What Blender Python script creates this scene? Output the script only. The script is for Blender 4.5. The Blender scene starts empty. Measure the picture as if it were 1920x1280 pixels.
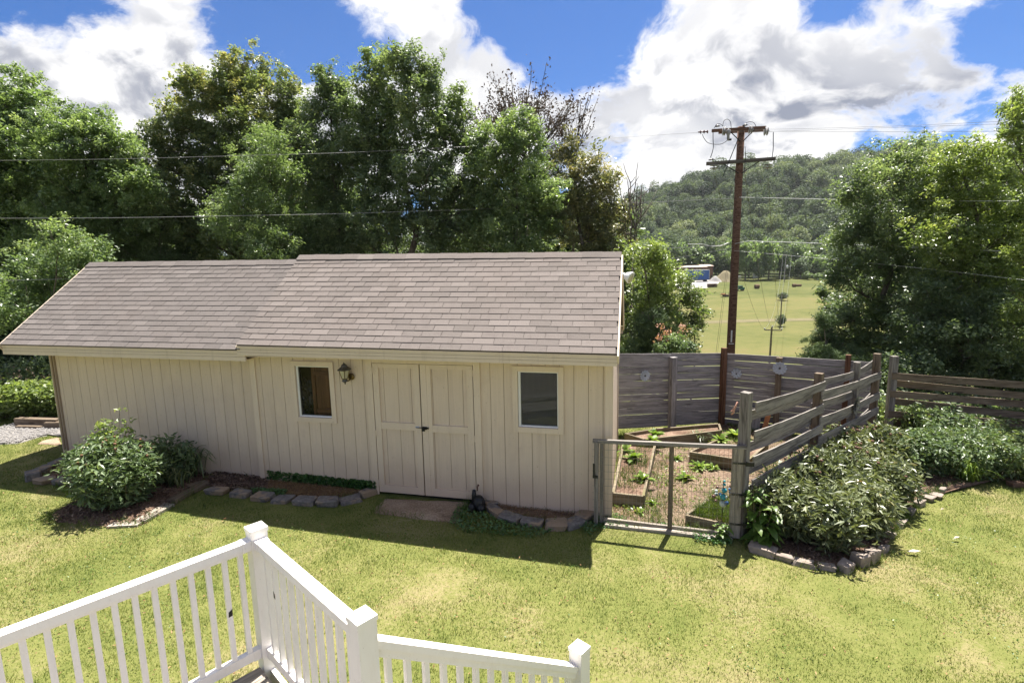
import bpy, bmesh, math, random
import numpy as np
from mathutils import Vector, Matrix

random.seed(7)
RNG = np.random.default_rng(7)
SC = bpy.context.scene
COL = SC.collection

# ------------------------------------------------------------------ camera
FPX = 980.0
PITCH = math.atan(146 / 980.0)
ROLL = math.atan(135 / 6560.0)
CAM = np.array([0.0, 0.0, 3.2])
_F = np.array([0, math.cos(PITCH), -math.sin(PITCH)])
_U0 = np.array([0, math.sin(PITCH), math.cos(PITCH)])
_R0 = np.array([1.0, 0, 0])
_R = math.cos(ROLL) * _R0 - math.sin(ROLL) * _U0
_U = math.sin(ROLL) * _R0 + math.cos(ROLL) * _U0
cam_data = bpy.data.cameras.new("camera")
cam_data.sensor_fit = 'HORIZONTAL'
cam_data.sensor_width = 36.0
cam_data.lens = FPX / 1920 * 36
cam_data.clip_start = 0.05
cam_data.clip_end = 6000
cam = bpy.data.objects.new("camera", cam_data)
COL.objects.link(cam)
cam.matrix_world = Matrix(((_R[0], _U[0], -_F[0], CAM[0]), (_R[1], _U[1], -_F[1], CAM[1]),
                           (_R[2], _U[2], -_F[2], CAM[2]), (0, 0, 0, 1)))
SC.camera = cam

SUN_EL = math.radians(68)
SUN_AZ = (0.5, 0.866)                     # horizontal direction towards the sun
SKY_STRENGTH = 0.085
SUN_STRENGTH = 4.9
EXPOSURE = 1.60
HAZE = 0.00007
CLOUD_LIT = (0.375, 0.372, 0.370)
CLOUD_SHADE = (0.100, 0.110, 0.142)
SKY_TINT = (0.160, 0.300, 0.505)


def ray(x, y):
    return _F + _R * ((x - 960) / FPX) - _U * ((y - 640) / FPX)


def at(x, y, Y):
    """survey helper: the world point seen at photo pixel (x, y) at distance Y"""
    d = ray(x, y)
    return CAM + d * (Y / d[1])


def atz(x, y, z):
    d = ray(x, y)
    return CAM + d * ((z - CAM[2]) / d[2])


def gnd(x, y):
    """photo pixel -> point on the lawn plane"""
    d = ray(x, y)
    t = -3.64 / (d[2] + 0.02 * d[0])
    return CAM + d * t


# ------------------------------------------------------------------ node helpers
def nn(nt, typ, **kw):
    n = nt.nodes.new(typ)
    for k, v in kw.items():
        if k.startswith('_'):
            setattr(n, k[1:], v)
        else:
            key = int(k[1:]) if k[0] == 'i' and k[1:].isdigit() else k.replace('__', ' ')
            s = n.inputs[key]
            if isinstance(v, bpy.types.NodeSocket):
                nt.links.new(v, s)
            else:
                s.default_value = v
    return n


def math_(nt, op, a, b=None, c=None, clamp=False):
    n = nt.nodes.new('ShaderNodeMath'); n.operation = op; n.use_clamp = clamp
    for i, v in enumerate((a, b, c)):
        if v is None: continue
        if isinstance(v, bpy.types.NodeSocket): nt.links.new(v, n.inputs[i])
        else: n.inputs[i].default_value = v
    return n.outputs[0]


def vmath(nt, op, a, b=None, scale=None):
    n = nt.nodes.new('ShaderNodeVectorMath'); n.operation = op
    for i, v in enumerate((a, b)):
        if v is None: continue
        if isinstance(v, bpy.types.NodeSocket): nt.links.new(v, n.inputs[i])
        else: n.inputs[i].default_value = v
    if scale is not None:
        n.inputs['Scale'].default_value = scale
    return n.outputs[1] if op in ('DISTANCE', 'LENGTH', 'DOT_PRODUCT') else n.outputs[0]


def ramp(nt, fac, stops, interp='LINEAR'):
    n = nt.nodes.new('ShaderNodeValToRGB')
    n.color_ramp.interpolation = interp
    e = n.color_ramp.elements
    while len(e) < len(stops): e.new(0.5)
    for el, (p, c) in zip(e, stops):
        el.position = p
        el.color = (c[0], c[1], c[2], 1) if not isinstance(c, (int, float)) else (c, c, c, 1)
    if isinstance(fac, bpy.types.NodeSocket): nt.links.new(fac, n.inputs[0])
    return n.outputs[0]


def mixc(nt, fac, a, b, blend='MIX'):
    n = nt.nodes.new('ShaderNodeMix'); n.data_type = 'RGBA'; n.blend_type = blend
    for s, v in ((n.inputs[0], fac), (n.inputs[6], a), (n.inputs[7], b)):
        if isinstance(v, bpy.types.NodeSocket): nt.links.new(v, s)
        elif isinstance(v, (int, float)): s.default_value = v
        else: s.default_value = (v[0], v[1], v[2], 1)
    return n.outputs[2]


def maprange(nt, v, a, b, c, d, smooth=False):
    n = nt.nodes.new('ShaderNodeMapRange')
    if smooth: n.interpolation_type = 'SMOOTHSTEP'
    nt.links.new(v, n.inputs[0])
    for i, x in zip((1, 2, 3, 4), (a, b, c, d)): n.inputs[i].default_value = x
    return n.outputs[0]


def noise(nt, vec, scale, detail=4, rough=0.55, dist=0.0, out=0):
    n = nt.nodes.new('ShaderNodeTexNoise')
    if vec is not None: nt.links.new(vec, n.inputs['Vector'])
    n.inputs['Scale'].default_value = scale
    n.inputs['Detail'].default_value = detail
    n.inputs['Roughness'].default_value = rough
    n.inputs['Distortion'].default_value = dist
    return n.outputs[out]


def mapping(nt, vec, scale=(1, 1, 1), loc=(0, 0, 0)):
    n = nt.nodes.new('ShaderNodeMapping')
    nt.links.new(vec, n.inputs[0])
    n.inputs['Scale'].default_value = scale
    n.inputs['Location'].default_value = loc
    return n.outputs[0]


# ------------------------------------------------------------------ world: sky with clouds
world = bpy.data.worlds.new("World")
SC.world = world
world.use_nodes = True
nt = world.node_tree
nt.nodes.clear()
out = nn(nt, 'ShaderNodeOutputWorld')
bg = nn(nt, 'ShaderNodeBackground')
nt.links.new(bg.outputs[0], out.inputs[0])
sky = nn(nt, 'ShaderNodeTexSky')
sky.sky_type = 'NISHITA'
sky.sun_disc = False
sky.sun_elevation = SUN_EL
sky.sun_rotation = math.atan2(SUN_AZ[0], SUN_AZ[1])
sky.altitude = 300
sky.air_density = 1.0
sky.dust_density = 0.6
sky.ozone_density = 2.5
tc = nn(nt, 'ShaderNodeTexCoord')
dirv = tc.outputs['Generated']
sep = nn(nt, 'ShaderNodeSeparateXYZ', i0=dirv)
zc = math_(nt, 'ADD', math_(nt, 'MAXIMUM', sep.outputs[2], 0.0), 0.55)
comb = nn(nt, 'ShaderNodeCombineXYZ', i0=math_(nt, 'DIVIDE', sep.outputs[0], zc), i1=math_(nt, 'DIVIDE', sep.outputs[1], zc), i2=0.0)
pv = comb.outputs[0]


def sky_p(x, y):
    d = ray(x, y); d = d / np.linalg.norm(d)
    k = max(d[2], 0) + 0.55
    return (d[0] / k, d[1] / k, 0.0)


# the cloud field: fractal noise on the cloud layer, thickened or thinned over a few stretches of sky
warp = noise(nt, pv, 3.2, 4, 0.5, out=1)
pw = vmath(nt, 'ADD', pv, vmath(nt, 'SCALE', vmath(nt, 'SUBTRACT', warp, (0.5, 0.5, 0.5)), scale=0.20))
n_big = noise(nt, pw, 3.0, 12, 0.58)
n_fine = noise(nt, pw, 10.0, 10, 0.66)
dens = math_(nt, 'ADD', math_(nt, 'MULTIPLY', n_big, 0.66), math_(nt, 'MULTIPLY', n_fine, 0.34))
dens = math_(nt, 'MULTIPLY_ADD', math_(nt, 'SUBTRACT', dens, 0.5), 1.55, 0.5)
BUMPS = [  # x, y, reach in px, weight
    (60, 150, 120, .12), (290, 95, 110, .14), (180, 180, 130, .12), (335, 0, 45, .10), (40, 20, 110, -.14), (175, 40, 60, -.10), (130, 90, 40, -.06),
    (560, 60, 120, -.16), (470, 10, 90, -.12), (650, 130, 60, -.10), (580, 200, 60, .08),
    (770, 60, 100, .13), (870, 170, 110, .13), (960, 40, 75, -.19), (1075, 60, 85, -.20), (1020, 130, 65, -.14), (900, 20, 50, -.07), (1090, 160, 45, -.05),
    (1180, 200, 130, .11), (1400, 90, 170, .12), (1290, 20, 110, .09), (1650, 190, 170, .08), (1480, 230, 180, .06), (1790, 70, 70, .06),
    (1580, 12, 65, -.20), (1890, 60, 80, -.22), (1690, 85, 60, -.16), (1500, 110, 45, -.08), (1180, 60, 50, -.08), (1880, 200, 110, .07), (1230, 290, 110, .05), (270, 270, 130, .12), (600, 260, 130, .12), (800, 290, 130, .10), (1000, 250, 120, .10), (1560, 60, 60, -.03)]
for bx_, by_, br_, bw_ in BUMPS:
    c0 = sky_p(bx_, by_); c1 = sky_p(bx_ + br_, by_); c2 = sky_p(bx_, by_ + br_ * .8)
    rr = 0.5 * (np.hypot(c1[0] - c0[0], c1[1] - c0[1]) + np.hypot(c2[0] - c0[0], c2[1] - c0[1]))
    dd = vmath(nt, 'DISTANCE', pw, c0)
    dens = math_(nt, 'ADD', dens, maprange(nt, dd, 0.0, float(rr) * 1.9, bw_, 0.0, True))
dens = math_(nt, 'ADD', dens, maprange(nt, sep.outputs[2], 0.04, 0.42, 0.075, 0.0, True))
alpha = maprange(nt, dens, 0.455, 0.615, 0.0, 1.0, True)
# grey undersides: where the layer is thicker on the sunward side the light is cut off
SH = 0.055
pv2 = vmath(nt, 'ADD', pw, (SUN_AZ[0] * SH, SUN_AZ[1] * SH, 0))
n_s1 = noise(nt, pw, 4.2, 8, 0.55)
n_s2 = noise(nt, pv2, 4.2, 8, 0.55)
n_lo = noise(nt, pw, 2.0, 3, 0.5)
grad = math_(nt, 'SUBTRACT', n_s2, n_s1)
thick = maprange(nt, dens, 0.50, 0.62, 0.0, 1.0, True)
shade = math_(nt, 'MULTIPLY', maprange(nt, grad, -0.05, 0.09, 0.0, 1.0, True), maprange(nt, n_lo, 0.38, 0.58, 0.40, 1.0, True))
shade = math_(nt, 'ADD', shade, maprange(nt, n_s1, 0.50, 0.70, 0.0, 0.55, True))
lowz = maprange(nt, sep.outputs[2], 0.24, 0.52, 1.0, 0.30, True)
shade = math_(nt, 'MINIMUM', math_(nt, 'MULTIPLY', math_(nt, 'MULTIPLY', shade, lowz), thick), 1.0)
ccol = mixc(nt, shade, CLOUD_LIT, CLOUD_SHADE)
skyc = vmath(nt, 'SCALE', sky.outputs[0], scale=SKY_STRENGTH)
skyc = vmath(nt, 'MULTIPLY', skyc, SKY_TINT)
fin = mixc(nt, alpha, skyc, ccol)
fin = mixc(nt, maprange(nt, sep.outputs[2], -0.03, 0.0, 0.0, 1.0), (0.08, 0.085, 0.06), fin)
nt.links.new(fin, bg.inputs[0])
bg.inputs[1].default_value = 1.0

sun_d = bpy.data.lights.new("sun", 'SUN')
sun_d.energy = SUN_STRENGTH
sun_d.angle = math.radians(0.55)
sun_d.color = (1.0, 0.95, 0.86)
sun = bpy.data.objects.new("sun", sun_d)
COL.objects.link(sun)
sdir = Vector((SUN_AZ[0] * math.cos(SUN_EL), SUN_AZ[1] * math.cos(SUN_EL), math.sin(SUN_EL)))
sun.rotation_euler = sdir.to_track_quat('Z', 'Y').to_euler()
sun.location = (0, 0, 40)

SC.view_settings.view_transform = 'Standard'
SC.view_settings.look = 'None'
SC.view_settings.exposure = EXPOSURE
SC.view_settings.gamma = 1.0
SC.cycles.max_bounces = 8
SC.cycles.diffuse_bounces = 6
SC.cycles.transmission_bounces = 6
SC.cycles.transparent_max_bounces = 8
SC.cycles.use_adaptive_sampling = True
SC.cycles.adaptive_threshold = 0.012
SC.cycles.use_denoising = True
SC.cycles.sample_clamp_indirect = 8

# ------------------------------------------------------------------ materials
MATS = {}


def new_mat(name):
    m = bpy.data.materials.new(name)
    m.use_nodes = True
    t = m.node_tree
    t.nodes.clear()
    o = nn(t, 'ShaderNodeOutputMaterial')
    b = nn(t, 'ShaderNodeBsdfPrincipled')
    t.links.new(b.outputs[0], o.inputs[0])
    MATS[name] = m
    return m, t, b, o


def bump(t, b, h, strength, dist):
    n = nn(t, 'ShaderNodeBump', Strength=strength, Distance=dist, Height=h)
    t.links.new(n.outputs[0], b.inputs['Normal'])


def plain(name, col, rough=0.6, metal=0.0, var=0.12, nscale=12, spec=0.4, bmp=0.0):
    m, t, b, o = new_mat(name)
    tc = nn(t, 'ShaderNodeTexCoord')
    f = noise(t, tc.outputs['Object'], nscale, 5, 0.6)
    c = mixc(t, f, [v * (1 - var) for v in col], [min(1, v * (1 + var)) for v in col])
    t.links.new(c, b.inputs['Base Color'])
    b.inputs['Roughness'].default_value = rough
    b.inputs['Metallic'].default_value = metal
    b.inputs['Specular IOR Level'].default_value = spec
    if bmp: bump(t, b, f, bmp, 0.01)
    return m


def paint(name, col, grain=(3, 60, 60), dirt=0.25, rough=0.65, rnd=0.05, bstr=0.35):
    """painted wood: faint grain along local x, worn and dusty patches"""
    m, t, b, o = new_mat(name)
    tc = nn(t, 'ShaderNodeTexCoord')
    geo = nn(t, 'ShaderNodeNewGeometry')
    oi = nn(t, 'ShaderNodeObjectInfo')
    off = nn(t, 'ShaderNodeCombineXYZ', i0=math_(t, 'MULTIPLY', oi.outputs['Random'], 37.0), i1=oi.outputs['Random'], i2=0.0)
    v = vmath(t, 'ADD', tc.outputs['Object'], off.outputs[0])
    g = noise(t, mapping(t, v, grain), 1.0, 5, 0.6)
    big = noise(t, geo.outputs['Position'], 1.6, 5, 0.62, 0.4)
    sep = nn(t, 'ShaderNodeSeparateXYZ', i0=geo.outputs['Position'])
    c = mixc(t, maprange(t, g, 0.3, 0.75, 0, 1), [x * 0.93 for x in col], [x * 1.05 for x in col])
    d = maprange(t, big, 0.5, 0.75, 0, dirt, True)
    c = mixc(t, d, c, [col[0] * 0.80, col[1] * 0.76, col[2] * 0.76])
    # rain splash and soil along the foot of the wall
    foot = maprange(t, math_(t, 'ADD', sep.outputs[2], math_(t, 'MULTIPLY', big, 0.9)), 0.10, 0.85, 0.75, 0.0, True)
    c = mixc(t, foot, c, [col[0] * 0.72, col[1] * 0.66, col[2] * 0.64])
    c = mixc(t, maprange(t, oi.outputs['Random'], 0, 1, 0, rnd * 2), c, [x * 0.8 for x in col])
    stk = noise(t, mapping(t, geo.outputs['Position'], (9, 9, .35)), 1.0, 5, 0.65)
    c = mixc(t, maprange(t, stk, 0.52, 0.74, 0, 0.50, True), c, [col[0] * 0.74, col[1] * 0.72, col[2] * 0.72])
    spk = noise(t, geo.outputs['Position'], 34, 3, 0.6)
    c = mixc(t, maprange(t, spk, 0.66, 0.71, 0, 0.55, True), c, [col[0] * 0.55, col[1] * 0.5, col[2] * 0.46])
    t.links.new(c, b.inputs['Base Color'])
    b.inputs['Roughness'].default_value = rough
    b.inputs['Specular IOR Level'].default_value = 0.3
    bump(t, b, g, bstr, 0.004)
    return m


def wood(name, dark, light, grain=(1.2, 26, 26), rnd=0.5, rough=0.85, moss=None):
    """weathered wood with streaks, knots and checks along local x"""
    m, t, b, o = new_mat(name)
    tc = nn(t, 'ShaderNodeTexCoord')
    oi = nn(t, 'ShaderNodeObjectInfo')
    off = nn(t, 'ShaderNodeCombineXYZ', i0=math_(t, 'MULTIPLY', oi.outputs['Random'], 53.0), i1=math_(t, 'MULTIPLY', oi.outputs['Random'], 11.0), i2=0.0)
    v = vmath(t, 'ADD', tc.outputs['Object'], off.outputs[0])
    wv = vmath(t, 'ADD', v, vmath(t, 'SCALE', noise(t, v, 2.2, 2, 0.5, out=1), scale=0.06))
    g = noise(t, mapping(t, wv, grain), 1.0, 8, 0.65, 0.6)
    g2 = noise(t, mapping(t, wv, (grain[0] * 2, grain[1] * 4, grain[2] * 4)), 1.0, 4, 0.6)
    f = math_(t, 'ADD', math_(t, 'MULTIPLY', g, 0.7), math_(t, 'MULTIPLY', g2, 0.3))
    c = ramp(t, f, [(0.30, [x * 0.45 for x in dark]), (0.42, dark), (0.55, light), (0.72, [min(1, x * 1.25) for x in light])])
    kn = nn(t, 'ShaderNodeTexVoronoi', Vector=mapping(t, v, (1.3, 5.5, 5.5)), Scale=1.0)
    k = maprange(t, kn.outputs['Distance'], 0.06, 0.16, 0.75, 0.0, True)
    c = mixc(t, k, c, [x * 0.35 for x in dark])
    c = mixc(t, maprange(t, oi.outputs['Random'], 0, 1, 0, rnd), c, mixc(t, 0.55, c, dark))
    if moss:
        mo = maprange(t, noise(t, v, 3.0, 5, 0.6), 0.48, 0.68, 0, 0.7, True)
        c = mixc(t, mo, c, moss)
    t.links.new(c, b.inputs['Base Color'])
    b.inputs['Roughness'].default_value = rough
    b.inputs['Specular IOR Level'].default_value = 0.2
    bump(t, b, f, 0.7, 0.006)
    return m


def leafmat(name, stops, transl=0.35, rough=0.36, spec=0.6, patch=0.25):
    """leaves: colour from a per-leaf value and from the clump it belongs to"""
    m, t, b, o = new_mat(name)
    at_ = nn(t, 'ShaderNodeAttribute', _attribute_name='tint')
    geo = nn(t, 'ShaderNodeNewGeometry')
    cl = noise(t, geo.outputs['Position'], 0.7, 3, 0.5)
    ai_ = nn(t, 'ShaderNodeAttribute', _attribute_name='ctint'); ai_.attribute_type = 'INSTANCER'
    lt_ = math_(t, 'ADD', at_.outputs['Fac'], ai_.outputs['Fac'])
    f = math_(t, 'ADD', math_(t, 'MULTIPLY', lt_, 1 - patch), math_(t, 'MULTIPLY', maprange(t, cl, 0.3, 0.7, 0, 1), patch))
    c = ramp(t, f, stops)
    t.links.new(c, b.inputs['Base Color'])
    b.inputs['Roughness'].default_value = rough
    b.inputs['Specular IOR Level'].default_value = spec
    tr = nn(t, 'ShaderNodeBsdfTranslucent')
    tcol = mixc(t, 1.0, c, (1.18, 1.20, 0.62), 'MULTIPLY')
    t.links.new(tcol, tr.inputs[0])
    mx = nn(t, 'ShaderNodeMixShader', i0=transl)
    t.links.new(b.outputs[0], mx.inputs[1])
    t.links.new(tr.outputs[0], mx.inputs[2])
    t.links.new(mx.outputs[0], o.inputs[0])
    return m


SIDING = (0.635, 0.518, 0.410)
paint('siding_paint', SIDING, grain=(2.5, 45, 45), dirt=0.45, rnd=0.14)
paint('groove_paint', (0.30, 0.225, 0.155), dirt=0.3)
paint('trim_paint', (0.655, 0.540, 0.428), dirt=0.35)
paint('fascia_paint', (0.64, 0.535, 0.42), dirt=0.30)
m, t, b, o = new_mat('white_vinyl')
tc = nn(t, 'ShaderNodeTexCoord'); geo = nn(t, 'ShaderNodeNewGeometry')
gf = noise(t, mapping(t, geo.outputs['Position'], (14, 14, 3.5)), 1.0, 6, 0.65)
gs = noise(t, geo.outputs['Position'], 60, 3, 0.6)
c = mixc(t, maprange(t, gf, 0.42, 0.75, 0, 0.35, True), (0.82, 0.785, 0.755), (0.68, 0.63, 0.58))
c = mixc(t, maprange(t, gs, 0.66, 0.74, 0, 0.5, True), c, (0.42, 0.38, 0.33))
t.links.new(c, b.inputs['Base Color']); b.inputs['Roughness'].default_value = 0.42
plain('vinyl_cap', (0.82, 0.79, 0.76), 0.32, 0, 0.02, 5, 0.5)
plain('white_frame', (0.75, 0.75, 0.74), 0.45, 0, 0.06)
plain('dark_metal', (0.025, 0.024, 0.023), 0.45, 0.6, 0.2)
plain('black_plastic', (0.008, 0.008, 0.009), 0.5, 0, 0.2)
plain('brass', (0.16, 0.11, 0.045), 0.42, 0.9, 0.3, 30)
plain('pewter', (0.11, 0.105, 0.10), 0.5, 0.7, 0.25, 30)
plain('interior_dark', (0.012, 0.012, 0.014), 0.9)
wood('cabinet_wood', (0.062, 0.024, 0.012), (0.105, 0.045, 0.022), (1.0, 14, 14), 0.1, 0.5)
plain('insect_screen', (0.035, 0.036, 0.04), 0.55, 0, 0.15, 3)
wood('grey_wood', (0.165, 0.152, 0.152), (0.335, 0.31, 0.305))
wood('fence_wood', (0.115, 0.102, 0.094), (0.26, 0.236, 0.214))
wood('brown_wood', (0.095, 0.070, 0.050), (0.195, 0.150, 0.110))
wood('rust_wood', (0.085, 0.04, 0.022), (0.17, 0.09, 0.055))
wood('bed_wood', (0.11, 0.088, 0.058), (0.23, 0.19, 0.135), moss=(0.12, 0.11, 0.04))
wood('pale_wood', (0.18, 0.155, 0.13), (0.34, 0.30, 0.255))
wood('pole_wood', (0.095, 0.050, 0.034), (0.215, 0.125, 0.085), (0.5, 18, 18), 0.1)
wood('far_wood', (0.09, 0.075, 0.06), (0.16, 0.14, 0.115), (0.4, 8, 8), 0.2)
wood('bark', (0.055, 0.046, 0.038), (0.15, 0.13, 0.11), (4, 4, 1.0), 0.3)
wood('stem_wood', (0.07, 0.06, 0.035), (0.15, 0.12, 0.07), (6, 6, 2.0), 0.3)
plain('porcelain', (0.30, 0.29, 0.28), 0.3, 0, 0.1)
plain('brown_glaze', (0.10, 0.035, 0.025), 0.3, 0, 0.2)
plain('wire_metal', (0.26, 0.26, 0.26), 0.4, 0.5, 0.1, 2)
plain('wire_bright', (0.55, 0.55, 0.54), 0.4, 0.2, 0.1, 2)
plain('cable_black', (0.03, 0.03, 0.032), 0.5, 0, 0.1)
plain('mesh_wire', (0.22, 0.21, 0.20), 0.5, 0.6, 0.3, 4)
plain('galvanised', (0.46, 0.49, 0.54), 0.45, 0.1, 0.2, 25)
plain('terracotta', (0.42, 0.17, 0.07), 0.8, 0, 0.2)
plain('rope_pink', (0.42, 0.22, 0.16), 0.8, 0, 0.2)
plain('glass_teal', (0.015, 0.28, 0.36), 0.12, 0, 0.25, 30, 0.7)
plain('glass_blue', (0.03, 0.09, 0.24), 0.12, 0, 0.25, 30, 0.7)
plain('glass_pale', (0.42, 0.50, 0.48), 0.15, 0, 0.15, 30, 0.7)
plain('glass_brown', (0.12, 0.06, 0.05), 0.15, 0, 0.2, 30, 0.7)
plain('white_light', (0.72, 0.72, 0.70), 0.4)
plain('blue_steel', (0.025, 0.085, 0.27), 0.5, 0, 0.15, 1)
plain('pale_steel', (0.55, 0.56, 0.56), 0.5, 0, 0.1, 1)
plain('green_paint', (0.02, 0.12, 0.07), 0.4, 0, 0.1, 1)
plain('rusty_steel', (0.14, 0.075, 0.05), 0.8, 0, 0.4, 1.5)
plain('pink_roof', (0.42, 0.32, 0.27), 0.8, 0, 0.2, .3)
plain('tyre', (0.02, 0.02, 0.02), 0.9)
plain('roof_felt', (0.06, 0.05, 0.046), 0.9)
plain('hay', (0.11, 0.065, 0.04), 0.95, 0, 0.35, 3)
plain('rock', (0.25, 0.205, 0.175), 0.9, 0, 0.5, 14, 0.3, 0.8)
plain('grey_gravel', (0.235, 0.222, 0.215), 0.9, 0, 0.25, 40)
plain('far_gravel', (0.27, 0.258, 0.25), 0.9, 0, 0.12, .3)
plain('dirt', (0.15, 0.125, 0.07), 0.95, 0, 0.3, .8)
plain('pale_leaf', (0.62, 0.55, 0.45), 0.8, 0, 0.2, 30)
plain('dead_leaf', (0.16, 0.085, 0.045), 0.8, 0, 0.3, 30)

# edging stone with a lichen-brown half
m, t, b, o = new_mat('edge_stone')
tc = nn(t, 'ShaderNodeTexCoord'); oi = nn(t, 'ShaderNodeObjectInfo')
v = vmath(t, 'ADD', tc.outputs['Object'], vmath(t, 'SCALE', nn(t, 'ShaderNodeCombineXYZ', i0=oi.outputs['Random'], i1=oi.outputs['Random'], i2=0.0).outputs[0], scale=31.0))
f = noise(t, v, 16, 7, 0.65)
c = ramp(t, f, [(0.3, (0.075, 0.068, 0.066)), (0.55, (0.15, 0.136, 0.128)), (0.75, (0.25, 0.225, 0.205))])
f2 = maprange(t, math_(t, 'ADD', noise(t, v, 4, 4, 0.6), math_(t, 'MULTIPLY', oi.outputs['Random'], 0.25)), 0.60, 0.72, 0, 0.8, True)
c = mixc(t, f2, c, (0.27, 0.19, 0.12))
t.links.new(c, b.inputs['Base Color']); b.inputs['Roughness'].default_value = 0.9
bump(t, b, f, 0.9, 0.01)

# asphalt shingle: granules, tone differs shingle by shingle, algae streaks
m, t, b, o = new_mat('shingle')
tc = nn(t, 'ShaderNodeTexCoord'); oi = nn(t, 'ShaderNodeObjectInfo'); geo = nn(t, 'ShaderNodeNewGeometry')
ta = nn(t, 'ShaderNodeAttribute', _attribute_name='tint')
r = math_(t, 'FRACT', math_(t, 'ADD', ta.outputs['Fac'], oi.outputs['Random']))
gran = noise(t, geo.outputs['Position'], 210, 3, 0.7)
c = ramp(t, r, [(0.0, (0.098, 0.081, 0.074)), (0.25, (0.119, 0.099, 0.091)), (0.75, (0.135, 0.112, 0.103)), (1.0, (0.165, 0.139, 0.128))])
c = mixc(t, maprange(t, gran, 0.3, 0.7, 0.0, 1.0), mixc(t, 0.3, c, (0.08, 0.065, 0.06)), mixc(t, 0.22, c, (0.5, 0.46, 0.42)))
st = noise(t, mapping(t, geo.outputs['Position'], (0.9, 0.9, 0.9)), 1.0, 5, 0.6)
c = mixc(t, maprange(t, st, 0.45, 0.7, 0, 0.30, True), c, (0.16, 0.13, 0.115))
# the wing was roofed with a greyer batch
sxx = vmath(t, 'DOT_PRODUCT', geo.outputs['Position'], (0.973, -0.229, 0.0))
c = mixc(t, maprange(t, sxx, -6.02, -6.00, 0.55, 0.0), c, mixc(t, 1.0, c, (0.76, 0.79, 0.82), 'MULTIPLY'))
stv = noise(t, mapping(t, geo.outputs['Position'], (5, 5, .5)), 1.0, 5, 0.6)
c = mixc(t, maprange(t, stv, 0.5, 0.72, 0, 0.28, True), c, mixc(t, 1.0, c, (0.62, 0.60, 0.60), 'MULTIPLY'))
t.links.new(c, b.inputs['Base Color']); b.inputs['Roughness'].default_value = 0.95
b.inputs['Specular IOR Level'].default_value = 0.2
bump(t, b, gran, 0.6, 0.003)

# window glass: a clear pane over the dark inside
m, t, b, o = new_mat('window_glass')
b.inputs['Base Color'].default_value = (1, 1, 1, 1)
b.inputs['Roughness'].default_value = 0.02
b.inputs['Transmission Weight'].default_value = 1.0
b.inputs['IOR'].default_value = 1.16
m, t, b, o = new_mat('lamp_glass')
b.inputs['Base Color'].default_value = (0.62, 0.58, 0.42, 1)
b.inputs['Roughness'].default_value = 0.25
b.inputs['Transmission Weight'].default_value = 0.35
m, t, b, o = new_mat('plastic_film')
b.inputs['Base Color'].default_value = (0.035, 0.038, 0.05, 1)
b.inputs['Roughness'].default_value = 0.25

# leaves
leafmat('leaf_fresh', [(0.0, (0.075, 0.116, 0.053)), (0.45, (0.160, 0.233, 0.102)), (0.8, (0.270, 0.347, 0.165)), (1.0, (0.443, 0.501, 0.304))], 0.50)
leafmat('leaf_dark', [(0.0, (0.066, 0.102, 0.058)), (0.5, (0.143, 0.198, 0.102)), (0.85, (0.247, 0.311, 0.161)), (1.0, (0.460, 0.480, 0.273))], 0.48)
leafmat('leaf_oak', [(0.0, (0.070, 0.102, 0.050)), (0.5, (0.152, 0.201, 0.090)), (0.8, (0.304, 0.316, 0.144)), (1.0, (0.548, 0.461, 0.210))], 0.48)
leafmat('leaf_tan', [(0.0, (0.079, 0.095, 0.053)), (0.5, (0.191, 0.206, 0.102)), (0.8, (0.330, 0.292, 0.150)), (1.0, (0.475, 0.370, 0.217))], 0.40)
leafmat('leaf_silver', [(0.0, (0.089, 0.124, 0.068)), (0.5, (0.158, 0.214, 0.109)), (0.85, (0.247, 0.303, 0.172)), (1.0, (0.383, 0.440, 0.310))], 0.42, 0.35, 0.6)
leafmat('leaf_lime', [(0.0, (0.096, 0.138, 0.048)), (0.45, (0.184, 0.247, 0.081)), (0.8, (0.293, 0.352, 0.127)), (1.0, (0.463, 0.464, 0.196))], 0.50)
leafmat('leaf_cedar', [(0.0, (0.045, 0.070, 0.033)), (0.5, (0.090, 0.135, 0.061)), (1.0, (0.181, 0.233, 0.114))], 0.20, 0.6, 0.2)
leafmat('leaf_peony', [(0.0, (0.058, 0.091, 0.041)), (0.5, (0.124, 0.184, 0.078)), (0.85, (0.209, 0.263, 0.129)), (0.97, (0.288, 0.331, 0.164)), (1.0, (0.578, 0.512, 0.144))], 0.32, 0.40, 0.55)
leafmat('leaf_peony_grey', [(0.0, (0.069, 0.087, 0.041)), (0.5, (0.144, 0.172, 0.078)), (0.8, (0.218, 0.236, 0.109)), (0.95, (0.276, 0.230, 0.098)), (1.0, (0.253, 0.103, 0.046))], 0.28, 0.38, 0.6)
leafmat('leaf_weed', [(0.0, (0.084, 0.150, 0.024)), (0.5, (0.168, 0.263, 0.042)), (1.0, (0.312, 0.375, 0.072))], 0.40)
leafmat('leaf_big', [(0.0, (0.062, 0.121, 0.024)), (0.6, (0.116, 0.196, 0.037)), (1.0, (0.205, 0.276, 0.068))], 0.40, 0.4, 0.5)
leafmat('leaf_clover', [(0.0, (0.027, 0.072, 0.018)), (0.6, (0.060, 0.138, 0.033)), (1.0, (0.112, 0.217, 0.053))], 0.25)
leafmat('leaf_dead', [(0.0, (0.06, 0.035, 0.025)), (0.5, (0.13, 0.085, 0.065)), (0.9, (0.24, 0.17, 0.12)), (1.0, (0.42, 0.34, 0.27))], 0.05, 0.8, 0.2)
leafmat('leaf_straw', [(0.0, (0.12, 0.065, 0.03)), (0.5, (0.24, 0.145, 0.07)), (1.0, (0.38, 0.27, 0.14))], 0.05, 0.8, 0.2)
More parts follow.
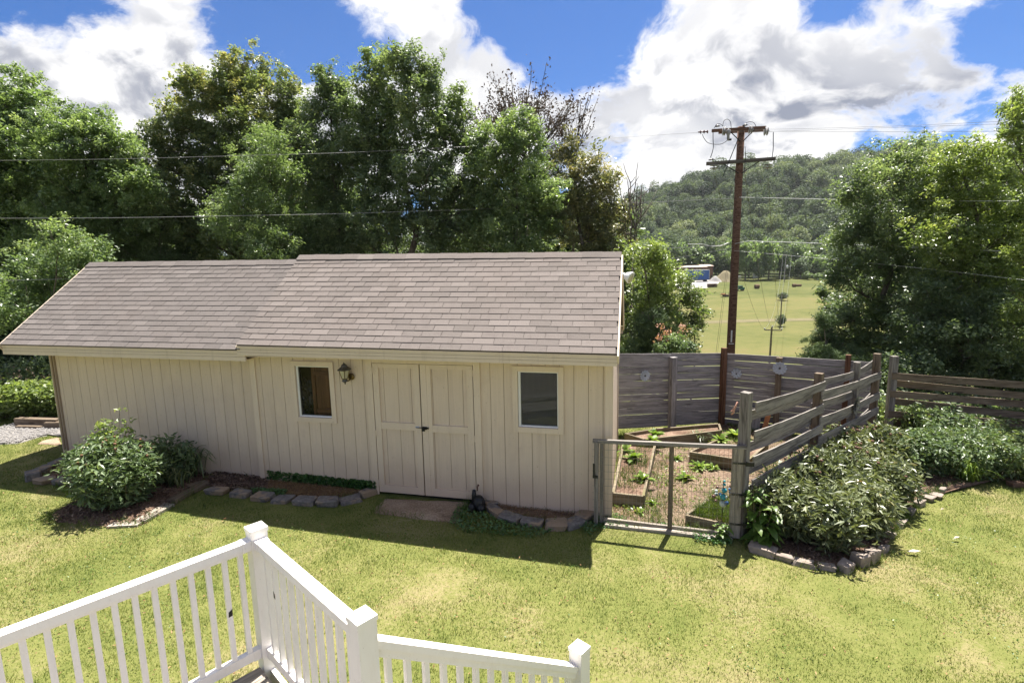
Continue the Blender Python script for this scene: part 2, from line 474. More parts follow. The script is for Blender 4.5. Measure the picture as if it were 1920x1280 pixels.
leafmat('leaf_brown', [(0.0, (0.05, 0.035, 0.030)), (1.0, (0.14, 0.095, 0.075))], 0.1, 0.7, 0.2)
leafmat('leaf_woods', [(0.0, (0.042, 0.066, 0.041)), (0.35, (0.088, 0.126, 0.068)), (0.7, (0.150, 0.195, 0.104)), (1.0, (0.258, 0.287, 0.160))], 0.30, 0.6, 0.2, 0.1)
leafmat('leaf_pink', [(0.0, (0.5, 0.25, 0.18)), (1.0, (0.65, 0.4, 0.3))], 0.3, 0.6, 0.2)

# grass blades: the lawn is green in places, straw-coloured in others
m, t, b, o = new_mat('grass_blade')
at_ = nn(t, 'ShaderNodeAttribute', _attribute_name='tint')
geo = nn(t, 'ShaderNodeNewGeometry')
pos = geo.outputs['Position']
p1 = noise(t, pos, 0.75, 5, 0.62, 0.3)
p2 = noise(t, pos, 6.5, 6, 0.68)
sx = nn(t, 'ShaderNodeSeparateXYZ', i0=pos)
dry = math_(t, 'ADD', math_(t, 'MULTIPLY', maprange(t, p1, 0.35, 0.70, 0, 1), 0.36), math_(t, 'MULTIPLY', maprange(t, p2, 0.32, 0.7, 0, 1), 0.46))
dry = math_(t, 'ADD', dry, math_(t, 'MULTIPLY', math_(t, 'SUBTRACT', at_.outputs['Fac'], 0.5), 0.62))
dry = math_(t, 'SUBTRACT', dry, maprange(t, sx.outputs[1], 6.0, 7.8, 0.0, 0.16, True))
c = ramp(t, dry, [(0.0, (0.064, 0.112, 0.019)), (0.32, (0.115, 0.163, 0.027)), (0.60, (0.172, 0.198, 0.037)), (0.84, (0.250, 0.224, 0.076)), (1.0, (0.36, 0.30, 0.160))])
t.links.new(c, b.inputs['Base Color'])
b.inputs['Roughness'].default_value = 0.5
b.inputs['Specular IOR Level'].default_value = 0.35
tr = nn(t, 'ShaderNodeBsdfTranslucent')
t.links.new(mixc(t, 1.0, c, (1.1, 1.15, 0.5), 'MULTIPLY'), tr.inputs[0])
mx = nn(t, 'ShaderNodeMixShader', i0=0.35)
t.links.new(b.outputs[0], mx.inputs[1]); t.links.new(tr.outputs[0], mx.inputs[2])
t.links.new(mx.outputs[0], o.inputs[0])

# the ground sheet: thatch and soil under the lawn, leaf litter in the woods, hay field in the valley
m, t, b, o = new_mat('ground_cover')
geo = nn(t, 'ShaderNodeNewGeometry'); pos = geo.outputs['Position']
sx = nn(t, 'ShaderNodeSeparateXYZ', i0=pos)
p1 = noise(t, pos, 0.75, 5, 0.62, 0.3)
p3 = noise(t, pos, 30, 5, 0.7)
lawn = ramp(t, math_(t, 'ADD', math_(t, 'MULTIPLY', p1, 0.6), math_(t, 'MULTIPLY', p3, 0.4)), [(0.35, (0.092, 0.114, 0.027)), (0.5, (0.150, 0.156, 0.048)), (0.64, (0.24, 0.20, 0.105))])
fmap = mapping(t, pos, (0.012, 0.06, 0.05))
f1 = noise(t, fmap, 1.0, 6, 0.6)
f3 = noise(t, pos, 0.35, 6, 0.7)
field = ramp(t, math_(t, 'ADD', math_(t, 'MULTIPLY', f1, 0.65), math_(t, 'MULTIPLY', f3, 0.35)), [(0.34, (0.052, 0.064, 0.018)), (0.45, (0.084, 0.092, 0.028)), (0.56, (0.118, 0.114, 0.040)), (0.68, (0.140, 0.106, 0.050))])
litter = ramp(t, p3, [(0.3, (0.03, 0.026, 0.015)), (0.7, (0.075, 0.06, 0.035))])
slope = ramp(t, f3, [(0.3, (0.09, 0.11, 0.03)), (0.7, (0.17, 0.165, 0.055))])
c = mixc(t, maprange(t, sx.outputs[1], 12.8, 13.6, 0, 1), lawn, litter)
c = mixc(t, maprange(t, sx.outputs[1], 24, 40, 0, 1), c, slope)
c = mixc(t, maprange(t, sx.outputs[1], 60, 85, 0, 1), c, field)
c = mixc(t, maprange(t, sx.outputs[1], 262, 275, 0, 1), c, (0.035, 0.045, 0.016))
t.links.new(c, b.inputs['Base Color']); b.inputs['Roughness'].default_value = 0.95
b.inputs['Specular IOR Level'].default_value = 0.1
bump(t, b, p3, 0.6, 0.03)


def soil(name, stops, scale=30):
    m, t, b, o = new_mat(name)
    geo = nn(t, 'ShaderNodeNewGeometry')
    f = math_(t, 'ADD', math_(t, 'MULTIPLY', noise(t, geo.outputs['Position'], scale, 6, 0.7), 0.6), math_(t, 'MULTIPLY', noise(t, geo.outputs['Position'], 2.2, 4, 0.6), 0.4))
    t.links.new(ramp(t, f, stops), b.inputs['Base Color'])
    b.inputs['Roughness'].default_value = 0.95
    b.inputs['Specular IOR Level'].default_value = 0.15
    bump(t, b, f, 0.9, 0.03)


soil('mulch', [(0.32, (0.055, 0.033, 0.022)), (0.48, (0.13, 0.082, 0.058)), (0.60, (0.25, 0.175, 0.13)), (0.72, (0.36, 0.28, 0.22))])
soil('garden_soil', [(0.34, (0.065, 0.042, 0.031)), (0.47, (0.135, 0.093, 0.068)), (0.58, (0.215, 0.158, 0.112)), (0.72, (0.31, 0.25, 0.18))])
soil('concrete', [(0.30, (0.08, 0.052, 0.036)), (0.46, (0.22, 0.155, 0.108)), (0.60, (0.34, 0.26, 0.19)), (0.78, (0.46, 0.38, 0.30))], 40)
soil('gravel_bed', [(0.3, (0.11, 0.10, 0.092)), (0.5, (0.21, 0.195, 0.185)), (0.7, (0.36, 0.34, 0.32))], 45)
soil('track', [(0.3, (0.095, 0.09, 0.042)), (0.6, (0.15, 0.128, 0.07))], 0.5)

# ------------------------------------------------------------------ object helpers
WM = {}


def tag(o, label=None, cat=None, group=None, kind=None):
    if label: o['label'] = label
    if cat: o['category'] = cat
    if group: o['group'] = group
    if kind: o['kind'] = kind
    return o


def place(o, M, parent=None):
    COL.objects.link(o)
    WM[o.name] = M.copy()
    if parent is not None:
        o.parent = parent
        o.matrix_basis = WM[parent.name].inverted() @ M
    else:
        o.matrix_basis = M
    return o


def thing(name, loc, label, cat, group=None):
    o = bpy.data.objects.new(name, None)
    o.empty_display_size = 0.1
    place(o, Matrix.Translation(Vector([float(v) for v in loc])))
    return tag(o, label, cat, group)


def big_mesh(name, V, loops, starts, totals, mat, tint=None, smooth=False):
    me = bpy.data.meshes.new(name)
    V = np.ascontiguousarray(V, dtype=np.float32)
    me.vertices.add(len(V)); me.vertices.foreach_set('co', V.ravel())
    me.loops.add(len(loops)); me.loops.foreach_set('vertex_index', np.asarray(loops, dtype=np.int32))
    me.polygons.add(len(starts))
    me.polygons.foreach_set('loop_start', np.asarray(starts, dtype=np.int32))
    me.polygons.foreach_set('loop_total', np.asarray(totals, dtype=np.int32))
    me.polygons.foreach_set('use_smooth', np.full(len(starts), bool(smooth)))
    me.update(calc_edges=True)
    if tint is not None:
        a = me.attributes.new('tint', 'FLOAT', 'FACE')
        a.data.foreach_set('value', np.asarray(tint, dtype=np.float32))
    me.materials.append(MATS[mat])
    return me


def mesh_of(name, V, Fc, mat, smooth=False, tint=None):
    V = np.asarray(V, dtype=np.float32).reshape(-1, 3)
    loops = [i for f in Fc for i in f]
    tot = [len(f) for f in Fc]
    st = np.concatenate([[0], np.cumsum(tot)[:-1]]) if tot else []
    return big_mesh(name, V, loops, st, tot, mat, tint, smooth)


def obj(name, V, Fc, mat, parent=None, smooth=False, tint=None):
    """one mesh object from world-space geometry, its origin at the foot of its bounds"""
    V = np.asarray(V, dtype=float).reshape(-1, 3)
    c = V.mean(0); c[2] = V[:, 2].min()
    o = bpy.data.objects.new(name, mesh_of(name, V - c, Fc, mat, smooth, tint))
    return place(o, Matrix.Translation(Vector(c)), parent)


class MB:
    def __init__(s): s.v = []; s.f = []; s.n = 0
    def add(s, V, Fc):
        V = np.asarray(V, dtype=float).reshape(-1, 3)
        s.v.append(V); s.f += [[i + s.n for i in f] for f in Fc]; s.n += len(V)
        return s
    def box(s, c, a, b, d):
        s.add(*boxg(c, a, b, d)); return s
    def tube(s, P, r, n=8, cap=True):
        s.add(*tubeg(P, r, n, cap)); return s
    def lathe(s, c, prof, axis=(0, 0, 1), n=12):
        s.add(*latheg(c, prof, axis, n)); return s
    def build(s, name, mat, parent=None, smooth=False):
        return obj(name, np.concatenate(s.v), s.f, mat, parent, smooth)


BOXF = [(0, 1, 3, 2), (4, 6, 7, 5), (0, 4, 5, 1), (2, 3, 7, 6), (0, 2, 6, 4), (1, 5, 7, 3)]


def boxg(c, a, b, d):
    """box from centre and three half-axis vectors"""
    c, a, b, d = (np.asarray(x, dtype=float) for x in (c, a, b, d))
    V = [c + i * a + j * b + k * d for i in (-1, 1) for j in (-1, 1) for k in (-1, 1)]
    Fc = BOXF
    if np.dot(np.cross(a, b), d) < 0: Fc = [tuple(reversed(f)) for f in BOXF]
    return V, [tuple(reversed(f)) for f in Fc] if False else Fc


def tubeg(P, r, n=8, cap=True):
    P = np.asarray(P, dtype=float); m = len(P)
    r = np.broadcast_to(np.asarray(r, dtype=float), (m,))
    T = np.gradient(P, axis=0); T /= np.linalg.norm(T, axis=1)[:, None] + 1e-12
    ref = np.array([0, 0, 1.0]) if abs(T[0][2]) < 0.9 else np.array([1.0, 0, 0])
    V = []
    a = np.linspace(0, 2 * math.pi, n, endpoint=False)
    for i in range(m):
        x = np.cross(ref, T[i]); x /= np.linalg.norm(x) + 1e-12
        y = np.cross(T[i], x)
        ref = np.cross(T[i], np.cross(ref, T[i])) if np.linalg.norm(np.cross(ref, T[i])) > 0.2 else ref
        V.append(P[i] + r[i] * (np.cos(a)[:, None] * x + np.sin(a)[:, None] * y))
    V = np.concatenate(V)
    Fc = [(i * n + j, i * n + (j + 1) % n, (i + 1) * n + (j + 1) % n, (i + 1) * n + j) for i in range(m - 1) for j in range(n)]
    if cap: Fc += [tuple(reversed(range(n))), tuple(range((m - 1) * n, m * n))]
    return V, Fc


def latheg(c, prof, axis=(0, 0, 1), n=12):
    """prof: (radius, height) pairs along axis"""
    c = np.asarray(c, dtype=float); ax = np.asarray(axis, dtype=float); ax /= np.linalg.norm(ax)
    ref = np.array([1.0, 0, 0]) if abs(ax[0]) < 0.9 else np.array([0, 1.0, 0])
    x = np.cross(ref, ax); x /= np.linalg.norm(x); y = np.cross(ax, x)
    a = np.linspace(0, 2 * math.pi, n, endpoint=False)
    V = np.concatenate([c + ax * h + max(r, 1e-4) * (np.cos(a)[:, None] * x + np.sin(a)[:, None] * y) for r, h in prof])
    m = len(prof)
    Fc = [(i * n + j, i * n + (j + 1) % n, (i + 1) * n + (j + 1) % n, (i + 1) * n + j) for i in range(m - 1) for j in range(n)]
    Fc += [tuple(reversed(range(n))), tuple(range((m - 1) * n, m * n))]
    return V, Fc


def frame(A, B, up=(0, 0, 1)):
    A = np.asarray(A, float); B = np.asarray(B, float)
    x = B - A; L = np.linalg.norm(x); x = x / L
    y = np.cross(np.asarray(up, float), x); y /= np.linalg.norm(y)
    z = np.cross(x, y)
    return x, y, z, L


def rotm(x, y, z, c):
    return Matrix(((x[0], y[0], z[0], c[0]), (x[1], y[1], z[1], c[1]), (x[2], y[2], z[2], c[2]), (0, 0, 0, 1)))


_bev = {}


def beam(name, A, B, w, h, mat, parent=None, up=(0, 0, 1), bevel=0.004, rough=0.0):
    """a board or post from A to B: w across, h along 'up'; local x runs along it"""
    x, y, z, L = frame(A, B, up)
    c = (np.asarray(A, float) + np.asarray(B, float)) / 2
    bm = bmesh.new()
    nseg = max(1, int(L / 0.35)) if rough else 1
    vs = []
    for i in range(nseg + 1):
        px = -L / 2 + L * i / nseg
        jy = random.uniform(-rough, rough); jz = random.uniform(-rough, rough)
        hh = h / 2 * (1 + (random.uniform(-.04, .04) if rough else 0))
        vs.append([bm.verts.new((px, sy * w / 2 + jy, sz * hh + jz)) for sy, sz in ((-1, -1), (1, -1), (1, 1), (-1, 1))])
    bm.faces.new(list(reversed(vs[0]))); bm.faces.new(vs[-1])
    for i in range(nseg):
        for k in range(4):
            bm.faces.new((vs[i][k], vs[i][(k + 1) % 4], vs[i + 1][(k + 1) % 4], vs[i + 1][k]))
    if bevel:
        bmesh.ops.bevel(bm, geom=[e for e in bm.edges if len(e.link_faces) == 2 and e.calc_face_angle(0) > 0.8], offset=min(bevel, w * .3, h * .3), segments=1, affect='EDGES')
    bmesh.ops.recalc_face_normals(bm, faces=bm.faces)
    me = bpy.data.meshes.new(name)
    bm.to_mesh(me); bm.free()
    me.materials.append(MATS[mat])
    o = bpy.data.objects.new(name, me)
    return place(o, rotm(x, y, z, c), parent)


def copies(src_me, name, M, parent=None):
    o = bpy.data.objects.new(name, src_me)
    return place(o, M, parent)


def in_poly(P, poly):
    poly = np.asarray(poly)[:, :2]; x = P[:, 0]; y = P[:, 1]
    inside = np.zeros(len(P), bool); n = len(poly); j = n - 1
    for i in range(n):
        xi, yi = poly[i]; xj, yj = poly[j]
        c = ((yi > y) != (yj > y)) & (x < (xj - xi) * (y - yi) / (yj - yi + 1e-12) + xi)
        inside ^= c; j = i
    return inside


def vnoise(P, scale, seed=0):
    """cheap smooth 2-D value noise for scattering"""
    r = np.random.default_rng(seed); tab = r.random((64, 64))
    q = np.asarray(P)[:, :2] * scale + 100; i = np.floor(q).astype(int); f = q - i; f = f * f * (3 - 2 * f)
    i0 = i % 64; i1 = (i + 1) % 64
    return ((tab[i0[:, 0], i0[:, 1]] * (1 - f[:, 0]) + tab[i1[:, 0], i0[:, 1]] * f[:, 0]) * (1 - f[:, 1]) +
            (tab[i0[:, 0], i1[:, 1]] * (1 - f[:, 0]) + tab[i1[:, 0], i1[:, 1]] * f[:, 0]) * f[:, 1])

# ------------------------------------------------------------------ terrain
_PD = np.array([0, 2, 8, 27, 47, 62, 91, 125, 187, 247, 290, 400, 3000.])
_PV = np.array([0, -.4, -3, -9.5, -14.6, -16, -15, -14.3, -10.5, -6.6, -5, -4, -4.])


def sstep(a, b, x):
    t = np.clip((x - a) / (b - a), 0, 1); return t * t * (3 - 2 * t)


def G(x, y):
    x = np.asarray(x, float); y = np.asarray(y, float)
    base = -.44 - .02 * np.clip(x, -14, 14)
    y0 = 12.6 + 3.0 * sstep(-1, -9, x)
    z = base + np.interp(y - y0, _PD, _PV)
    ridge = np.interp(x, [-300, 60, 150, 222, 287, 353, 418, 483, 800], [20, 40, 71, 93, 103, 109, 114, 114, 100]) + 3 * np.sin(x * .031) + 2 * np.sin(x * .013 + 1)
    return z + ridge * sstep(285, 640, y) * (1 - 0.6 * sstep(700, 1400, y))


def g3(x, y, dz=0.0):
    return np.array([x, y, float(G(x, y)) + dz])


xs = np.unique(np.concatenate([np.linspace(-14, 14, 29), np.linspace(14, 60, 24), np.linspace(-60, -14, 16), np.linspace(60, 700, 60), np.linspace(700, 2500, 12), np.linspace(-900, -60, 18)]))
ys = np.unique(np.concatenate([np.linspace(-25, 12, 20), np.linspace(12, 30, 30), np.linspace(30, 300, 70), np.linspace(300, 760, 50), np.linspace(760, 2600, 14)]))
XX, YY = np.meshgrid(xs, ys)
V = np.stack([XX, YY, G(XX, YY)], -1).reshape(-1, 3)
nx, ny = len(xs), len(ys)
I = np.arange((ny - 1) * (nx - 1)); r_, c_ = I // (nx - 1), I % (nx - 1)
q = r_ * nx + c_
quads = np.stack([q, q + 1, q + nx + 1, q + nx], 1)
me = big_mesh('ground', V, quads.ravel(), np.arange(len(quads)) * 4, np.full(len(quads), 4), 'ground_cover', smooth=True)
ground = place(bpy.data.objects.new('ground', me), Matrix.Identity(4))
tag(ground, 'mown lawn sheet sloping down to the hay field in the valley', 'ground', kind='structure')


def sheet(name, poly, mat, lift, label, cat, sub=6, hump=0.0, kind='structure', seed=1):
    """a thin ground sheet over a polygon, following the terrain, edges rolled into it"""
    poly = np.asarray(poly)[:, :2]
    c = poly.mean(0)
    rings = 5
    V = []; Fc = []
    P = []
    for i in range(len(poly)):
        a, b_ = poly[i], poly[(i + 1) % len(poly)]
        for k in range(sub): P.append(a + (b_ - a) * k / sub)
    P = np.array(P); n = len(P)
    P = P + (vnoise(P, 6, seed)[:, None] - .5) * (P - c) / np.maximum(np.linalg.norm(P - c, axis=1), .1)[:, None] * 0.07
    for k in range(rings + 1):
        f = 1 - k / rings
        Q = c + (P - c) * f
        z = G(Q[:, 0], Q[:, 1]) + lift + hump * (1 - f ** 4) + (vnoise(Q, 9, seed + 3) - .5) * hump * .6
        if k == 0: z = G(Q[:, 0], Q[:, 1]) + 0.002
        V.append(np.column_stack([Q, z]))
    V = np.concatenate(V)
    for k in range(rings):
        for i in range(n):
            j = (i + 1) % n
            Fc.append((k * n + i, k * n + j, (k + 1) * n + j, (k + 1) * n + i))
    area = sum(P[i][0] * P[(i + 1) % n][1] - P[(i + 1) % n][0] * P[i][1] for i in range(n))
    if area < 0: Fc = [tuple(reversed(f)) for f in Fc]
    o = obj(name, V, Fc, mat, smooth=True)
    return tag(o, label, cat, kind=kind)


# ------------------------------------------------------------------ shed
_d0 = ray(790, 810); P0 = CAM + _d0 * (7.75 / _d0[1])
_v = ray(-3245, 586); _v[2] = 0; US = -_v / np.linalg.norm(_v)
NS = np.array([-US[1], US[0], 0.0])
UP = np.array([0, 0, 1.0])


def S(s, o, z):
    """shed coordinates: s along the front, o inwards from it, z up"""
    p = P0 + US * s + NS * o
    return np.array([p[0], p[1], z])


shed = thing('garden_shed', S(-2.2, 1.4, -.4), 'long cream wooden garden shed with brown shingle roof and double doors', 'shed')
MAIN0, MAIN1, WING0 = -2.93, 2.87, -7.22
DEPTH = 2.84


def rects_minus(s0, s1, z0, z1, holes):
    sb = sorted({s0, s1} | {v for h in holes for v in h[:2] if s0 < v < s1})
    res = []
    for a, b_ in zip(sb[:-1], sb[1:]):
        cuts = sorted([(h[2], h[3]) for h in holes if h[0] < (a + b_) / 2 < h[1]])
        z = z0
        for lo, hi in cuts:
            if lo > z: res.append((a, b_, z, lo))
            z = max(z, hi)
        if z < z1: res.append((a, b_, z, z1))
    return res


def rbox(mb, s0, s1, z0, z1, o0, o1):
    mb.box((S((s0 + s1) / 2, (o0 + o1) / 2, (z0 + z1) / 2)), US * (s1 - s0) / 2, NS * (o1 - o0) / 2, UP * (z1 - z0) / 2)


WIN = [(-2.115, -1.505, .815, 1.655), (1.535, 2.125, .835, 1.665)]      # clear openings
DOOR = (-.87, .965, -.36, 1.76)


def siding(name, s0, s1, z0, z1, o, holes, n, first=0.0):
    mb = MB()
    for r in rects_minus(s0, s1, z0, z1, holes): rbox(mb, *r, o + .009, o + .05)
    wall = mb.build(name, 'groove_paint', shed)
    pitch = .2045
    k = 0
    a = s0 + first
    edges = [s0] + list(np.arange(s0 + first if first else s0 + pitch, s1 - .01, pitch)) + [s1]
    for a, b_ in zip(edges[:-1], edges[1:]):
        if b_ - a < .03: continue
        pcs = rects_minus(a + .0035, b_ - .0035, z0, z1, holes)
        for r in pcs:
            if r[1] - r[0] < .01: continue
            mb = MB(); rbox(mb, *r, o, o + .0085)
            # local x runs up the board so the grain follows it
            V = np.concatenate(mb.v); c = V.mean(0)
            M = rotm(UP, US, np.cross(UP, US), c)
            R3 = np.array([UP, US, np.cross(UP, US)])
            b2 = bpy.data.objects.new('siding_board', mesh_of('siding_board', (V - c) @ R3.T, mb.f, 'siding_paint'))
            place(b2, M, wall)
    return wall


ZB = -.62
main_wall = siding('front_wall', MAIN0, MAIN1, ZB, 1.93, 0.0, [WIN[0], WIN[1], (DOOR[0], DOOR[1], ZB - .1, DOOR[3])], 28, .165)
wing_wall = siding('front_wall', WING0, MAIN0 - .002, ZB, 1.93, 0.05, [], 21, .16)


def gable(name, s, outward, facing):
    mb = MB(); mb2 = None
    wall = MB()
    zt = lambda o: 1.93 + (3.22 - 1.93) * max(0, 1 - abs(o - 1.42) / 1.42)
    def panel(mb, o0, o1, t0, t1):
        e = US * outward
        P = [S(s, o0, ZB), S(s, o1, ZB), S(s, o1, zt(o1)), S(s, o0, zt(o0))]
        a = [p + e * t0 for p in P]; b_ = [p + e * t1 for p in P]
        mb.add(a + b_, [(0, 1, 2, 3), (7, 6, 5, 4), (0, 4, 5, 1), (1, 5, 6, 2), (2, 6, 7, 3), (3, 7, 4, 0)])
    for o0, o1 in ((0, 1.42), (1.42, DEPTH)): panel(wall, o0, o1, -.05, -.017)
    w = wall.build(name, 'groove_paint', shed)
    os_ = list(np.arange(0, DEPTH, .2045)) + [DEPTH]
    for a, b_ in zip(os_[:-1], os_[1:]):
        cuts = [a + .004, b_ - .004]
        if a < 1.42 < b_: cuts = [a + .004, 1.42, b_ - .004]
        mb = MB()
        for c0, c1 in zip(cuts[:-1], cuts[1:]): panel(mb, c0, c1, -.0165, 0)
        mb.build('siding_board', 'siding_paint', w)
    return w


gable('gable_wall', MAIN1, 1, 1)
gable('gable_wall', WING0, -1, -1)
mb = MB(); rbox(mb, WING0, MAIN1, ZB, 1.93, DEPTH - .05, DEPTH); mb.build('back_wall', 'siding_paint', shed)
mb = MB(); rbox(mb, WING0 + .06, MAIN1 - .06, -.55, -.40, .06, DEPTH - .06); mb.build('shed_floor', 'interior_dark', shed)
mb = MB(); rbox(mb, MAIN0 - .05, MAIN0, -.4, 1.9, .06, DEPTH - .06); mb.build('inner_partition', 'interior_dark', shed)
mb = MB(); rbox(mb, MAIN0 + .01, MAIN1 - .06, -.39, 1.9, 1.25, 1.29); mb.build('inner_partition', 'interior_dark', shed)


def vboard(name, s0, s1, z0, z1, o0, o1, mat, parent, bevel=.003):
    """upright or level trim board on the front of the shed, grain along its long side"""
    if z1 - z0 > s1 - s0:
        return beam(name, S((s0 + s1) / 2, (o0 + o1) / 2, z0), S((s0 + s1) / 2, (o0 + o1) / 2, z1), abs(s1 - s0), abs(o1 - o0), mat, parent, up=NS, bevel=bevel)
    return beam(name, S(s0, (o0 + o1) / 2, (z0 + z1) / 2), S(s1, (o0 + o1) / 2, (z0 + z1) / 2), abs(o1 - o0), abs(z1 - z0), mat, parent, bevel=bevel)


# corner boards and a dark drip strip on the left corner
vboard('corner_board', MAIN0 - .02, MAIN0 + .075, ZB, 1.86, -.022, -.001, 'trim_paint', shed)
vboard('corner_board', WING0 - .012, WING0 + .055, ZB, 1.86, .026, .049, 'trim_paint', shed)
vboard('corner_strip', WING0 + .056, WING0 + .082, ZB, 1.86, .034, .049, 'groove_paint', shed)
vboard('corner_board', MAIN1 - .085, MAIN1 + .012, ZB, 1.86, -.022, -.001, 'trim_paint', shed)
beam('corner_board', S(MAIN1 + .012, .04, ZB), S(MAIN1 + .012, .04, 1.86), .08, .02, 'trim_paint', shed, up=US)
beam('corner_board', S(MAIN1 + .012, DEPTH - .04, ZB), S(MAIN1 + .012, DEPTH - .04, 1.86), .08, .02, 'trim_paint', shed, up=US)

# roofs -------------------------------------------------------------
RO = 1.42


def roof_pt(c, u, v):
    """bilinear over corners: eave-left, eave-right, ridge-right, ridge-left"""
    return (c[0] * (1 - u) + c[1] * u) * (1 - v) + (c[3] * (1 - u) + c[2] * u) * v


ROOFS = {
    'wing': [S(-7.76, -.36, 1.975), S(-2.80, -.36, 1.965), S(-2.80, RO, 3.325), S(-7.76, RO, 3.375)],
    'main': [S(-2.86, -.37, 2.045), S(2.955, -.37, 2.010), S(2.955, RO, 3.325), S(-2.86, RO, 3.41)],
}
sh_mb = MB()
sh_me = None
all_sh = []
for key, c in ROOFS.items():
    c = [np.array(p) for p in c]
    # slabs of sheathing, front and rear slope
    mir = [p.copy() for p in c]
    for i in (0, 1): mir[i] = c[i] + NS * (2 * (RO + .36))
    for quad, nm in ((c, 'roof'), ([mir[1], mir[0], mir[3], mir[2]], 'roof_rear')):
        n = np.cross(quad[1] - quad[0], quad[3] - quad[0]); n /= np.linalg.norm(n)
        top = [p - n * .004 for p in quad]; bot = [p - n * .05 for p in quad]
        o = obj('roof', top + bot, [(0, 1, 2, 3), (7, 6, 5, 4), (0, 4, 5, 1), (1, 5, 6, 2), (2, 6, 7, 3), (3, 7, 4, 0)], 'shingle' if nm == 'roof_rear' else 'roof_felt', shed)
        if nm == 'roof': front = o
    # courses of three-tab shingles
    W = np.linalg.norm(c[1] - c[0]); H = np.linalg.norm(c[3] - c[0])
    exp_ = .1275
    ncourse = int(round((H - .10) / exp_))
    n = np.cross(c[1] - c[0], c[3] - c[0]); n /= np.linalg.norm(n)
    for k in range(ncourse):
        v0 = k * exp_ / H - .012 / H
        off = [0.0, .152, .05, .20][k % 4] if key == 'main' else [0.0, .152][k % 2]
        x = -off
        while x < W - .02:
            w = min(.303, W - x); x0 = max(x, 0)
            w = x + w - x0
            if w > .03:
                sag = -.012 * math.sin(3.1 * (x0 / W) + .6) if key == 'main' else 0
                p = roof_pt(c, (x0 + w / 2) / W, v0 + (.075) / H)
                ex = c[1] - c[0]; ex /= np.linalg.norm(ex)
                ey = np.cross(n, ex)
                all_sh.append((key, front, p + n * (.006 + sag * .3 + random.uniform(-.0012, .0012)), ex, ey, n, w - .006, k))
            x += .305
    # ridge caps
    d = (c[2] - c[3]); L = np.linalg.norm(d); d /= L
    n2 = np.array(n)
    k = 0
    ncap = int(L / .30)
    for i in range(ncap):
        a = c[3] + d * (i * L / ncap - .01); b_ = c[3] + d * ((i + 1) * L / ncap)
        lift = UP * (.028 + .004 * (i % 2))
        fr = -np.cross(n, d); fr = fr if fr[2] < 0 else -fr
        bk = fr - 2 * np.dot(fr, NS) * NS
        w = .125 if i % 2 else .13
        P = [a + fr * w + n * .024, b_ + fr * w + n * .022, b_ + lift, a + lift, a + bk * w + UP * .02, b_ + bk * w + UP * .02]
        Pb = [p - UP * .012 for p in P]
        obj('ridge_shingle', P + Pb, [(0, 1, 2, 3), (3, 2, 5, 4), (0, 6, 7, 1), (5, 11, 10, 4), (0, 3, 9, 6), (3, 4, 10, 9), (1, 7, 8, 2), (2, 8, 11, 5), (6, 9, 8, 7), (9, 10, 11, 8)], 'shingle', front)

# the shingles that show largest are pieces of their own, the upper rows are one field per roof
all_sh.sort(key=lambda q: np.linalg.norm(q[2] - CAM))
cache = {}
rest = {}


def shingle_geo(w):
    t_, l = .008, .150
    # butt end thicker and proud, head tucked under the next course
    return ([(-w / 2, -l / 2, 0), (w / 2, -l / 2, 0), (w / 2, l / 2, -.006), (-w / 2, l / 2, -.006),
             (-w / 2, -l / 2, t_), (w / 2, -l / 2, t_), (w / 2, l / 2, -.002), (-w / 2, l / 2, -.002)],
            [(3, 2, 1, 0), (4, 5, 6, 7), (0, 1, 5, 4), (1, 2, 6, 5), (2, 3, 7, 6), (3, 0, 4, 7)])


for i, (key, par, p, ex, ey, n, w, k) in enumerate(all_sh):
    wk = round(w, 2)
    if i < 300:
        if wk not in cache: cache[wk] = mesh_of('shingle', *shingle_geo(wk - .001), 'shingle')
        o = bpy.data.objects.new('shingle', cache[wk])
        place(o, rotm(ex, ey, n, p), par)
    else:
        V, Fc = shingle_geo(wk - .001)
        V = np.array(V) @ np.array([ex, ey, n]) + p
        mb, tints, par_ = rest.setdefault(key, (MB(), [], par))
        mb.add(V, Fc); tints += [random.random()] * 6
for key, (mb, tints, par) in rest.items():
    o = obj('shingle_rows', np.concatenate(mb.v), mb.f, 'shingle', par, tint=tints)
    o['kind'] = 'stuff'

# fascia, soffit, rakes
for key, (e0, e1, zt0, zt1, hgt) in {'wing': (-7.76, -2.735, 1.955, 1.942, .165), 'main': (-2.862, 2.955, 2.022, 1.988, .150)}.items():
    o_f = -.335 if key == 'wing' else -.350
    beam('fascia', S(e0, o_f, zt0 - hgt / 2), S(e1, o_f, zt1 - hgt / 2), .024, hgt, 'fascia_paint', shed)
    beam('drip_edge', S(e0, o_f - .016, zt0 - .012), S(e1, o_f - .016, zt1 - .012), .007, .022, 'trim_paint', shed)
    for zz in (.055, .10):
        beam('fascia_groove', S(e0, o_f - .0135, zt0 - zz), S(e1, o_f - .0135, zt1 - zz), .003, .004, 'groove_paint', shed, bevel=0)
    mb = MB(); rbox(mb, e0 + .01, e1 - .01, (zt1 - hgt + .01), (zt1 - hgt + .022), o_f + .013, .049 if key == 'wing' else -.001); mb.build('soffit', 'trim_paint', shed)
for sgn, s_, key in ((-1, -7.765, 'wing'), (1, 2.96, 'main')):
    c = ROOFS[key]
    e = c[0] if sgn < 0 else c[1]; r_ = c[3] if sgn < 0 else c[2]
    e = np.array(e) + US * sgn * .012; r_ = np.array(r_) + US * sgn * .012
    dn = UP * -.085
    beam('rake_board', e + dn, r_ + dn, .022, .15, 'fascia_paint', shed)
    e2 = e + NS * 2 * (RO + .36)
    beam('rake_board', e2 + dn, r_ + dn, .022, .15, 'fascia_paint', shed)
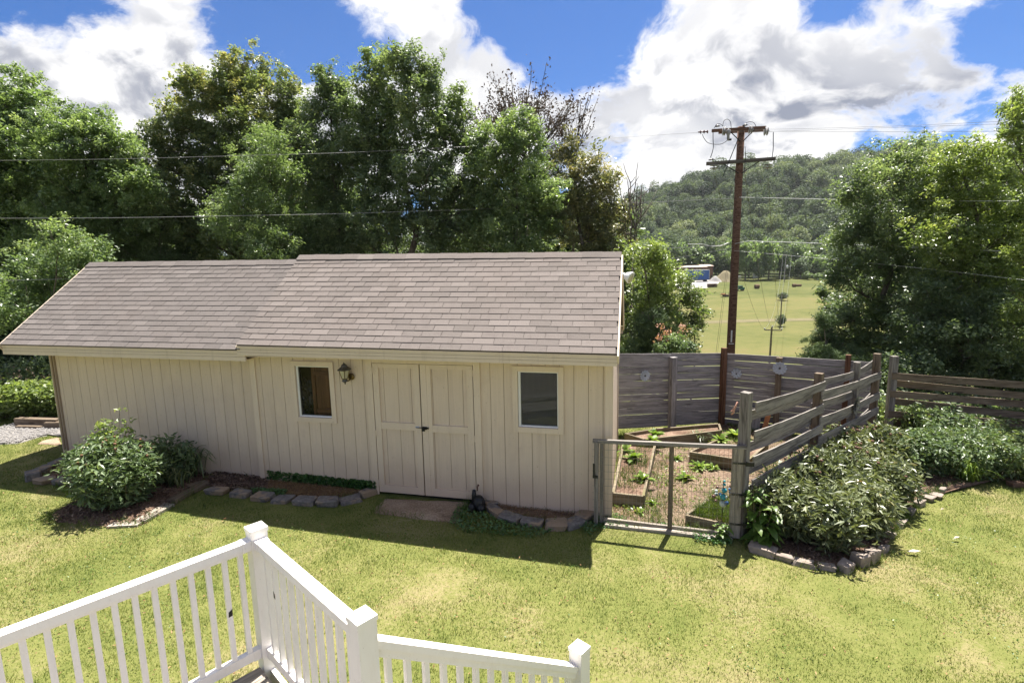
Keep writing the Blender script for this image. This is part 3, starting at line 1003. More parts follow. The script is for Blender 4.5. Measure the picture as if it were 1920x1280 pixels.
beam('fascia', S(-7.76, 2 * RO + .335, 1.87), S(2.955, 2 * RO + .335, 1.87), .024, .15, 'fascia_paint', shed)
# step between the two roofs
beam('rake_board', S(-2.868, -.34, 1.968), S(-2.868, RO, 3.335), .016, .10, 'trim_paint', shed)

# windows -----------------------------------------------------------
for wi, (a, b_, z0, z1) in enumerate(WIN):
    w = thing('window', S((a + b_) / 2, 0, z0), None, None)
    del_ = None
    w.parent = shed; w.matrix_basis = WM[shed.name].inverted() @ WM[w.name]
    t_ = .078
    vboard('casing', a - t_, a - .001, z0 - t_, z1 + t_, -.026, -.001, 'trim_paint', w)
    vboard('casing', b_ + .001, b_ + t_, z0 - t_, z1 + t_, -.026, -.001, 'trim_paint', w)
    vboard('casing', a - .0005, b_ + .0005, z1, z1 + t_, -.025, -.001, 'trim_paint', w)
    vboard('casing', a - .0005, b_ + .0005, z0 - t_, z0, -.025, -.001, 'trim_paint', w)
    for (s0, s1, q0, q1) in ((a, a + .035, z0, z1), (b_ - .018, b_, z0, z1), (a + .036, b_ - .019, z0, z0 + .022), (a + .036, b_ - .019, z1 - .018, z1)):
        vboard('sash', s0, s1, q0, q1, .012, .055, 'white_frame', w)
    mb = MB(); rbox(mb, a + .03, b_ - .015, z0 + .015, z1 - .012, .034, .038)
    mb.build('pane', 'window_glass' if wi == 0 else 'window_glass', w)
    if wi == 1:
        mb = MB(); rbox(mb, a + .036, b_ - .019, z0 + .023, z1 - .019, .043, .045); mb.build('screen', 'insect_screen', w)
    else:
        vboard('sash', a + .036, a + .05, z0 + .023, z1 - .019, .020, .033, 'pewter', w)

# doors -------------------------------------------------------------
DO = -.004
vboard('door_jamb', -.868, -.762, -.42, 1.80, -.026, -.001, 'trim_paint', shed)
vboard('door_jamb', .868, .972, -.46, 1.80, -.026, -.001, 'trim_paint', shed)
vboard('door_head', -.760, .866, 1.735, 1.80, -.022, -.001, 'trim_paint', shed)
for di, (a, b_, mid) in enumerate(((-.752, .012, .745), (.030, .856, .735))):
    d = thing('door', S((a + b_) / 2, 0, -.36), None, None)
    d.parent = shed; d.matrix_basis = WM[shed.name].inverted() @ WM[d.name]
    z0, z1 = (-.350, 1.728)
    # panel boards
    n = 4; inner0, inner1 = a + .07, b_ - .07
    ed = np.linspace(a + .01, b_ - .01, n + 1) + np.array([0, -.03, .02, .05, 0])
    mb = MB(); rbox(mb, a + .005, b_ - .005, z0 + .005, z1 - .005, .022, .04); mb.build('door_back', 'groove_paint', d)
    for k in range(n):
        vboard('door_plank', ed[k] + .003, ed[k + 1] - .003, z0 + .006, z1 - .006, .006, .0215, 'siding_paint', d, bevel=.002)
    o0, o1 = -.020, .0055
    vboard('stile', a, a + .095, z0, z1, o0, o1, 'trim_paint', d)
    vboard('stile', b_ - (.10 if di == 0 else .095), b_, z0, z1, o0, o1, 'trim_paint', d)
    if di == 1: vboard('stile', a + .0965, a + .165, z0, z1, o0 + .003, o1, 'trim_paint', d)
    i0 = a + (.0965 if di == 0 else .1665); i1 = b_ - (.1015 if di == 0 else .0965)
    vboard('door_rail', i0, i1, z1 - .065, z1, o0 + .002, o1, 'trim_paint', d)
    vboard('door_rail', i0, i1, mid - .055, mid + .055, o0 + .002, o1, 'trim_paint', d)
    vboard('door_rail', i0, i1, z0, z0 + .12, o0 + .002, o1, 'trim_paint', d)
    hs = a - .004 if di == 0 else b_ + .006
    for hz in (1.62, .62, -.2):
        mb = MB(); rbox(mb, hs - .03, hs + .03, hz - .045, hz + .045, -.0285, -.0265)
        mb.tube([S(hs, -.032, hz - .05), S(hs, -.032, hz + .05)], .007, 6); mb.build('hinge', 'trim_paint', d)
    if di == 1:
        mb = MB(); zz = .742
        rbox(mb, .035, .105, zz - .022, zz + .022, -.030, -.0205)
        mb.tube([S(-.07, -.034, zz + .006), S(.02, -.038, zz + .004), S(.10, -.036, zz + .002)], .006, 6)
        mb.box(S(.055, -.045, zz - .025), US * .022, NS * .009, UP * .018)
        mb.tube([S(.04, -.045, zz - .01), S(.04, -.045, zz + .018), S(.055, -.045, zz + .028), S(.07, -.045, zz + .018), S(.07, -.045, zz - .01)], .005, 6)
        rbox(mb, .10, .135, zz - .012, zz + .014, -.034, -.0205)
        mb.build('latch', 'black_plastic', d)
        mb = MB(); mb.tube([S(-.085, -.03, zz + .008), S(-.02, -.032, zz + .010)], .005, 6); rbox(mb, -.075, -.02, zz - .008, zz + .022, -.026, -.0205); mb.build('hasp', 'galvanised', d)

# concrete step before the doors
tag(sheet('door_slab', [gnd(722, 934), gnd(880, 941), gnd(862, 972), gnd(850, 980), gnd(700, 963), gnd(705, 950)], 'concrete', .02, 'worn brown concrete slab in the lawn before the shed doors', 'slab', hump=.012), kind='structure')

# cabinet and plastic bag seen through the shed window
cab = thing('storage_cabinet', S(-1.55, .32, -.39), 'brown wooden cabinet inside the shed behind the window by the lantern', 'cabinet')
mb = MB(); rbox(mb, -1.93, -1.20, -.385, 1.72, .16, .60); mb.build('carcass', 'cabinet_wood', cab)
beam('cabinet_door', S(-1.63, .148, -.33), S(-1.63, .148, 1.70), .58, .018, 'cabinet_wood', cab, up=NS)
for s0, s1, z0, z1 in ((-1.92, -1.86, .50, 1.69), (-1.40, -1.34, .50, 1.69), (-1.859, -1.401, .86, .92), (-1.859, -1.401, 1.48, 1.54)):
    vboard('door_frame', s0, s1, z0, z1, .122, .138, 'cabinet_wood', cab)
bagp = []
bm = bmesh.new(); bmesh.ops.create_icosphere(bm, subdivisions=4, radius=1)
rr = np.random.default_rng(3)
Vb = np.array([v.co[:] for v in bm.verts])
dis = sum(np.sin(Vb @ rr.normal(size=3) * fq + rr.random() * 6) * a_ for fq, a_ in ((4, .12), (7, .10), (11, .08), (17, .05), (23, .04)))
Vb = Vb * (1 + dis)[:, None]
Fb = [[v.index for v in f.verts] for f in bm.faces]; bm.free()
W_ = S(-2.22, .38, 1.02) + Vb[:, :1] * US * .11 + Vb[:, 1:2] * NS * .10 + Vb[:, 2:3] * UP * .30
tag(obj('plastic_bag', W_, Fb, 'plastic_film', smooth=False), 'crumpled dark plastic bag inside the shed window beside the cabinet', 'bag')
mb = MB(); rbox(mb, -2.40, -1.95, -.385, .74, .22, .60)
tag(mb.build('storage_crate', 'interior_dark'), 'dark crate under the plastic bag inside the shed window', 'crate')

# wall lantern ------------------------------------------------------
lc = S(-1.165, 0, 1.57)
lan = thing('wall_lantern', S(-1.165, -.002, 1.40), 'old brass coach lantern on the shed wall beside the doors', 'lantern')
lo = lambda s, o, z: lc + US * s + NS * o + UP * z
MB().lathe(lo(.05, -.0245, -.06), [(.055, 0), (.055, .008), (.045, .016), (.02, .02)], -NS, 14).build('back_plate', 'brass', lan, True)
MB().tube([lo(.05, -.03, -.06), lo(.05, -.07, -.10), lo(.03, -.10, -.115), lo(0, -.115, -.085)], .011, 8).build('arm', 'brass', lan, True)
top_r, bot_r, ht = .098, .052, .135
cx = lo(-.01, -.115, 0)
def ring(r, z, n=6, a0=0): return [cx + US * r * math.cos(a0 + 2 * math.pi * i / n) + NS * r * math.sin(a0 + 2 * math.pi * i / n) + UP * z for i in range(n)]
T_, B_ = ring(top_r * .9, .065), ring(bot_r * .9, -.07)
for i in range(6):
    j = (i + 1) % 6
    f_ = .06
    quad = [B_[i] * (1 - f_) + B_[j] * f_, B_[j] * (1 - f_) + B_[i] * f_, T_[j] * (1 - f_) + T_[i] * f_, T_[i] * (1 - f_) + T_[j] * f_]
    nv = np.cross(quad[1] - quad[0], quad[2] - quad[0]); nv /= np.linalg.norm(nv)
    obj('lantern_pane', quad + [p - nv * .003 for p in quad], [(0, 1, 2, 3), (7, 6, 5, 4), (0, 4, 5, 1), (1, 5, 6, 2), (2, 6, 7, 3), (3, 7, 4, 0)], 'lamp_glass', lan)
mb = MB()
for i in range(6): mb.tube([B_[i], T_[i]], .006, 5)
for R_ in (T_, B_):
    for i in range(6): mb.tube([R_[i], R_[(i + 1) % 6]], .006, 5)
mb.build('cage', 'brass', lan)
MB().lathe(cx + UP * .064, [(.112, 0), (.10, .012), (.058, .045), (.050, .050), (.046, .062), (.040, .078), (.022, .092), (.010, .098), (.010, .108), (.004, .118)], UP, 6).build('lantern_roof', 'pewter', lan)
MB().lathe(cx - UP * .072, [(.050, 0), (.040, -.012), (.030, -.022), (.050, -.030), (.045, -.042), (.020, -.060), (.010, -.066), (.012, -.076), (.003, -.095)], UP, 10).build('finial', 'pewter', lan, True)
MB().tube([cx - UP * .07, cx - UP * .01], .014, 8).build('candle', 'white_light', lan, True)

# flood light at the gable, small camera under the eave
fl = thing('flood_light', S(2.975, .95, 2.98), 'white round flood light high on the right gable of the shed', 'light')
fc = S(3.06, .95, 2.97)
fax = US * .75 - NS * .35 - UP * .35
MB().tube([S(2.972, 1.0, 3.0), S(3.0, .99, 3.0), fc - fax * .02], [.03, .022, .02], 8).build('bracket', 'white_light', fl)
MB().lathe(fc, [(.03, -.05), (.055, -.03), (.075, .01), (.092, .04), (.095, .055), (.085, .058)], fax, 16).build('reflector', 'white_light', fl, True)
MB().lathe(fc + fax * .055, [(.083, 0), (.06, .012), (.02, .018)], fax, 16).build('lens', 'lamp_glass', fl, True)
MB().lathe(S(-2.83, -.06, 1.79), [(.012, 0), (.026, .01), (.028, .03), (.02, .05)], (0, -.4, -1), 10)
ec = thing('eave_camera', S(-2.79, -.08, 1.80), 'tiny brown sensor tucked under the eave where the two roofs step', 'sensor')
MB().lathe(S(-2.79, -.08, 1.845), [(.012, 0), (.028, .008), (.030, .03), (.018, .05)], (0, -.5, -1), 10).build('housing', 'rusty_steel', ec, True)

# ------------------------------------------------------------------ deck railing
_v = ray(1900, 481); _v[2] = 0; DA = _v / np.linalg.norm(_v)
DB = np.array([-DA[1], DA[0], 0.0])
ZC = 1.20
pc1 = atz(479.7, 986.4, ZC); pc2 = atz(685, 1148.2, ZC)
LB = float(np.dot(pc1 - pc2, DB))
pc2 = pc1 - DB * LB
pc3 = atz(1086.5, 1211.3, .055)          # third post stands down the stair
ZD = .02
deck = thing('deck', (pc1[0], pc1[1], ZD), 'white vinyl deck railing with square posts and stair handrail in the foreground', 'deck')


def deck_post(p, zb, top):
    a = np.array([p[0], p[1], zb]); b_ = np.array([p[0], p[1], top - .028])
    po = beam('post', a, b_, .122, .122, 'white_vinyl', deck, up=DA, bevel=.005)
    cp = beam('post_cap', np.array([p[0], p[1], top - .030]), np.array([p[0], p[1], top]), .134, .134, 'vinyl_cap', po, up=DA, bevel=.004)
    return po


deck_post(pc1, ZD - .25, ZC)
deck_post(pc2, ZD - .25, ZC)
deck_post(pc3, float(G(pc3[0], pc3[1])) - .2, pc3[2])


def rail_run(A, B, zt, zb, n, first, step, slope=False):
    """top rail, bottom rail and balusters between two post faces; A and B carry z offsets of the top rail"""
    x = (B - A) / np.linalg.norm(B - A)
    beam('top_rail', A - UP * .030, B - UP * .030, .088, .060, 'white_vinyl', deck, bevel=.008)
    beam('rail_channel', A - UP * .073, B - UP * .073, .052, .026, 'white_vinyl', deck, bevel=.004)
    beam('bottom_rail', A - UP * (zt - zb), B - UP * (zt - zb), .052, .075, 'white_vinyl', deck, bevel=.012)
    L = np.linalg.norm(B - A)
    for k in range(n):
        s = first + k * step
        if s > L - .02: break
        p = A + x * s
        bal = beam('baluster', p - UP * (zt - zb - .03), p - UP * .08, .035, .035, 'white_vinyl', deck, up=DA, bevel=.004)
        if k == 1:  # small dark plate on one baluster of each run
            c = p - UP * .52 - DB * .018 if abs(np.dot(x, DA)) > .5 else p - UP * .36 - DA * .018
            e = DA if abs(np.dot(x, DA)) > .5 else DB
            q_ = np.cross(e, UP)
            Pq = [c - e * .014 - UP * .028, c + e * .016 - UP * .024, c + e * .018 + UP * .030, c - e * .010 + UP * .012]
            obj('dark_mark', Pq + [p_ + q_ * .002 for p_ in Pq] , [(0, 1, 2, 3), (7, 6, 5, 4), (0, 4, 5, 1), (1, 5, 6, 2), (2, 6, 7, 3), (3, 7, 4, 0)], 'dark_metal', bal)


ztr = ZC - .085
a0 = pc1.copy(); a0[2] = ztr
rail_run(a0 - DA * .062, a0 - DA * 2.7, ztr, .150, 30, .075, .1125)
b0 = pc1.copy(); b0[2] = ztr; b1 = pc2.copy(); b1[2] = ztr
rail_run(b0 - DB * .062, b1 + DB * .062, ztr, .150, 30, .10, .139)
# collars where the rails meet the posts
for p, dvec in ((a0, -DA), (b0, -DB)):
    beam('rail_collar', p + dvec * .0615 - UP * .032, p + dvec * .125 - UP * .032, .096, .070, 'white_vinyl', deck, bevel=.008)
    q_ = p.copy(); q_[2] = .150
    beam('rail_collar', q_ + dvec * .0615, q_ + dvec * .115, .062, .085, 'white_vinyl', deck, bevel=.006)
# stair handrail
sd_ = pc3 - pc2; sd_[2] = 0; sd_ /= np.linalg.norm(sd_)
r0 = pc2 + sd_ * .062
dd_ = ray(722, 1190); tt = np.linalg.norm((r0 - CAM)[:2]) / np.linalg.norm(dd_[:2]); c0 = np.array([r0[0], r0[1], (CAM + dd_ * tt)[2]])
r1 = pc3 - sd_ * .062
dd_ = ray(1070, 1246); tt = np.linalg.norm((r1 - CAM)[:2]) / np.linalg.norm(dd_[:2]); c1 = np.array([r1[0], r1[1], (CAM + dd_ * tt)[2]])
beam('stair_rail', c0 - UP * .02, c1 - UP * .02, .085, .045, 'white_vinyl', deck, bevel=.008)
beam('stair_rail_channel', c0 - UP * .072, c1 - UP * .072, .052, .062, 'white_vinyl', deck, bevel=.004)
beam('bottom_rail', c0 - UP * .80, c1 - UP * .80, .052, .075, 'white_vinyl', deck, bevel=.01)
ns = 13
for k in range(ns):
    f_ = (k + .62) / (ns + .25)
    p = c0 * (1 - f_) + c1 * f_
    beam('baluster', p - UP * .79, p - UP * .105, .036, .036, 'white_vinyl', deck, up=DA, bevel=.004)
mb = MB()
pw_ = c1 - UP * .03 - DB * .055
mb.tube([pw_ + DA * .012 + UP * .055, pw_ + DA * .03 + UP * .02, pw_ + DA * .022 - UP * .01, pw_ + DA * .036 - UP * .03, pw_ + DA * .02 - UP * .06, pw_ + DA * .01 - UP * .07], .004, 6)
mb.build('cable_loop', 'cable_black', deck)
# deck floor and stair
nb = 22
for k in range(nb):
    o_ = .07 + k * .142
    A = pc1 - DB * o_ - DA * .075; B = pc1 - DB * o_ - DA * 3.2
    A[2] = B[2] = ZD - .013
    beam('floor_board', A, B, .138, .026, 'pale_wood', deck, bevel=.003)
for sgn in (0, 1):
    A = pc1 - (DA * 3.2 if sgn else DB * 3.2) + UP * (ZD - .16 - ZC); B = pc1 + UP * (ZD - .16 - ZC)
    A[2] = B[2] = ZD - .125
    off = (DB * .055 if sgn else DA * .045)
    beam('rim_joist', A - off * 0, B, .036, .19, 'white_vinyl', deck)
for k in range(3):
    zt = ZD - .165 * (k + 1)
    c = pc2 + DA * (.16 + .27 * k) - DB * .62; c[2] = zt - .018
    beam('stair_tread', c - DB * .55, c + DB * .55, .28, .036, 'pale_wood', deck)
# dark marks on two balusters
for px, py, dd in ((418, 1178, pc1 - DA * .40), (531, 1168, pc1 - DB * .28)):
    pass

# ------------------------------------------------------------------ foliage generators
def leaf_quads(C, size, aspect, rng, up=0.3, out_from=None, fold=.25, droop=0.0, axis=None):
    """C: leaf centres. Returns verts and faces (two triangles folded on the midrib) as arrays"""
    n = len(C)
    N = rng.normal(size=(n, 3)) * .6
    N[:, 2] += up
    if out_from is not None:
        D = C - out_from; D /= np.linalg.norm(D, axis=1)[:, None] + 1e-9
        N += D * .55
    N /= np.linalg.norm(N, axis=1)[:, None] + 1e-9
    if axis is None:
        T = rng.normal(size=(n, 3))
    else:
        T = axis + rng.normal(size=(n, 3)) * .35
    T[:, 2] -= droop
    T -= (T * N).sum(1)[:, None] * N
    T /= np.linalg.norm(T, axis=1)[:, None] + 1e-9
    Bt = np.cross(N, T)
    L = (size * rng.uniform(.65, 1.3, n))[:, None]
    w = L * aspect * .5
    base = C - T * L * .5; tip = C + T * L * .5 - N * L * .06
    mid = C - T * L * .05
    l = mid + Bt * w + N * w * fold; r = mid - Bt * w + N * w * fold
    V = np.stack([base, l, tip, r], 1).reshape(-1, 3)
    i = np.arange(n) * 4
    loops = np.stack([i, i + 2, i + 1, i, i + 3, i + 2], 1).ravel()
    return V, loops


def leaf_obj(name, V, loops, tint_per_leaf, mat, parent, tris_per=2):
    nt_ = len(loops) // 3
    c = V.mean(0); c[2] = V[:, 2].min()
    me = big_mesh(name, V - c, loops, np.arange(nt_) * 3, np.full(nt_, 3), mat, np.repeat(tint_per_leaf, tris_per))
    return place(bpy.data.objects.new(name, me), Matrix.Translation(Vector(c)), parent)


def limb_path(a, b, rng, n=6, wob=.08):
    a = np.asarray(a, float); b = np.asarray(b, float)
    t = np.linspace(0, 1, n)[:, None]
    L = np.linalg.norm(b - a)
    P = a + (b - a) * t
    P[:, 2] += (np.sin(t[:, 0] * math.pi) * -.06 + (t[:, 0] ** 1.6 - t[:, 0]) * .10) * L
    P[1:-1] += rng.normal(size=(n - 2, 3)) * wob * L * .35
    return P


_sprays = {}


def spray_protos(mat, rel, aspect, up, n):
    """six leafy sprays of unit radius carrying n small leaves each"""
    key = (mat, round(rel, 3), aspect, up, n)
    if key not in _sprays:
        res = []
        for i in range(6):
            rng = np.random.default_rng(900 + i)
            nb_ = 7
            tips = rng.normal(size=(nb_, 3)); tips /= np.linalg.norm(tips, axis=1)[:, None]
            tips *= rng.uniform(.45, .95, nb_)[:, None]; tips[:, 2] *= .7
            idx = rng.integers(0, nb_, n); f = rng.random(n) ** .6
            P = tips[idx] * f[:, None] + rng.normal(size=(n, 3)) * .17 * np.array([1, 1, .8])
            V, L = leaf_quads(P, rel, aspect, rng, up, np.array([0, 0, -.4]), droop=.25)
            T = rng.normal(size=n) * .15 + (rng.random(nb_)[idx] - .5) * .16
            me = big_mesh('spray', V, L, np.arange(len(L) // 3) * 3, np.full(len(L) // 3, 3), mat, np.repeat(T, 2))
            res.append(bpy.data.objects.new('spray', me))
        _sprays[key] = res
    return _sprays[key]


def scatter_nodes(name, protos):
    """geometry nodes: one of the proto meshes on every point, turned and sized by point attributes"""
    ng = bpy.data.node_groups.new(name, 'GeometryNodeTree')
    ng.interface.new_socket('Geometry', in_out='INPUT', socket_type='NodeSocketGeometry')
    ng.interface.new_socket('Geometry', in_out='OUTPUT', socket_type='NodeSocketGeometry')
    gi = ng.nodes.new('NodeGroupInput'); go = ng.nodes.new('NodeGroupOutput')
    jn = ng.nodes.new('GeometryNodeJoinGeometry')
    for p in protos:
        oi = ng.nodes.new('GeometryNodeObjectInfo'); oi.inputs['Object'].default_value = p
        g2 = ng.nodes.new('GeometryNodeGeometryToInstance')
        ng.links.new(oi.outputs['Geometry'], g2.inputs[0]); ng.links.new(g2.outputs[0], jn.inputs[0])
    iop = ng.nodes.new('GeometryNodeInstanceOnPoints'); iop.inputs['Pick Instance'].default_value = True
    def named(nm, typ):
        na = ng.nodes.new('GeometryNodeInputNamedAttribute'); na.data_type = typ; na.inputs[0].default_value = nm
        return na.outputs[0]
    ng.links.new(gi.outputs[0], iop.inputs['Points']); ng.links.new(jn.outputs[0], iop.inputs['Instance'])
    ng.links.new(named('pscale', 'FLOAT_VECTOR'), iop.inputs['Scale']); ng.links.new(named('prot', 'FLOAT_VECTOR'), iop.inputs['Rotation'])
    ng.links.new(named('pick', 'INT'), iop.inputs['Instance Index'])
    ng.links.new(iop.outputs[0], go.inputs[0])
    return ng


def point_obj(name, P, scale, rot, pick, ctint, protos, mat, parent=None):
    c = P.mean(0)
    me = bpy.data.meshes.new(name)
    me.vertices.add(len(P)); me.vertices.foreach_set('co', np.ascontiguousarray(P - c, dtype=np.float32).ravel())
    for nm, typ, arr in (('pscale', 'FLOAT_VECTOR', scale), ('prot', 'FLOAT_VECTOR', rot)):
        a = me.attributes.new(nm, typ, 'POINT'); a.data.foreach_set('vector', np.ascontiguousarray(arr, dtype=np.float32).ravel())
    a = me.attributes.new('pick', 'INT', 'POINT'); a.data.foreach_set('value', np.asarray(pick, dtype=np.int32))
    a = me.attributes.new('ctint', 'FLOAT', 'POINT'); a.data.foreach_set('value', np.asarray(ctint, dtype=np.float32))
    me.materials.append(MATS[mat])
    o = place(bpy.data.objects.new(name, me), Matrix.Translation(Vector(c)), parent)
    md = o.modifiers.new('leaves', 'NODES'); md.node_group = scatter_nodes(name, protos)
    o['kind'] = 'stuff'
    return o


def tree(name, label, base, blobs, mat, seed, leaf=.15, aspect=.55, dens=1.0, trunk_r=.14, cluster=.38, group=None, cat='tree', per=38, tint_top=0.0, sprays=0.0, up=.65, bark='bark', rag=1.12, patch_pow=1.0):
    rng = np.random.default_rng(seed)
    base = np.asarray(base, float)
    tr = thing(name, base, label, cat, group)
    Cs = np.array([b[0] for b in blobs]); Rs = np.array([b[1] for b in blobs])
    top = Cs[np.argmax(Cs[:, 2])]
    zmax = (Cs[:, 2] + Rs).max(); zmin = (Cs[:, 2] - Rs).min()
    # trunk and limbs
    mb = MB()
    ctr = (Cs * Rs[:, None] ** 2).sum(0) / (Rs ** 2).sum()
    tp = np.array([base - UP * .3, base * .72 + np.array([ctr[0], ctr[1], base[2]]) * .28 + UP * (ctr[2] - base[2]) * .35,
                   np.array([ctr[0], ctr[1], ctr[2] * .75 + base[2] * .25]), top - UP * (Rs.max() * .1)])
    tt = np.linspace(0, 1, 12)
    TP = np.stack([np.interp(tt, np.linspace(0, 1, 4), tp[:, k]) for k in range(3)], 1)
    TP[1:-1] += rng.normal(size=(10, 3)) * trunk_r * .5
    mb.tube(TP, trunk_r * (1.15 - tt * 1.0), 8)
    for c, r in zip(Cs, Rs):
        d = np.linalg.norm(TP - (c - UP * r * .9), axis=1) + (TP[:, 2] > c[2] - r * .2) * 50
        j = int(np.argmin(d))
        P = limb_path(TP[j], c + rng.normal(size=3) * r * .15, rng)
        r0 = trunk_r * (1.0 - tt[j] * .8) * .45
        mb.tube(P, np.linspace(r0, r0 * .25, len(P)), 6)
        for _ in range(5):
            dv = rng.normal(size=3); dv[2] = abs(dv[2]) * .6; dv /= np.linalg.norm(dv)
            q = limb_path(P[rng.integers(2, 5)], c + dv * r * .85, rng, 5)
            mb.tube(q, np.linspace(r0 * .35, .008, len(q)), 4)
    mb.build('trunk', bark, tr, True)
    CC, CS, CT = [], [], []
    for bi, (c, r) in enumerate(zip(Cs, Rs)):
        k = max(10, int(52 * r * r * dens / (cluster / .38) ** 2))
        d = rng.normal(size=(k, 3)); d /= np.linalg.norm(d, axis=1)[:, None]
        rad = r * (rng.random(k) ** .42) * rng.uniform(.78, rag, k)
        cc = c + d * rad[:, None] * np.array([1, 1, .92])
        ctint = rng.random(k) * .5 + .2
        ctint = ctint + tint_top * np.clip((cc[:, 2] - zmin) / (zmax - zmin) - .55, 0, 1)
        cs = cluster * rng.uniform(.6, 1.25, k)
        # a few sprays poke out of the outline
        if sprays:
            ks = int(k * sprays)
            ds = rng.normal(size=(ks, 3)); ds[:, 2] = np.abs(ds[:, 2]) * 1.2; ds /= np.linalg.norm(ds, axis=1)[:, None]
            cc = np.concatenate([cc, c + ds * (r * rng.uniform(1.0, 1.22, ks))[:, None]])
            ctint = np.concatenate([ctint, rng.random(ks) * .3 + .55]); cs = np.concatenate([cs, cluster * rng.uniform(.4, .8, ks)])
        CC.append(cc); CS.append(cs); CT.append(ctint)
    CC = np.concatenate(CC); CS = np.concatenate(CS); CT = np.concatenate(CT)
    nC = len(CC)
    protos_ = spray_protos(mat, leaf * .62 / cluster, aspect, up, int(per * 2.6))
    rot = np.column_stack([rng.normal(size=nC) * .35, rng.normal(size=nC) * .35, rng.random(nC) * 6.28])
    sc3 = CS[:, None] * np.array([1.12, 1.12, 1.0])
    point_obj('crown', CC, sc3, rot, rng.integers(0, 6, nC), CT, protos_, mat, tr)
    return tr


def px_blobs(lst, D, rng, spread=1.0):
    res = []
    for x, y, r in lst:
        rm = r / FPX * D
        dep = D + rng.uniform(-.7, .7) * spread
        res.append((at(x, y, dep), rm))
    return res


def bush(name, label, base, rad, h, nstem, mat, seed, leaf=.10, aspect=.34, per=16, group=None, cat='shrub', flowers=None, stem='stem_wood', flat=1.0):
    """a clump of arching stems carrying tufts of leaves"""
    rng = np.random.default_rng(seed)
    base = np.asarray(base, float)
    o = thing(name, base, label, cat, group)
    mb = MB(); Vs, Ls, Ts = [], [], []; nv = 0
    for i in range(nstem):
        a = rng.random() * 2 * math.pi; rr = math.sqrt(rng.random())
        foot = base + np.array([math.cos(a), math.sin(a), 0]) * rad * .35 * rr
        hh = h * (1 - .38 * rr * rr * flat) * rng.uniform(.78, 1.06)
        tip = base + np.array([math.cos(a) * rad * rr, math.sin(a) * rad * rr, hh])
        P = limb_path(foot - UP * .05, tip, rng, 5, .05)
        mb.tube(P, np.linspace(.007, .003, 5), 4)
        for k in range(5):
            f = (.32, .5, .66, .82, 1.0)[k]
            c = np.array([np.interp(f, np.linspace(0, 1, 5), P[:, j]) for j in range(3)])
            n = int(per * rng.uniform(.7, 1.3) * (1.0 if k > 1 else .75))
            ang = rng.random(n) * 2 * math.pi
            el = rng.normal(.15, .45, n)
            ax = np.stack([np.cos(ang) * np.cos(el), np.sin(ang) * np.cos(el), np.sin(el)], 1)
            L_ = leaf * rng.uniform(.7, 1.25, n)
            C = c + ax * (L_ * rng.uniform(.5, 1.5, n))[:, None]
            V, L = leaf_quads(C, leaf, aspect, rng, .75, None, fold=.35, droop=.25, axis=ax)
            Vs.append(V); Ls.append(L + nv); nv += len(V)
            Ts.append(np.clip(rng.random() * .35 + .25 + .2 * (f - .6) + rng.normal(size=n) * .17, 0, 1))
    mb.build('stems', stem, o)
    leaf_obj('foliage', np.concatenate(Vs), np.concatenate(Ls), np.concatenate(Ts), mat, o)
    if flowers:
        for k in range(flowers[0]):
            a = rng.random() * 2 * math.pi; rr = math.sqrt(rng.random()) * .9
            c = base + np.array([math.cos(a) * rad * rr, math.sin(a) * rad * rr, h * (1.02 - .36 * rr * rr * flat)])
            MB().lathe(c, [(.004, -.05), (.006, -.01), (.020, 0), (.024, .012), (.014, .024), (.003, .028)], (rng.normal() * .3, rng.normal() * .3, 1), 7).build('seed_head', flowers[1], o, True)
    return o


def scatter(name, label, poly, n, mat, seed, size=.03, aspect=.5, h=(.0, .03), up=.9, cat='ground cover', kind='stuff', keep=None, lift=0.0):
    rng = np.random.default_rng(seed)
    poly = np.asarray(poly)[:, :2]
    lo, hi = poly.min(0), poly.max(0)
    P = rng.uniform(lo, hi, (n * 3, 2)); P = P[in_poly(P, poly)][:n]
    if keep is not None: P = P[keep(P, rng)]
    z = G(P[:, 0], P[:, 1]) + lift + rng.uniform(h[0], h[1], len(P))
    V, L = leaf_quads(np.column_stack([P, z]), size, aspect, rng, up)
    o = leaf_obj(name, V, L, rng.random(len(P)), mat, None)
    return tag(o, label, cat, kind=kind)


# ------------------------------------------------------------------ garden enclosure
GRP_B = 'boards'
FA, FB, FC = at(1146, 800, 10.75), at(1350, 800, 11.6), at(1643, 800, 10.15)


def on_line(A, B, px, y=700):
    """where the vertical plane through A, B is seen at pixel column px"""
    n = np.array([-(B - A)[1], (B - A)[0], 0]); d = ray(px, y)
    return CAM + d * (np.dot(A - CAM, n) / np.dot(d, n))


def z_at(p, px, py):
    d = ray(px, py); t = np.linalg.norm((p - CAM)[:2]) / np.linalg.norm(d[:2])
    return (CAM + d * t)[2]


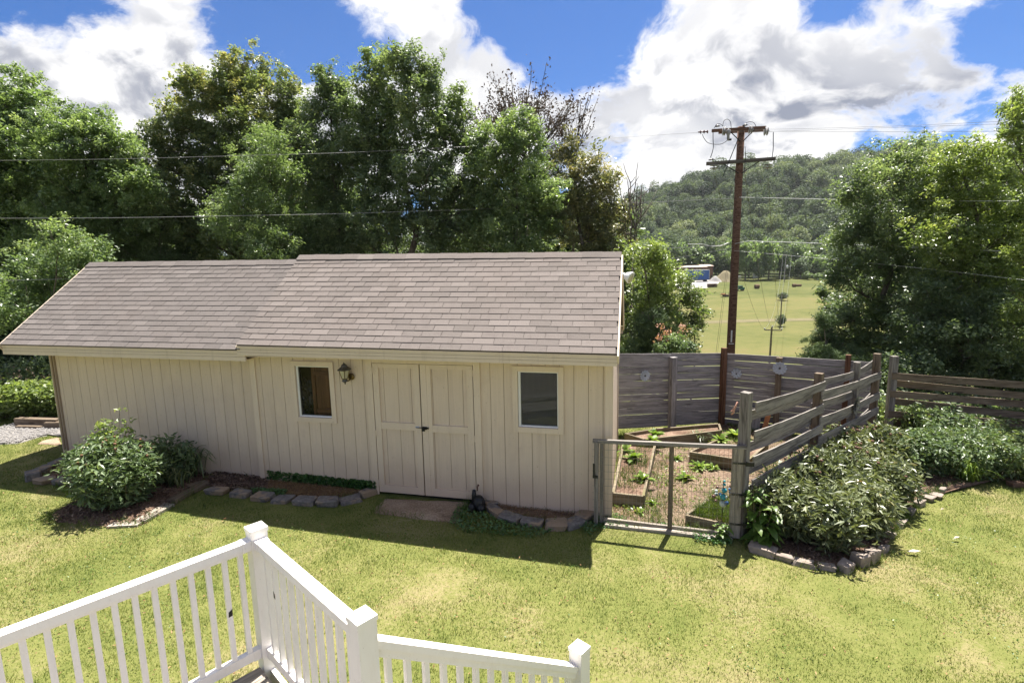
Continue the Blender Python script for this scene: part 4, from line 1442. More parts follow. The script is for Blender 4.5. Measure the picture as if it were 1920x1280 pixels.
def board_fence(name, label, A, B, ztA, ztB, nb, pitch, bh, posts, mat, outn):
    """posts: (fraction, top z, material, size, side)"""
    f = thing(name, (A[0], A[1], float(G(A[0], A[1]))), label, 'fence')
    A = np.array([A[0], A[1], 0]); B = np.array([B[0], B[1], 0])
    x = (B - A) / np.linalg.norm(B - A); n = np.array([-x[1], x[0], 0.])
    for k in range(nb):
        j = random.uniform(-.004, .004); tl = random.uniform(-.010, .010)
        a = A + UP * (ztA - k * pitch - bh / 2 + j); b_ = B + UP * (ztB - k * pitch - bh / 2 + j)
        cuts = [0, posts[0][0], 1.0]
        for c0, c1 in zip(cuts[:-1], cuts[1:]):
            beam('board', a + (b_ - a) * (c0 + .002) + UP * random.uniform(-.007, .007), a + (b_ - a) * (c1 - .002) + UP * random.uniform(-.007, .007), .022, bh, mat, f, rough=.0025)
    for fr, zt, pm, sz, side in posts:
        p = A + (B - A) * fr - n * side * (sz / 2 + .013)
        beam('post', p + UP * (float(G(p[0], p[1])) - .3), p + UP * zt, sz, sz, pm, f, up=x, bevel=.006, rough=.002)
    return f


zA, zB, zC = z_at(FA, 1146, 663.5), z_at(FB, 1350, 661.5), z_at(FC, 1643, 679)
pm1 = on_line(FA, FB, 1258); fr1 = np.linalg.norm(pm1[:2] - FA[:2]) / np.linalg.norm(FB[:2] - FA[:2])
board_fence('garden_fence', 'weathered grey board fence across the back of the vegetable garden', FA, FB, zA, zB, 11, .148, .140,
            [(fr1, zB + .02, 'grey_wood', .13, 1), (.993, z_at(FB, 1350, 651), 'rust_wood', .10, 1), (.03, zA, 'grey_wood', .09, -1)], 'grey_wood', 1)
pm2 = on_line(FB, FC, 1460); fr2 = np.linalg.norm(pm2[:2] - FB[:2]) / np.linalg.norm(FC[:2] - FB[:2])
pm3 = on_line(FB, FC, 1588); fr3 = np.linalg.norm(pm3[:2] - FB[:2]) / np.linalg.norm(FC[:2] - FB[:2])
board_fence('garden_fence', 'weathered grey board fence behind the garden running right from the corner post', FB, FC, zB - .005, zC, 11, .150, .140,
            [(fr2, (zB + zC) / 2 - .01, 'brown_wood', .12, 1), (fr3, z_at(pm3, 1588, 664), 'rust_wood', .09, 1)], 'grey_wood', 1)


# metal flowers hung on the fences
def metal_flower(label, c, nrm, R, n, mat, seed, cat='flower ornament', grp=None):
    rng = np.random.default_rng(seed)
    nrm = np.asarray(nrm, float); nrm /= np.linalg.norm(nrm)
    x = np.cross(UP, nrm); x /= np.linalg.norm(x); y = np.cross(nrm, x)
    fl_ = thing('metal_flower', c - UP * R, label, cat, grp)
    for layer, (rr, nn_, w, dz) in enumerate(((1.0, n, .30, .0), (.66, n - 2, .22, .014))):
        for k in range(nn_):
            a = 2 * math.pi * (k + .5 * layer) / nn_
            d = x * math.cos(a) + y * math.sin(a); s = -x * math.sin(a) + y * math.cos(a)
            L = R * rr; ww = R * w
            P = [c + d * L * .12 + nrm * dz, c + d * L * .55 + s * ww + nrm * (dz + .012), c + d * L * .85 + s * ww * .7 + nrm * (dz + .016), c + d * L + nrm * (dz + .006),
                 c + d * L * .85 - s * ww * .7 + nrm * (dz + .016), c + d * L * .55 - s * ww + nrm * (dz + .012), c + d * L * .6 + nrm * (dz + .002)]
            Q = [p - nrm * .002 for p in P]
            obj('petal', P + Q, [(0, 6, 1), (1, 6, 2), (2, 6, 3), (3, 6, 4), (4, 6, 5), (5, 6, 0), (7, 8, 13), (8, 9, 13), (9, 10, 13), (10, 11, 13), (11, 12, 13), (12, 7, 13)], mat, fl_)
    MB().lathe(c + nrm * .01, [(R * .18, 0), (R * .16, .015), (R * .08, .024)], nrm, 12).build('flower_centre', 'pewter', fl_, True)
    return fl_


def fence_pt(A, B, px, py, off):
    n = np.array([-(B - A)[1], (B - A)[0], 0]); n /= np.linalg.norm(n)
    if np.dot(n, CAM - A) < 0: n = -n
    d = ray(px, py); t = np.dot(A - CAM + n * off, n) / np.dot(d, n)
    return CAM + d * t, n


for lab, A, B, px, py, R, n_, mt in (
        ('round pale metal flower with many petals on the left back fence', FA, FB, 1209, 704, .125, 12, 'galvanised'),
        ('small pale metal flower on the back fence just right of the corner post', FB, FC, 1381, 700, .115, 9, 'galvanised'),
        ('blue-white metal flower on the middle post of the right back fence', FB, FC, 1462, 690, .145, 12, 'galvanised')):
    c, n = fence_pt(A, B, px, py, .03 if px != 1462 else .15)
    metal_flower(lab, c, n, R, n_, mt, px)

# woven side fence --------------------------------------------------
WA = at(1398, 900, 6.62); WA[2] = 0
WE = at(1634, 800, 9.9); WE[2] = 0
wd = (WE - WA); WL = np.linalg.norm(wd); wd /= WL; wn = np.array([-wd[1], wd[0], 0.])      # wn points into the garden (left/back)
woven = thing('woven_fence', (WA[0], WA[1], float(G(WA[0], WA[1]))), 'silvery woven board fence running back from the garden gate', 'fence')
wposts = []
for px, py, sz, mt in ((1397, 735, .115, 'fence_wood'), (1530, 699, .11, 'brown_wood'), (1598, 678, .095, 'fence_wood'), (1634, 662, .11, 'brown_wood')):
    p = on_line(WA, WE, px, 800); p[2] = 0
    zt = z_at(p, px, py)
    wposts.append((np.linalg.norm((p - WA)[:2]), zt))
    beam('post', p + UP * (float(G(p[0], p[1])) - .3), p + UP * zt, sz, sz, mt, woven, up=wd, bevel=.008, rough=.004)
rows = [(0.0, 1), (.155, -1), (.39, 1), (.60, -1), (.735, 1), (.93, -1), (1.06, 1), (1.24, -1), (1.40, 1)]
zt_a, zt_e = z_at(WA, 1397, 752), z_at(WE, 1634, 680)
for ri, (dz, sd) in enumerate(rows):
    for bay in range(2):
        if bay == 0: s0, s1 = wposts[0][0] - .05, wposts[1][0] + .055
        else: s0, s1 = wposts[1][0] - .06, wposts[3][0] + .05
        sb = np.linspace(s0, s1, 15)
        off = sd * (.072 if bay == 0 else -.072)
        P = []
        for s_ in sb:
            f_ = s_ / WL
            bulge = math.sin(math.pi * (s_ - s0) / (s1 - s0))
            zz = zt_a + (zt_e - zt_a) * f_ - dz * (1 - .10 * f_) - .07 + random.uniform(-.002, .002)
            zz -= .03 * bulge * (1 if ri < 5 else .3)
            if bay: zz += .05 * max(0, (f_ - .8) / .2) ** 2 * (1 if sd > 0 else -.4)
            P.append(WA + wd * s_ - wn * (off * (1.0 - .25 * bulge) + (.03 * bulge if bay else 0)) + UP * zz)
        P = np.array(P)
        hh, th = .068, .010
        Vv, Ff = [], []
        for i in range(len(P)):
            T = P[min(i + 1, len(P) - 1)] - P[max(i - 1, 0)]; T[2] = 0; T /= np.linalg.norm(T); n_ = np.array([-T[1], T[0], 0])
            jj = random.uniform(-.003, .003)
            Vv += [P[i] - UP * (hh + jj) - n_ * th, P[i] - UP * (hh + jj) + n_ * th, P[i] + UP * (hh + jj) + n_ * th, P[i] + UP * (hh + jj) - n_ * th]
        for i in range(len(P) - 1):
            for k in range(4): Ff.append((4 * i + k, 4 * i + (k + 1) % 4, 4 * i + 4 + (k + 1) % 4, 4 * i + 4 + k))
        Ff += [(3, 2, 1, 0), tuple(4 * (len(P) - 1) + k for k in range(4))]
        Ff = [tuple(reversed(f)) for f in Ff]
        c = P.mean(0)
        R3 = np.array([wd, wn, UP])
        b2 = bpy.data.objects.new('board', mesh_of('board', (np.array(Vv) - c) @ R3.T, Ff, 'fence_wood'))
        place(b2, rotm(wd, wn, UP, c), woven)
# pinwheel ornament on the woven fence
pwc = on_line(WA, WE, 1591, 757); pwc[2] = z_at(pwc, 1591, 757); pwc = pwc - wn * .12
pin = metal_flower('large wire pinwheel ornament on the woven fence', pwc, -wn, .16, 14, 'mesh_wire', 9, 'ornament')

# far right fence ----------------------------------------------------
RA = at(1669, 760, 10.3); RA[2] = 0
RB = at(2000, 760, 9.9); RB[2] = 0
rd = (RB - RA) / np.linalg.norm(RB - RA); rn = np.array([-rd[1], rd[0], 0.])
rf = thing('woven_fence', (RA[0], RA[1], float(G(RA[0], RA[1]))), 'brown woven board fence on the right above the shrubs', 'fence')
beam('post', RA + UP * (float(G(RA[0], RA[1])) - .3), RA + UP * z_at(RA, 1671, 667), .115, .115, 'fence_wood', rf, up=rd, bevel=.006)
for pe in (RA + rd * 3.05, RA + rd * 6.1):
    beam('post', pe + UP * (float(G(pe[0], pe[1])) - .3), pe + UP * .95, .11, .11, 'fence_wood', rf, up=rd, bevel=.006)
for k, (yl, yr) in enumerate(((697, 717), (712, 737), (730, 754), (746, 775), (768, 793), (785, 812), (802, 830))):
    front_ = k % 2 == 0
    za, zb = z_at(RA, 1669, yl) - .07, z_at(RB, 2000, yr + 5) - .07
    sb = np.linspace(-.05 if front_ else .06, 6.15, 24)
    P = np.array([RA + rd * s_ - rn * ((.07 if front_ else -.055) * math.cos(math.pi * s_ / 3.05)) + UP * (za + (zb - za) * s_ / np.linalg.norm(RB - RA)) for s_ in sb])
    hh, th = .069, .011
    Vv = []; Ff = []
    for i in range(len(P)):
        Vv += [P[i] - UP * hh - rn * th, P[i] - UP * hh + rn * th, P[i] + UP * hh + rn * th, P[i] + UP * hh - rn * th]
    for i in range(len(P) - 1):
        for q4 in range(4): Ff.append((4 * i + 4 + q4, 4 * i + 4 + (q4 + 1) % 4, 4 * i + (q4 + 1) % 4, 4 * i + q4))
    Ff += [(0, 1, 2, 3), tuple(4 * (len(P) - 1) + 3 - q4 for q4 in range(4))]
    c = P.mean(0); R3 = np.array([rd, rn, UP])
    place(bpy.data.objects.new('board', mesh_of('board', (np.array(Vv) - c) @ R3.T, Ff, 'brown_wood')), rotm(rd, rn, UP, c), rf)

# gate ----------------------------------------------------------------
GA = at(1118, 900, 6.93); GB = at(1381, 900, 6.50); GA[2] = GB[2] = 0
gd = (GB - GA) / np.linalg.norm(GB - GA); gn = np.array([-gd[1], gd[0], 0.])
gate = thing('garden_gate', (GA[0], GA[1], float(G(GA[0], GA[1]))), 'wooden framed wire gate between the shed corner and the woven fence', 'gate')
zgl, zgr = z_at(GA, 1112, 826), z_at(GB, 1390, 838)
GL = np.linalg.norm(GB - GA)
gzl, gzr = float(G(GA[0], GA[1])), float(G(GB[0], GB[1]))
beam('stile', GA + UP * (gzl + .02), GA + UP * zgl, .055, .10, 'fence_wood', gate, up=gn, rough=.002)
beam('stile', GA + gd * .075 + gn * .02 + UP * (gzl + .02), GA + gd * .075 + gn * .02 + UP * (zgl - .02), .045, .05, 'fence_wood', gate, up=gn)
beam('stile', GB + UP * (gzr + .03), GB + UP * (zgr - .02), .135, .035, 'pale_wood', gate, up=gn, rough=.002)
mp = on_line(GA, GB, 1258, 900); mp[2] = 0
fm = np.linalg.norm(mp - GA) / GL
beam('stile', mp + UP * (gzl + .03), mp + UP * (zgl + (zgr - zgl) * fm - .02), .060, .038, 'brown_wood', gate, up=gn)
beam('gate_rail', GA - gd * .05 + UP * zgl - gn * .005, GB + gd * .10 + UP * zgr - gn * .005, .05, .048, 'fence_wood', gate, rough=.003)
beam('gate_rail', GA + gd * .1 + UP * (gzl + .06) + gn * .03, GB - gd * .02 + UP * (gzr + .05) + gn * .03, .04, .05, 'pale_wood', gate, rough=.003)
mb = MB()
for s_ in np.arange(.0, GL + .04, .055):
    p = GA + gd * s_ - gn * .032; f_ = s_ / GL
    j = random.uniform(-.006, .006)
    mb.tube([p + UP * (gzl + .05), p + gd * j + UP * .1, p + UP * (zgl + (zgr - zgl) * f_)], .0021, 3, False)
for k in range(12):
    zz = gzl + .06 + k * .105
    P = [GA - gd * .05 + gd * s_ - gn * .032 + UP * (zz + (zgr - zgl + 0) * s_ / GL + random.uniform(-.006, .006)) for s_ in np.linspace(0, GL + .08, 9)]
    mb.tube(P, .0026, 3, False)
mb.build('wire_mesh', 'mesh_wire', gate)['kind'] = 'stuff'
for fz in (.15, .50, .86):
    zz = gzr + .05 + fz * (zgr - gzr - .1)
    mb = MB()
    mb.box(GB + gd * .02 - gn * .022 + UP * zz, gd * .085, gn * .004, UP * .012)
    mb.box(GB + gd * .155 - gn * .030 + UP * zz, gd * .045, gn * .006, UP * .028)
    mb.tube([GB + gd * .105 - gn * .03 + UP * (zz - .03), GB + gd * .105 - gn * .03 + UP * (zz + .03)], .008, 6)
    mb.build('strap_hinge', 'black_plastic', gate)
mb = MB(); zz = z_at(GA, 1115, 890)
mb.box(GA - gd * .01 - gn * .06 + UP * zz, gd * .035, gn * .01, UP * .018); mb.box(GA - gd * .03 - gn * .06 + UP * (zz + .10), gd * .012, gn * .01, UP * .085)
mb.build('latch', 'black_plastic', gate)
sill = beam('threshold_board', GA + gd * .12 - gn * .03 + UP * (gzl + .02), GB - gd * .03 - gn * .03 + UP * (gzr + .018), .09, .045, 'pale_wood', None, rough=.004)
tag(sill, 'bleached timber lying in the grass under the garden gate', 'timber')
# rope knotted on the fence post
rp = on_line(WA, WE, 1392, 770); rp[2] = z_at(rp, 1392, 752); rp = rp - wd * .08 + wn * .03
mb = MB(); mb.tube([rp, rp - gd * .02 - UP * .06, rp - gd * .045 - UP * .11, rp - gd * .04 - UP * .14, rp - gd * .07 - UP * .17], [.009, .011, .016, .012, .009], 6); mb.tube([rp - gd * .03 - UP * .11, rp - gd * .075 - UP * .125], .008, 6)
tag(mb.build('rope', 'rope_pink', None, True), 'faded pink cord knotted on the first post of the woven fence', 'rope')

# boards leaning in the corner of the garden
LP = fence_pt(FB, FC, 1393, 790, .22)
lb, ln = LP
dirf = (FC - FB); dirf[2] = 0; dirf /= np.linalg.norm(dirf)
lb[2] = float(G(lb[0], lb[1])); tl = lb + UP * .58 - ln * .12
tag(beam('leaning_board', lb - dirf * .02, tl + dirf * .07, .18, .022, 'grey_wood', None, up=ln), 'short grey plank leaning on the back fence behind the gate post', 'plank')
tag(beam('leaning_board', lb + dirf * .26, lb + dirf * .27 + UP * .46 - ln * .1, .16, .022, 'grey_wood', None, up=ln), 'shorter grey plank leaning beside the taller one on the back fence', 'plank')
tag(beam('leaning_board', lb + dirf * .42 + ln * .04, lb + dirf * .50 + UP * .42 - ln * .06, .10, .02, 'terracotta', None, up=ln), 'orange offcut board leaning on the back fence behind the gate post', 'plank')

# garden ground and raised beds -----------------------------------------
GARD = [S(2.90, .05, 0), GA + gd * .05, GB, WA + wd * .2 + wn * .1, WE + wn * .2 - wd * .3, FC - wd * .2, FB, FA + gd * .2, S(2.90, 2.7, 0)]
sheet('garden_bed_soil', GARD, 'garden_soil', .006, 'dry tan soil with straw inside the fenced garden', 'soil', sub=8, hump=.012)


def raised_bed(label, pts, zt, th, mat='bed_wood', soilz=-.07, closed=True, soil=True):
    """pts: top outline (world xy); boards on each side"""
    pts = [np.array([p[0], p[1], zt]) for p in pts]
    c = sum(pts) / len(pts)
    rb = thing('raised_bed', (c[0], c[1], zt - th), label, 'raised bed')
    n = len(pts)
    for i in range(n if closed else n - 1):
        a, b_ = pts[i], pts[(i + 1) % n]
        x = (b_ - a) / np.linalg.norm(b_ - a)
        beam('bed_board', a - UP * th / 2 + x * (.021 if i % 2 else 0), b_ - UP * th / 2 - x * (.021 if i % 2 else 0), .04, th, mat, rb, rough=.003)
    if soil:
        q = [c + (p - c) * .97 + UP * soilz for p in pts]
        o = obj('bed_soil', q + [p - UP * .04 for p in q], [tuple(range(n))] + [tuple(reversed(range(n, 2 * n)))] + [(i, i + n, (i + 1) % n + n, (i + 1) % n) for i in range(n)], 'mulch', rb)
        nv = np.cross(q[1] - q[0], q[2] - q[1])
        if nv[2] < 0:
            me = o.data
            me.flip_normals()
    return rb


gz = -.48
zt = gz + .20
raised_bed('long raised bed beside the shed wall seen through the gate', [atz(1150, 923, zt), atz(1206, 929, zt), atz(1228, 832, zt), atz(1170, 827, zt)], zt, .21)
raised_bed('raised bed against the woven fence behind the gate hinges', [atz(1293, 846, zt), atz(1400, 863, zt), atz(1440, 830, zt), atz(1372, 812, zt)], zt, .19)
raised_bed('low raised bed in the gate corner holding the glass spinner', [atz(1286, 964, gz + .14), atz(1392, 989, gz + .14), atz(1420, 945, gz + .14), atz(1338, 930, gz + .14)], gz + .14, .15)
raised_bed('mossy raised bed along the back fence of the garden', [atz(1172, 812, zt), atz(1208, 823, zt), atz(1352, 806, zt), atz(1348, 794, zt), atz(1230, 803, zt)], zt, .20)

# glass wind spinner
sp0 = atz(1353, 979, gz + .1); sp0[2] = gz
spn = thing('glass_spinner', sp0, 'teal and blue glass ball ornament on a stake behind the gate', 'ornament')
sx_, sz_ = US, UP
k_ = np.linalg.norm((sp0 - CAM)) / FPX
def spt(px, py, off=0): return at(px, py, sp0[1] + off)
MB().tube([sp0 - UP * .1, spt(1354.5, 950), spt(1356.5, 903)], .006, 6).build('stake', 'dark_metal', spn)
for px, py, r, mt in ((1356, 931, 5.2, 'glass_teal'), (1358, 919, 4.2, 'glass_teal'), (1355, 944, 5.6, 'glass_pale'), (1358, 908, 2.6, 'glass_teal'), (1358.5, 902, 1.9, 'glass_teal'),
                      (1362.5, 942, 3.3, 'glass_blue'), (1343, 920, 2.6, 'glass_pale'), (1343, 926, 3.0, 'glass_pale'), (1338, 930, 3.2, 'glass_brown'), (1345, 913.5, 2.5, 'glass_brown'), (1350, 926, 2.4, 'glass_blue'),
                      (1370.5, 922.5, 3.2, 'glass_blue'), (1370.5, 929, 3.3, 'glass_brown'), (1372, 936, 3.2, 'glass_pale'), (1368, 917, 2.3, 'glass_blue'), (1370, 911.5, 2.6, 'glass_brown'), (1361.5, 931, 2.3, 'glass_pale'), (1342, 938, 2.4, 'glass_brown')):
    c = spt(px, py, 0 if abs(px - 1356.5) < 4 else random.uniform(-.08, .08)); r *= k_
    MB().lathe(c, [(r * math.sin(a), -r * math.cos(a)) for a in np.linspace(.05, math.pi - .05, 9)], UP, 12).build('glass_ball', mt, spn, True)
mb = MB()
for pa, pb in (((1356, 915), (1345, 913.5)), ((1356, 925), (1338, 930)), ((1356, 925), (1372, 936)), ((1356, 915), (1370, 911.5)), ((1356, 937), (1342, 938)), ((1356, 920), (1370.5, 922.5)), ((1356, 922), (1343, 926)), ((1356, 938), (1363, 942))):
    mb.tube([spt(*pa), spt(*pb)], .004, 4)
mb.build('spokes', 'dark_metal', spn)

# ------------------------------------------------------------------ utility pole beyond the fence
PD = 20.0
pt, pbm = at(1392, 238, PD), at(1369, 662, PD)
pole_base = np.array([pbm[0], pbm[1], float(G(pbm[0], pbm[1])) - .5])
pole_top = np.array([pbm[0] + (pt[0] - pbm[0]) * .6, PD, pt[2]])
axis = pole_top - pole_base
pole = thing('utility_pole', pole_base + UP * .5, 'tall brown wooden utility pole with two crossarms beyond the garden fence', 'utility pole')
TPp = np.array([pole_base + axis * f for f in np.linspace(0, 1, 10)])
sh = MB().tube(TPp, np.linspace(.175, .125, 10), 14).build('shaft', 'pole_wood', pole, True)
pl = lambda z: pole_base + axis * ((z - pole_base[2]) / axis[2])
zof = lambda px, py: at(px, py, PD)[2]
cd = np.array([.985, -.17, 0]); cn = np.array([.17, .985, 0])
zlow, zup = zof(1390, 304), zof(1392, 244)
low = pl(zlow) - cn * .17; upc = pl(zup) - cn * .16
beam('crossarm', low - cd * 1.20 + UP * -.03, low + cd * 1.18 + UP * .03, .09, .12, 'far_wood', pole)
beam('crossarm', upc - cd * 1.05, upc + cd * .80, .09, .10, 'pole_wood', pole)
beam('crossarm', upc + cn * .30 - cd * .75, upc + cn * .30 + cd * .95 - UP * .02, .09, .10, 'pole_wood', pole)
for c, s_ in ((low, .62), (upc, .42)):
    for sg in (-1, 1):
        MB().tube([c + cd * sg * s_ - UP * .05, c + UP * (-.42) + cd * sg * .05 + cn * .03], .018, 5).build('brace', 'dark_metal', pole)
MB().tube([pl(zup - .28) - cn * .14 - cd * .1, at(1366, 305, PD - .2), at(1356, 331, PD - .25)], .016, 5).build('brace', 'dark_metal', pole)


def insulator(c, ax, n=2, r=.075, mat='porcelain', gap=.08):
    mb = MB(); ax = np.asarray(ax, float); ax /= np.linalg.norm(ax)
    prof = []
    for k in range(n):
        h = k * gap
        prof += [(.018, h), (r, h + .012), (r * .9, h + .03), (.03, h + .045)]
    prof += [(.018, n * gap)]
    mb.lathe(c, prof, ax, 10)
    return mb.build('insulator', mat, pole, True)


insulator(at(1328, 247, PD - .2), -cd, 3, .065, 'brown_glaze', .12)
insulator(at(1355, 246, PD - .25), cd, 2, .16, 'porcelain', .05)
insulator(at(1404, 243, PD - .25), cd, 2, .16, 'porcelain', .085)
insulator(at(1433, 246, PD - .25), cd, 2, .16, 'porcelain', .085)
insulator(at(1345, 238, PD - .2), UP, 1, .095, 'dark_metal', .07)
insulator(at(1397, 236, PD - .1), UP, 1, .095, 'dark_metal', .07)
insulator(at(1333, 301, PD - .2), UP, 1, .095, 'dark_metal', .07)
insulator(at(1339, 309, PD - .2), -UP, 2, .16, 'porcelain', .10)
insulator(at(1440, 308, PD - .2), -UP, 2, .16, 'porcelain', .10)
insulator(at(1396, 315, PD + .3), -UP, 2, .10, 'porcelain', .10)
MB().lathe(at(1366, 242, PD - .3), [(.02, 0), (.07, -.03), (.07, -.18), (.045, -.22), (.05, -.34), (.02, -.40)], UP, 10).build('fuse_cutout', 'porcelain', pole, True)
MB().box(at(1368, 262, PD - .3), cd * .06, cn * .03, UP * .03).build('fuse_clip', 'dark_metal', pole)


def jumper(pts, r=.010):
    P = np.array([at(x, y, PD - .25) for x, y in pts])
    t = np.linspace(0, len(P) - 1, len(P) * 4)
    Q = np.stack([np.interp(t, np.arange(len(P)), P[:, k]) for k in range(3)], 1)
    for _ in range(3): Q[1:-1] = (Q[:-2] + Q[1:-1] * 2 + Q[2:]) / 4
    return MB().tube(Q, r, 5).build('jumper_wire', 'cable_black', pole)


jumper([(1317, 252), (1319, 258), (1326, 268), (1338, 271), (1352, 271), (1361, 266), (1367, 260)])
jumper([(1355, 236), (1357, 226), (1364, 223), (1370, 228), (1371, 240)])
jumper([(1339, 241), (1343, 233), (1350, 232), (1356, 237)])
jumper([(1337, 248), (1337, 262), (1338, 276), (1335, 288), (1332, 296)], .014)
jumper([(1450, 248), (1450, 262), (1450, 280), (1447, 300)], .014)
jumper([(1398, 231), (1406, 228), (1414, 230), (1418, 238)])
jumper([(1334, 297), (1340, 299), (1342, 304)])
jumper([(1397, 275), (1398, 290), (1397, 304), (1395, 325)])
beam('height_marker', at(1370, 618, PD) - cn * .178 + 0, at(1369, 640, PD) - cn * .178, .055, .004, 'white_frame', pole, up=cn)
beam('height_marker', at(1364, 643, PD) - cn * .18, at(1374, 643, PD) - cn * .18, .004, .035, 'white_frame', pole)


def wire(label, pts, r=.011, mat='wire_metal', name='power_line', sag=0.0, n=14):
    """pts: (px, py, distance) knots; a hanging wire through them"""
    P = np.array([at(*p) for p in pts])
    Q = []
    for a, b_ in zip(P[:-1], P[1:]):
        for f in np.linspace(0, 1, n, endpoint=False): Q.append(a + (b_ - a) * f - UP * sag * 4 * f * (1 - f))
    Q.append(P[-1]); Q = np.array(Q)
    if len(P) > 2 and not sag:
        for _ in range(6): Q[1:-1] = (Q[:-2] + Q[1:-1] * 2 + Q[2:]) / 4
    o = MB().tube(Q, r * (.85 if mat == 'wire_bright' else .55), 5).build(name, mat)
    return tag(o, label, 'cable')


wire('highest wire crossing before the trees left of the utility pole', [(1316, 248, 19.8), (1000, 269, 18.2), (640, 287, 16), (200, 299, 14), (-400, 305, 12)], .009)
wire('middle wire crossing before the trees left of the utility pole', [(1376, 372, 19.85), (1050, 387, 18), (640, 401, 16), (200, 409, 14), (-400, 410, 12)], .012)
wire('lowest wire passing behind the shed roof left of the utility pole', [(1368, 458, 19.85), (1330, 461, 19.6), (1180, 470, 18.8), (800, 497, 17), (140, 523, 14), (-300, 532, 12.5)], .013)
wire('uppermost wire running right from the pole crossarm over the trees', [(1402, 243, 19.75), (1500, 242, 19.2), (1700, 236, 17), (1920, 226, 14.5), (2300, 210, 11)], .008)
wire('second wire running right from the end of the pole crossarm', [(1440, 247, 19.75), (1560, 243, 19), (1750, 237, 16.5), (1920, 231, 14.3), (2300, 220, 11)], .008)
wire('third wire running right from the pole just above the treetops', [(1355, 246, 19.7), (1450, 246.5, 19.2), (1700, 247.5, 16.5), (1920, 246, 14), (2300, 243, 11)], .008)
wire('bright wire running right from the middle of the utility pole', [(1386, 370, 19.85), (1560, 374, 17), (1750, 377, 14), (1920, 377, 12), (2300, 376, 9)], .010, 'wire_bright')
wire('bright cable running right from the lower part of the utility pole', [(1378, 457, 19.85), (1400, 452, 19.5), (1500, 455, 18), (1700, 463, 14.5), (1920, 473, 12), (2300, 492, 9)], .013, 'wire_bright')
wire('thin wire sloping down to the right across the dark trees', [(1376, 470, 19.85), (1560, 486, 16), (1750, 505, 13.5), (1920, 525, 11.7), (2300, 565, 9)], .006, 'wire_bright')
wire('drooping slack cable tied left of the utility pole', [(1290, 458, 19.5), (1318, 458, 19.6), (1335, 462, 19.7), (1352, 461, 19.8), (1366, 455, 19.83)], .016, 'wire_bright')
wire('short pale service wire running left from the pole below the slack cable', [(1374, 464, 19.83), (1330, 473, 19.2), (1200, 495, 17.5)], .010)
wire('thin loose wire hanging beside the upper pole', [(1340, 374, 19.6), (1344, 392, 19.6), (1345, 408, 19.6), (1350, 424, 19.6)], .008)
wire('dark guy wire from the pole down to the fence', [(1376, 387, 19.8), (1368, 460, 19.6), (1355, 560, 19), (1342, 665, 18.3)], .008, 'cable_black', 'guy_wire')
wire('second guy wire beside the first below the pole', [(1380, 392, 19.8), (1371, 460, 19.6), (1358, 560, 19.1), (1345, 665, 18.5)], .006, 'cable_black', 'guy_wire')

# field poles -------------------------------------------------------------
FP = []
for lab, D, topx, topy, basex, arm0, arm1, h in (
        ('nearest wooden power pole standing in the field beyond the fence', 71, 1447, 617, 1442, 1432.5, 1464.5, 10.5),
        ('middle wooden power pole in the field with a dark shrub at its foot', 138, 1466, 553, 1463, 1458, 1475, 0),
        ('farthest power pole in the field with a grey transformer box', 250, 1474, 478, 1470, 1468, 1484, 0)):
    t_ = at(topx, topy, D); bx_ = at(basex, topy + 60, D)[0]
    bz = float(G(bx_, D))
    p = thing('field_pole', (bx_, D, bz), lab, 'power pole')
    MB().tube([np.array([bx_, D, bz - .5]), t_ + UP * .3], [.17, .12], 8).build('shaft', 'far_wood', p)
    a0, a1 = at(arm0, topy + 1, D), at(arm1, topy + 2, D)
    beam('crossarm', a0 - np.array([0, .16, 0]), a1 - np.array([0, .16, 0]), .12, .14, 'far_wood', p)
    for q in (a0, t_ + UP * .25, a1):
        MB().lathe(q - np.array([0, .16, 0]) + UP * .06, [(.03, 0), (.1, .04), (.12, .14), (.06, .22)], UP, 8).build('insulator', 'porcelain', p, True)
    if D == 250:
        MB().lathe(at(1476, 500, D - .5), [(.3, -.8), (.45, -.6), (.45, .5), (.2, .7)], UP, 8).build('transformer', 'pale_steel', p, True)
    FP.append((a0, t_, a1))
lowpts = [at(1340, 330, PD), at(1397, 330, PD + .3), at(1440, 330, PD)]
for k, nm in enumerate(('left', 'middle', 'right')):
    for seg, (A, B, wh) in enumerate(((lowpts[k], FP[0][k], 'from the tall pole down to the nearest field pole'), (FP[0][k], FP[1][k], 'between the nearest and middle field poles'), (FP[1][k], FP[2][k], 'between the middle and farthest field poles'))):
        f = np.linspace(0, 1, 16)[:, None]
        Q = A + (B - A) * f - UP * (4 * f * (1 - f)) * (.9, 1.6, 2.5)[seg]
        o = MB().tube(Q, (.010, .016, .03)[seg], 4).build('power_line', 'cable_black' if seg == 0 else 'wire_metal')
        tag(o, f'{nm} of three thin wires {wh}', 'cable')

# things in the valley ------------------------------------------------------
def gbox(name, label, cat, px0, px1, pyb, pyt, D, depth, mat, group=None, roof=None):
    a, b_ = at(px0, pyb, D), at(px1, pyb, D)
    zb = float(G((a[0] + b_[0]) / 2, D)); h = (at(px0, pyt, D)[2] - at(px0, pyb, D)[2])
    return a, b_, zb, h


def on_field(x, y, lo=90, hi=330):
    d = ray(x, y); ts = np.linspace(lo, hi, 3000); pp = CAM + np.outer(ts / d[1], d)
    k = int(np.argmax(pp[:, 2] < G(pp[:, 0], pp[:, 1]))); return pp[k]


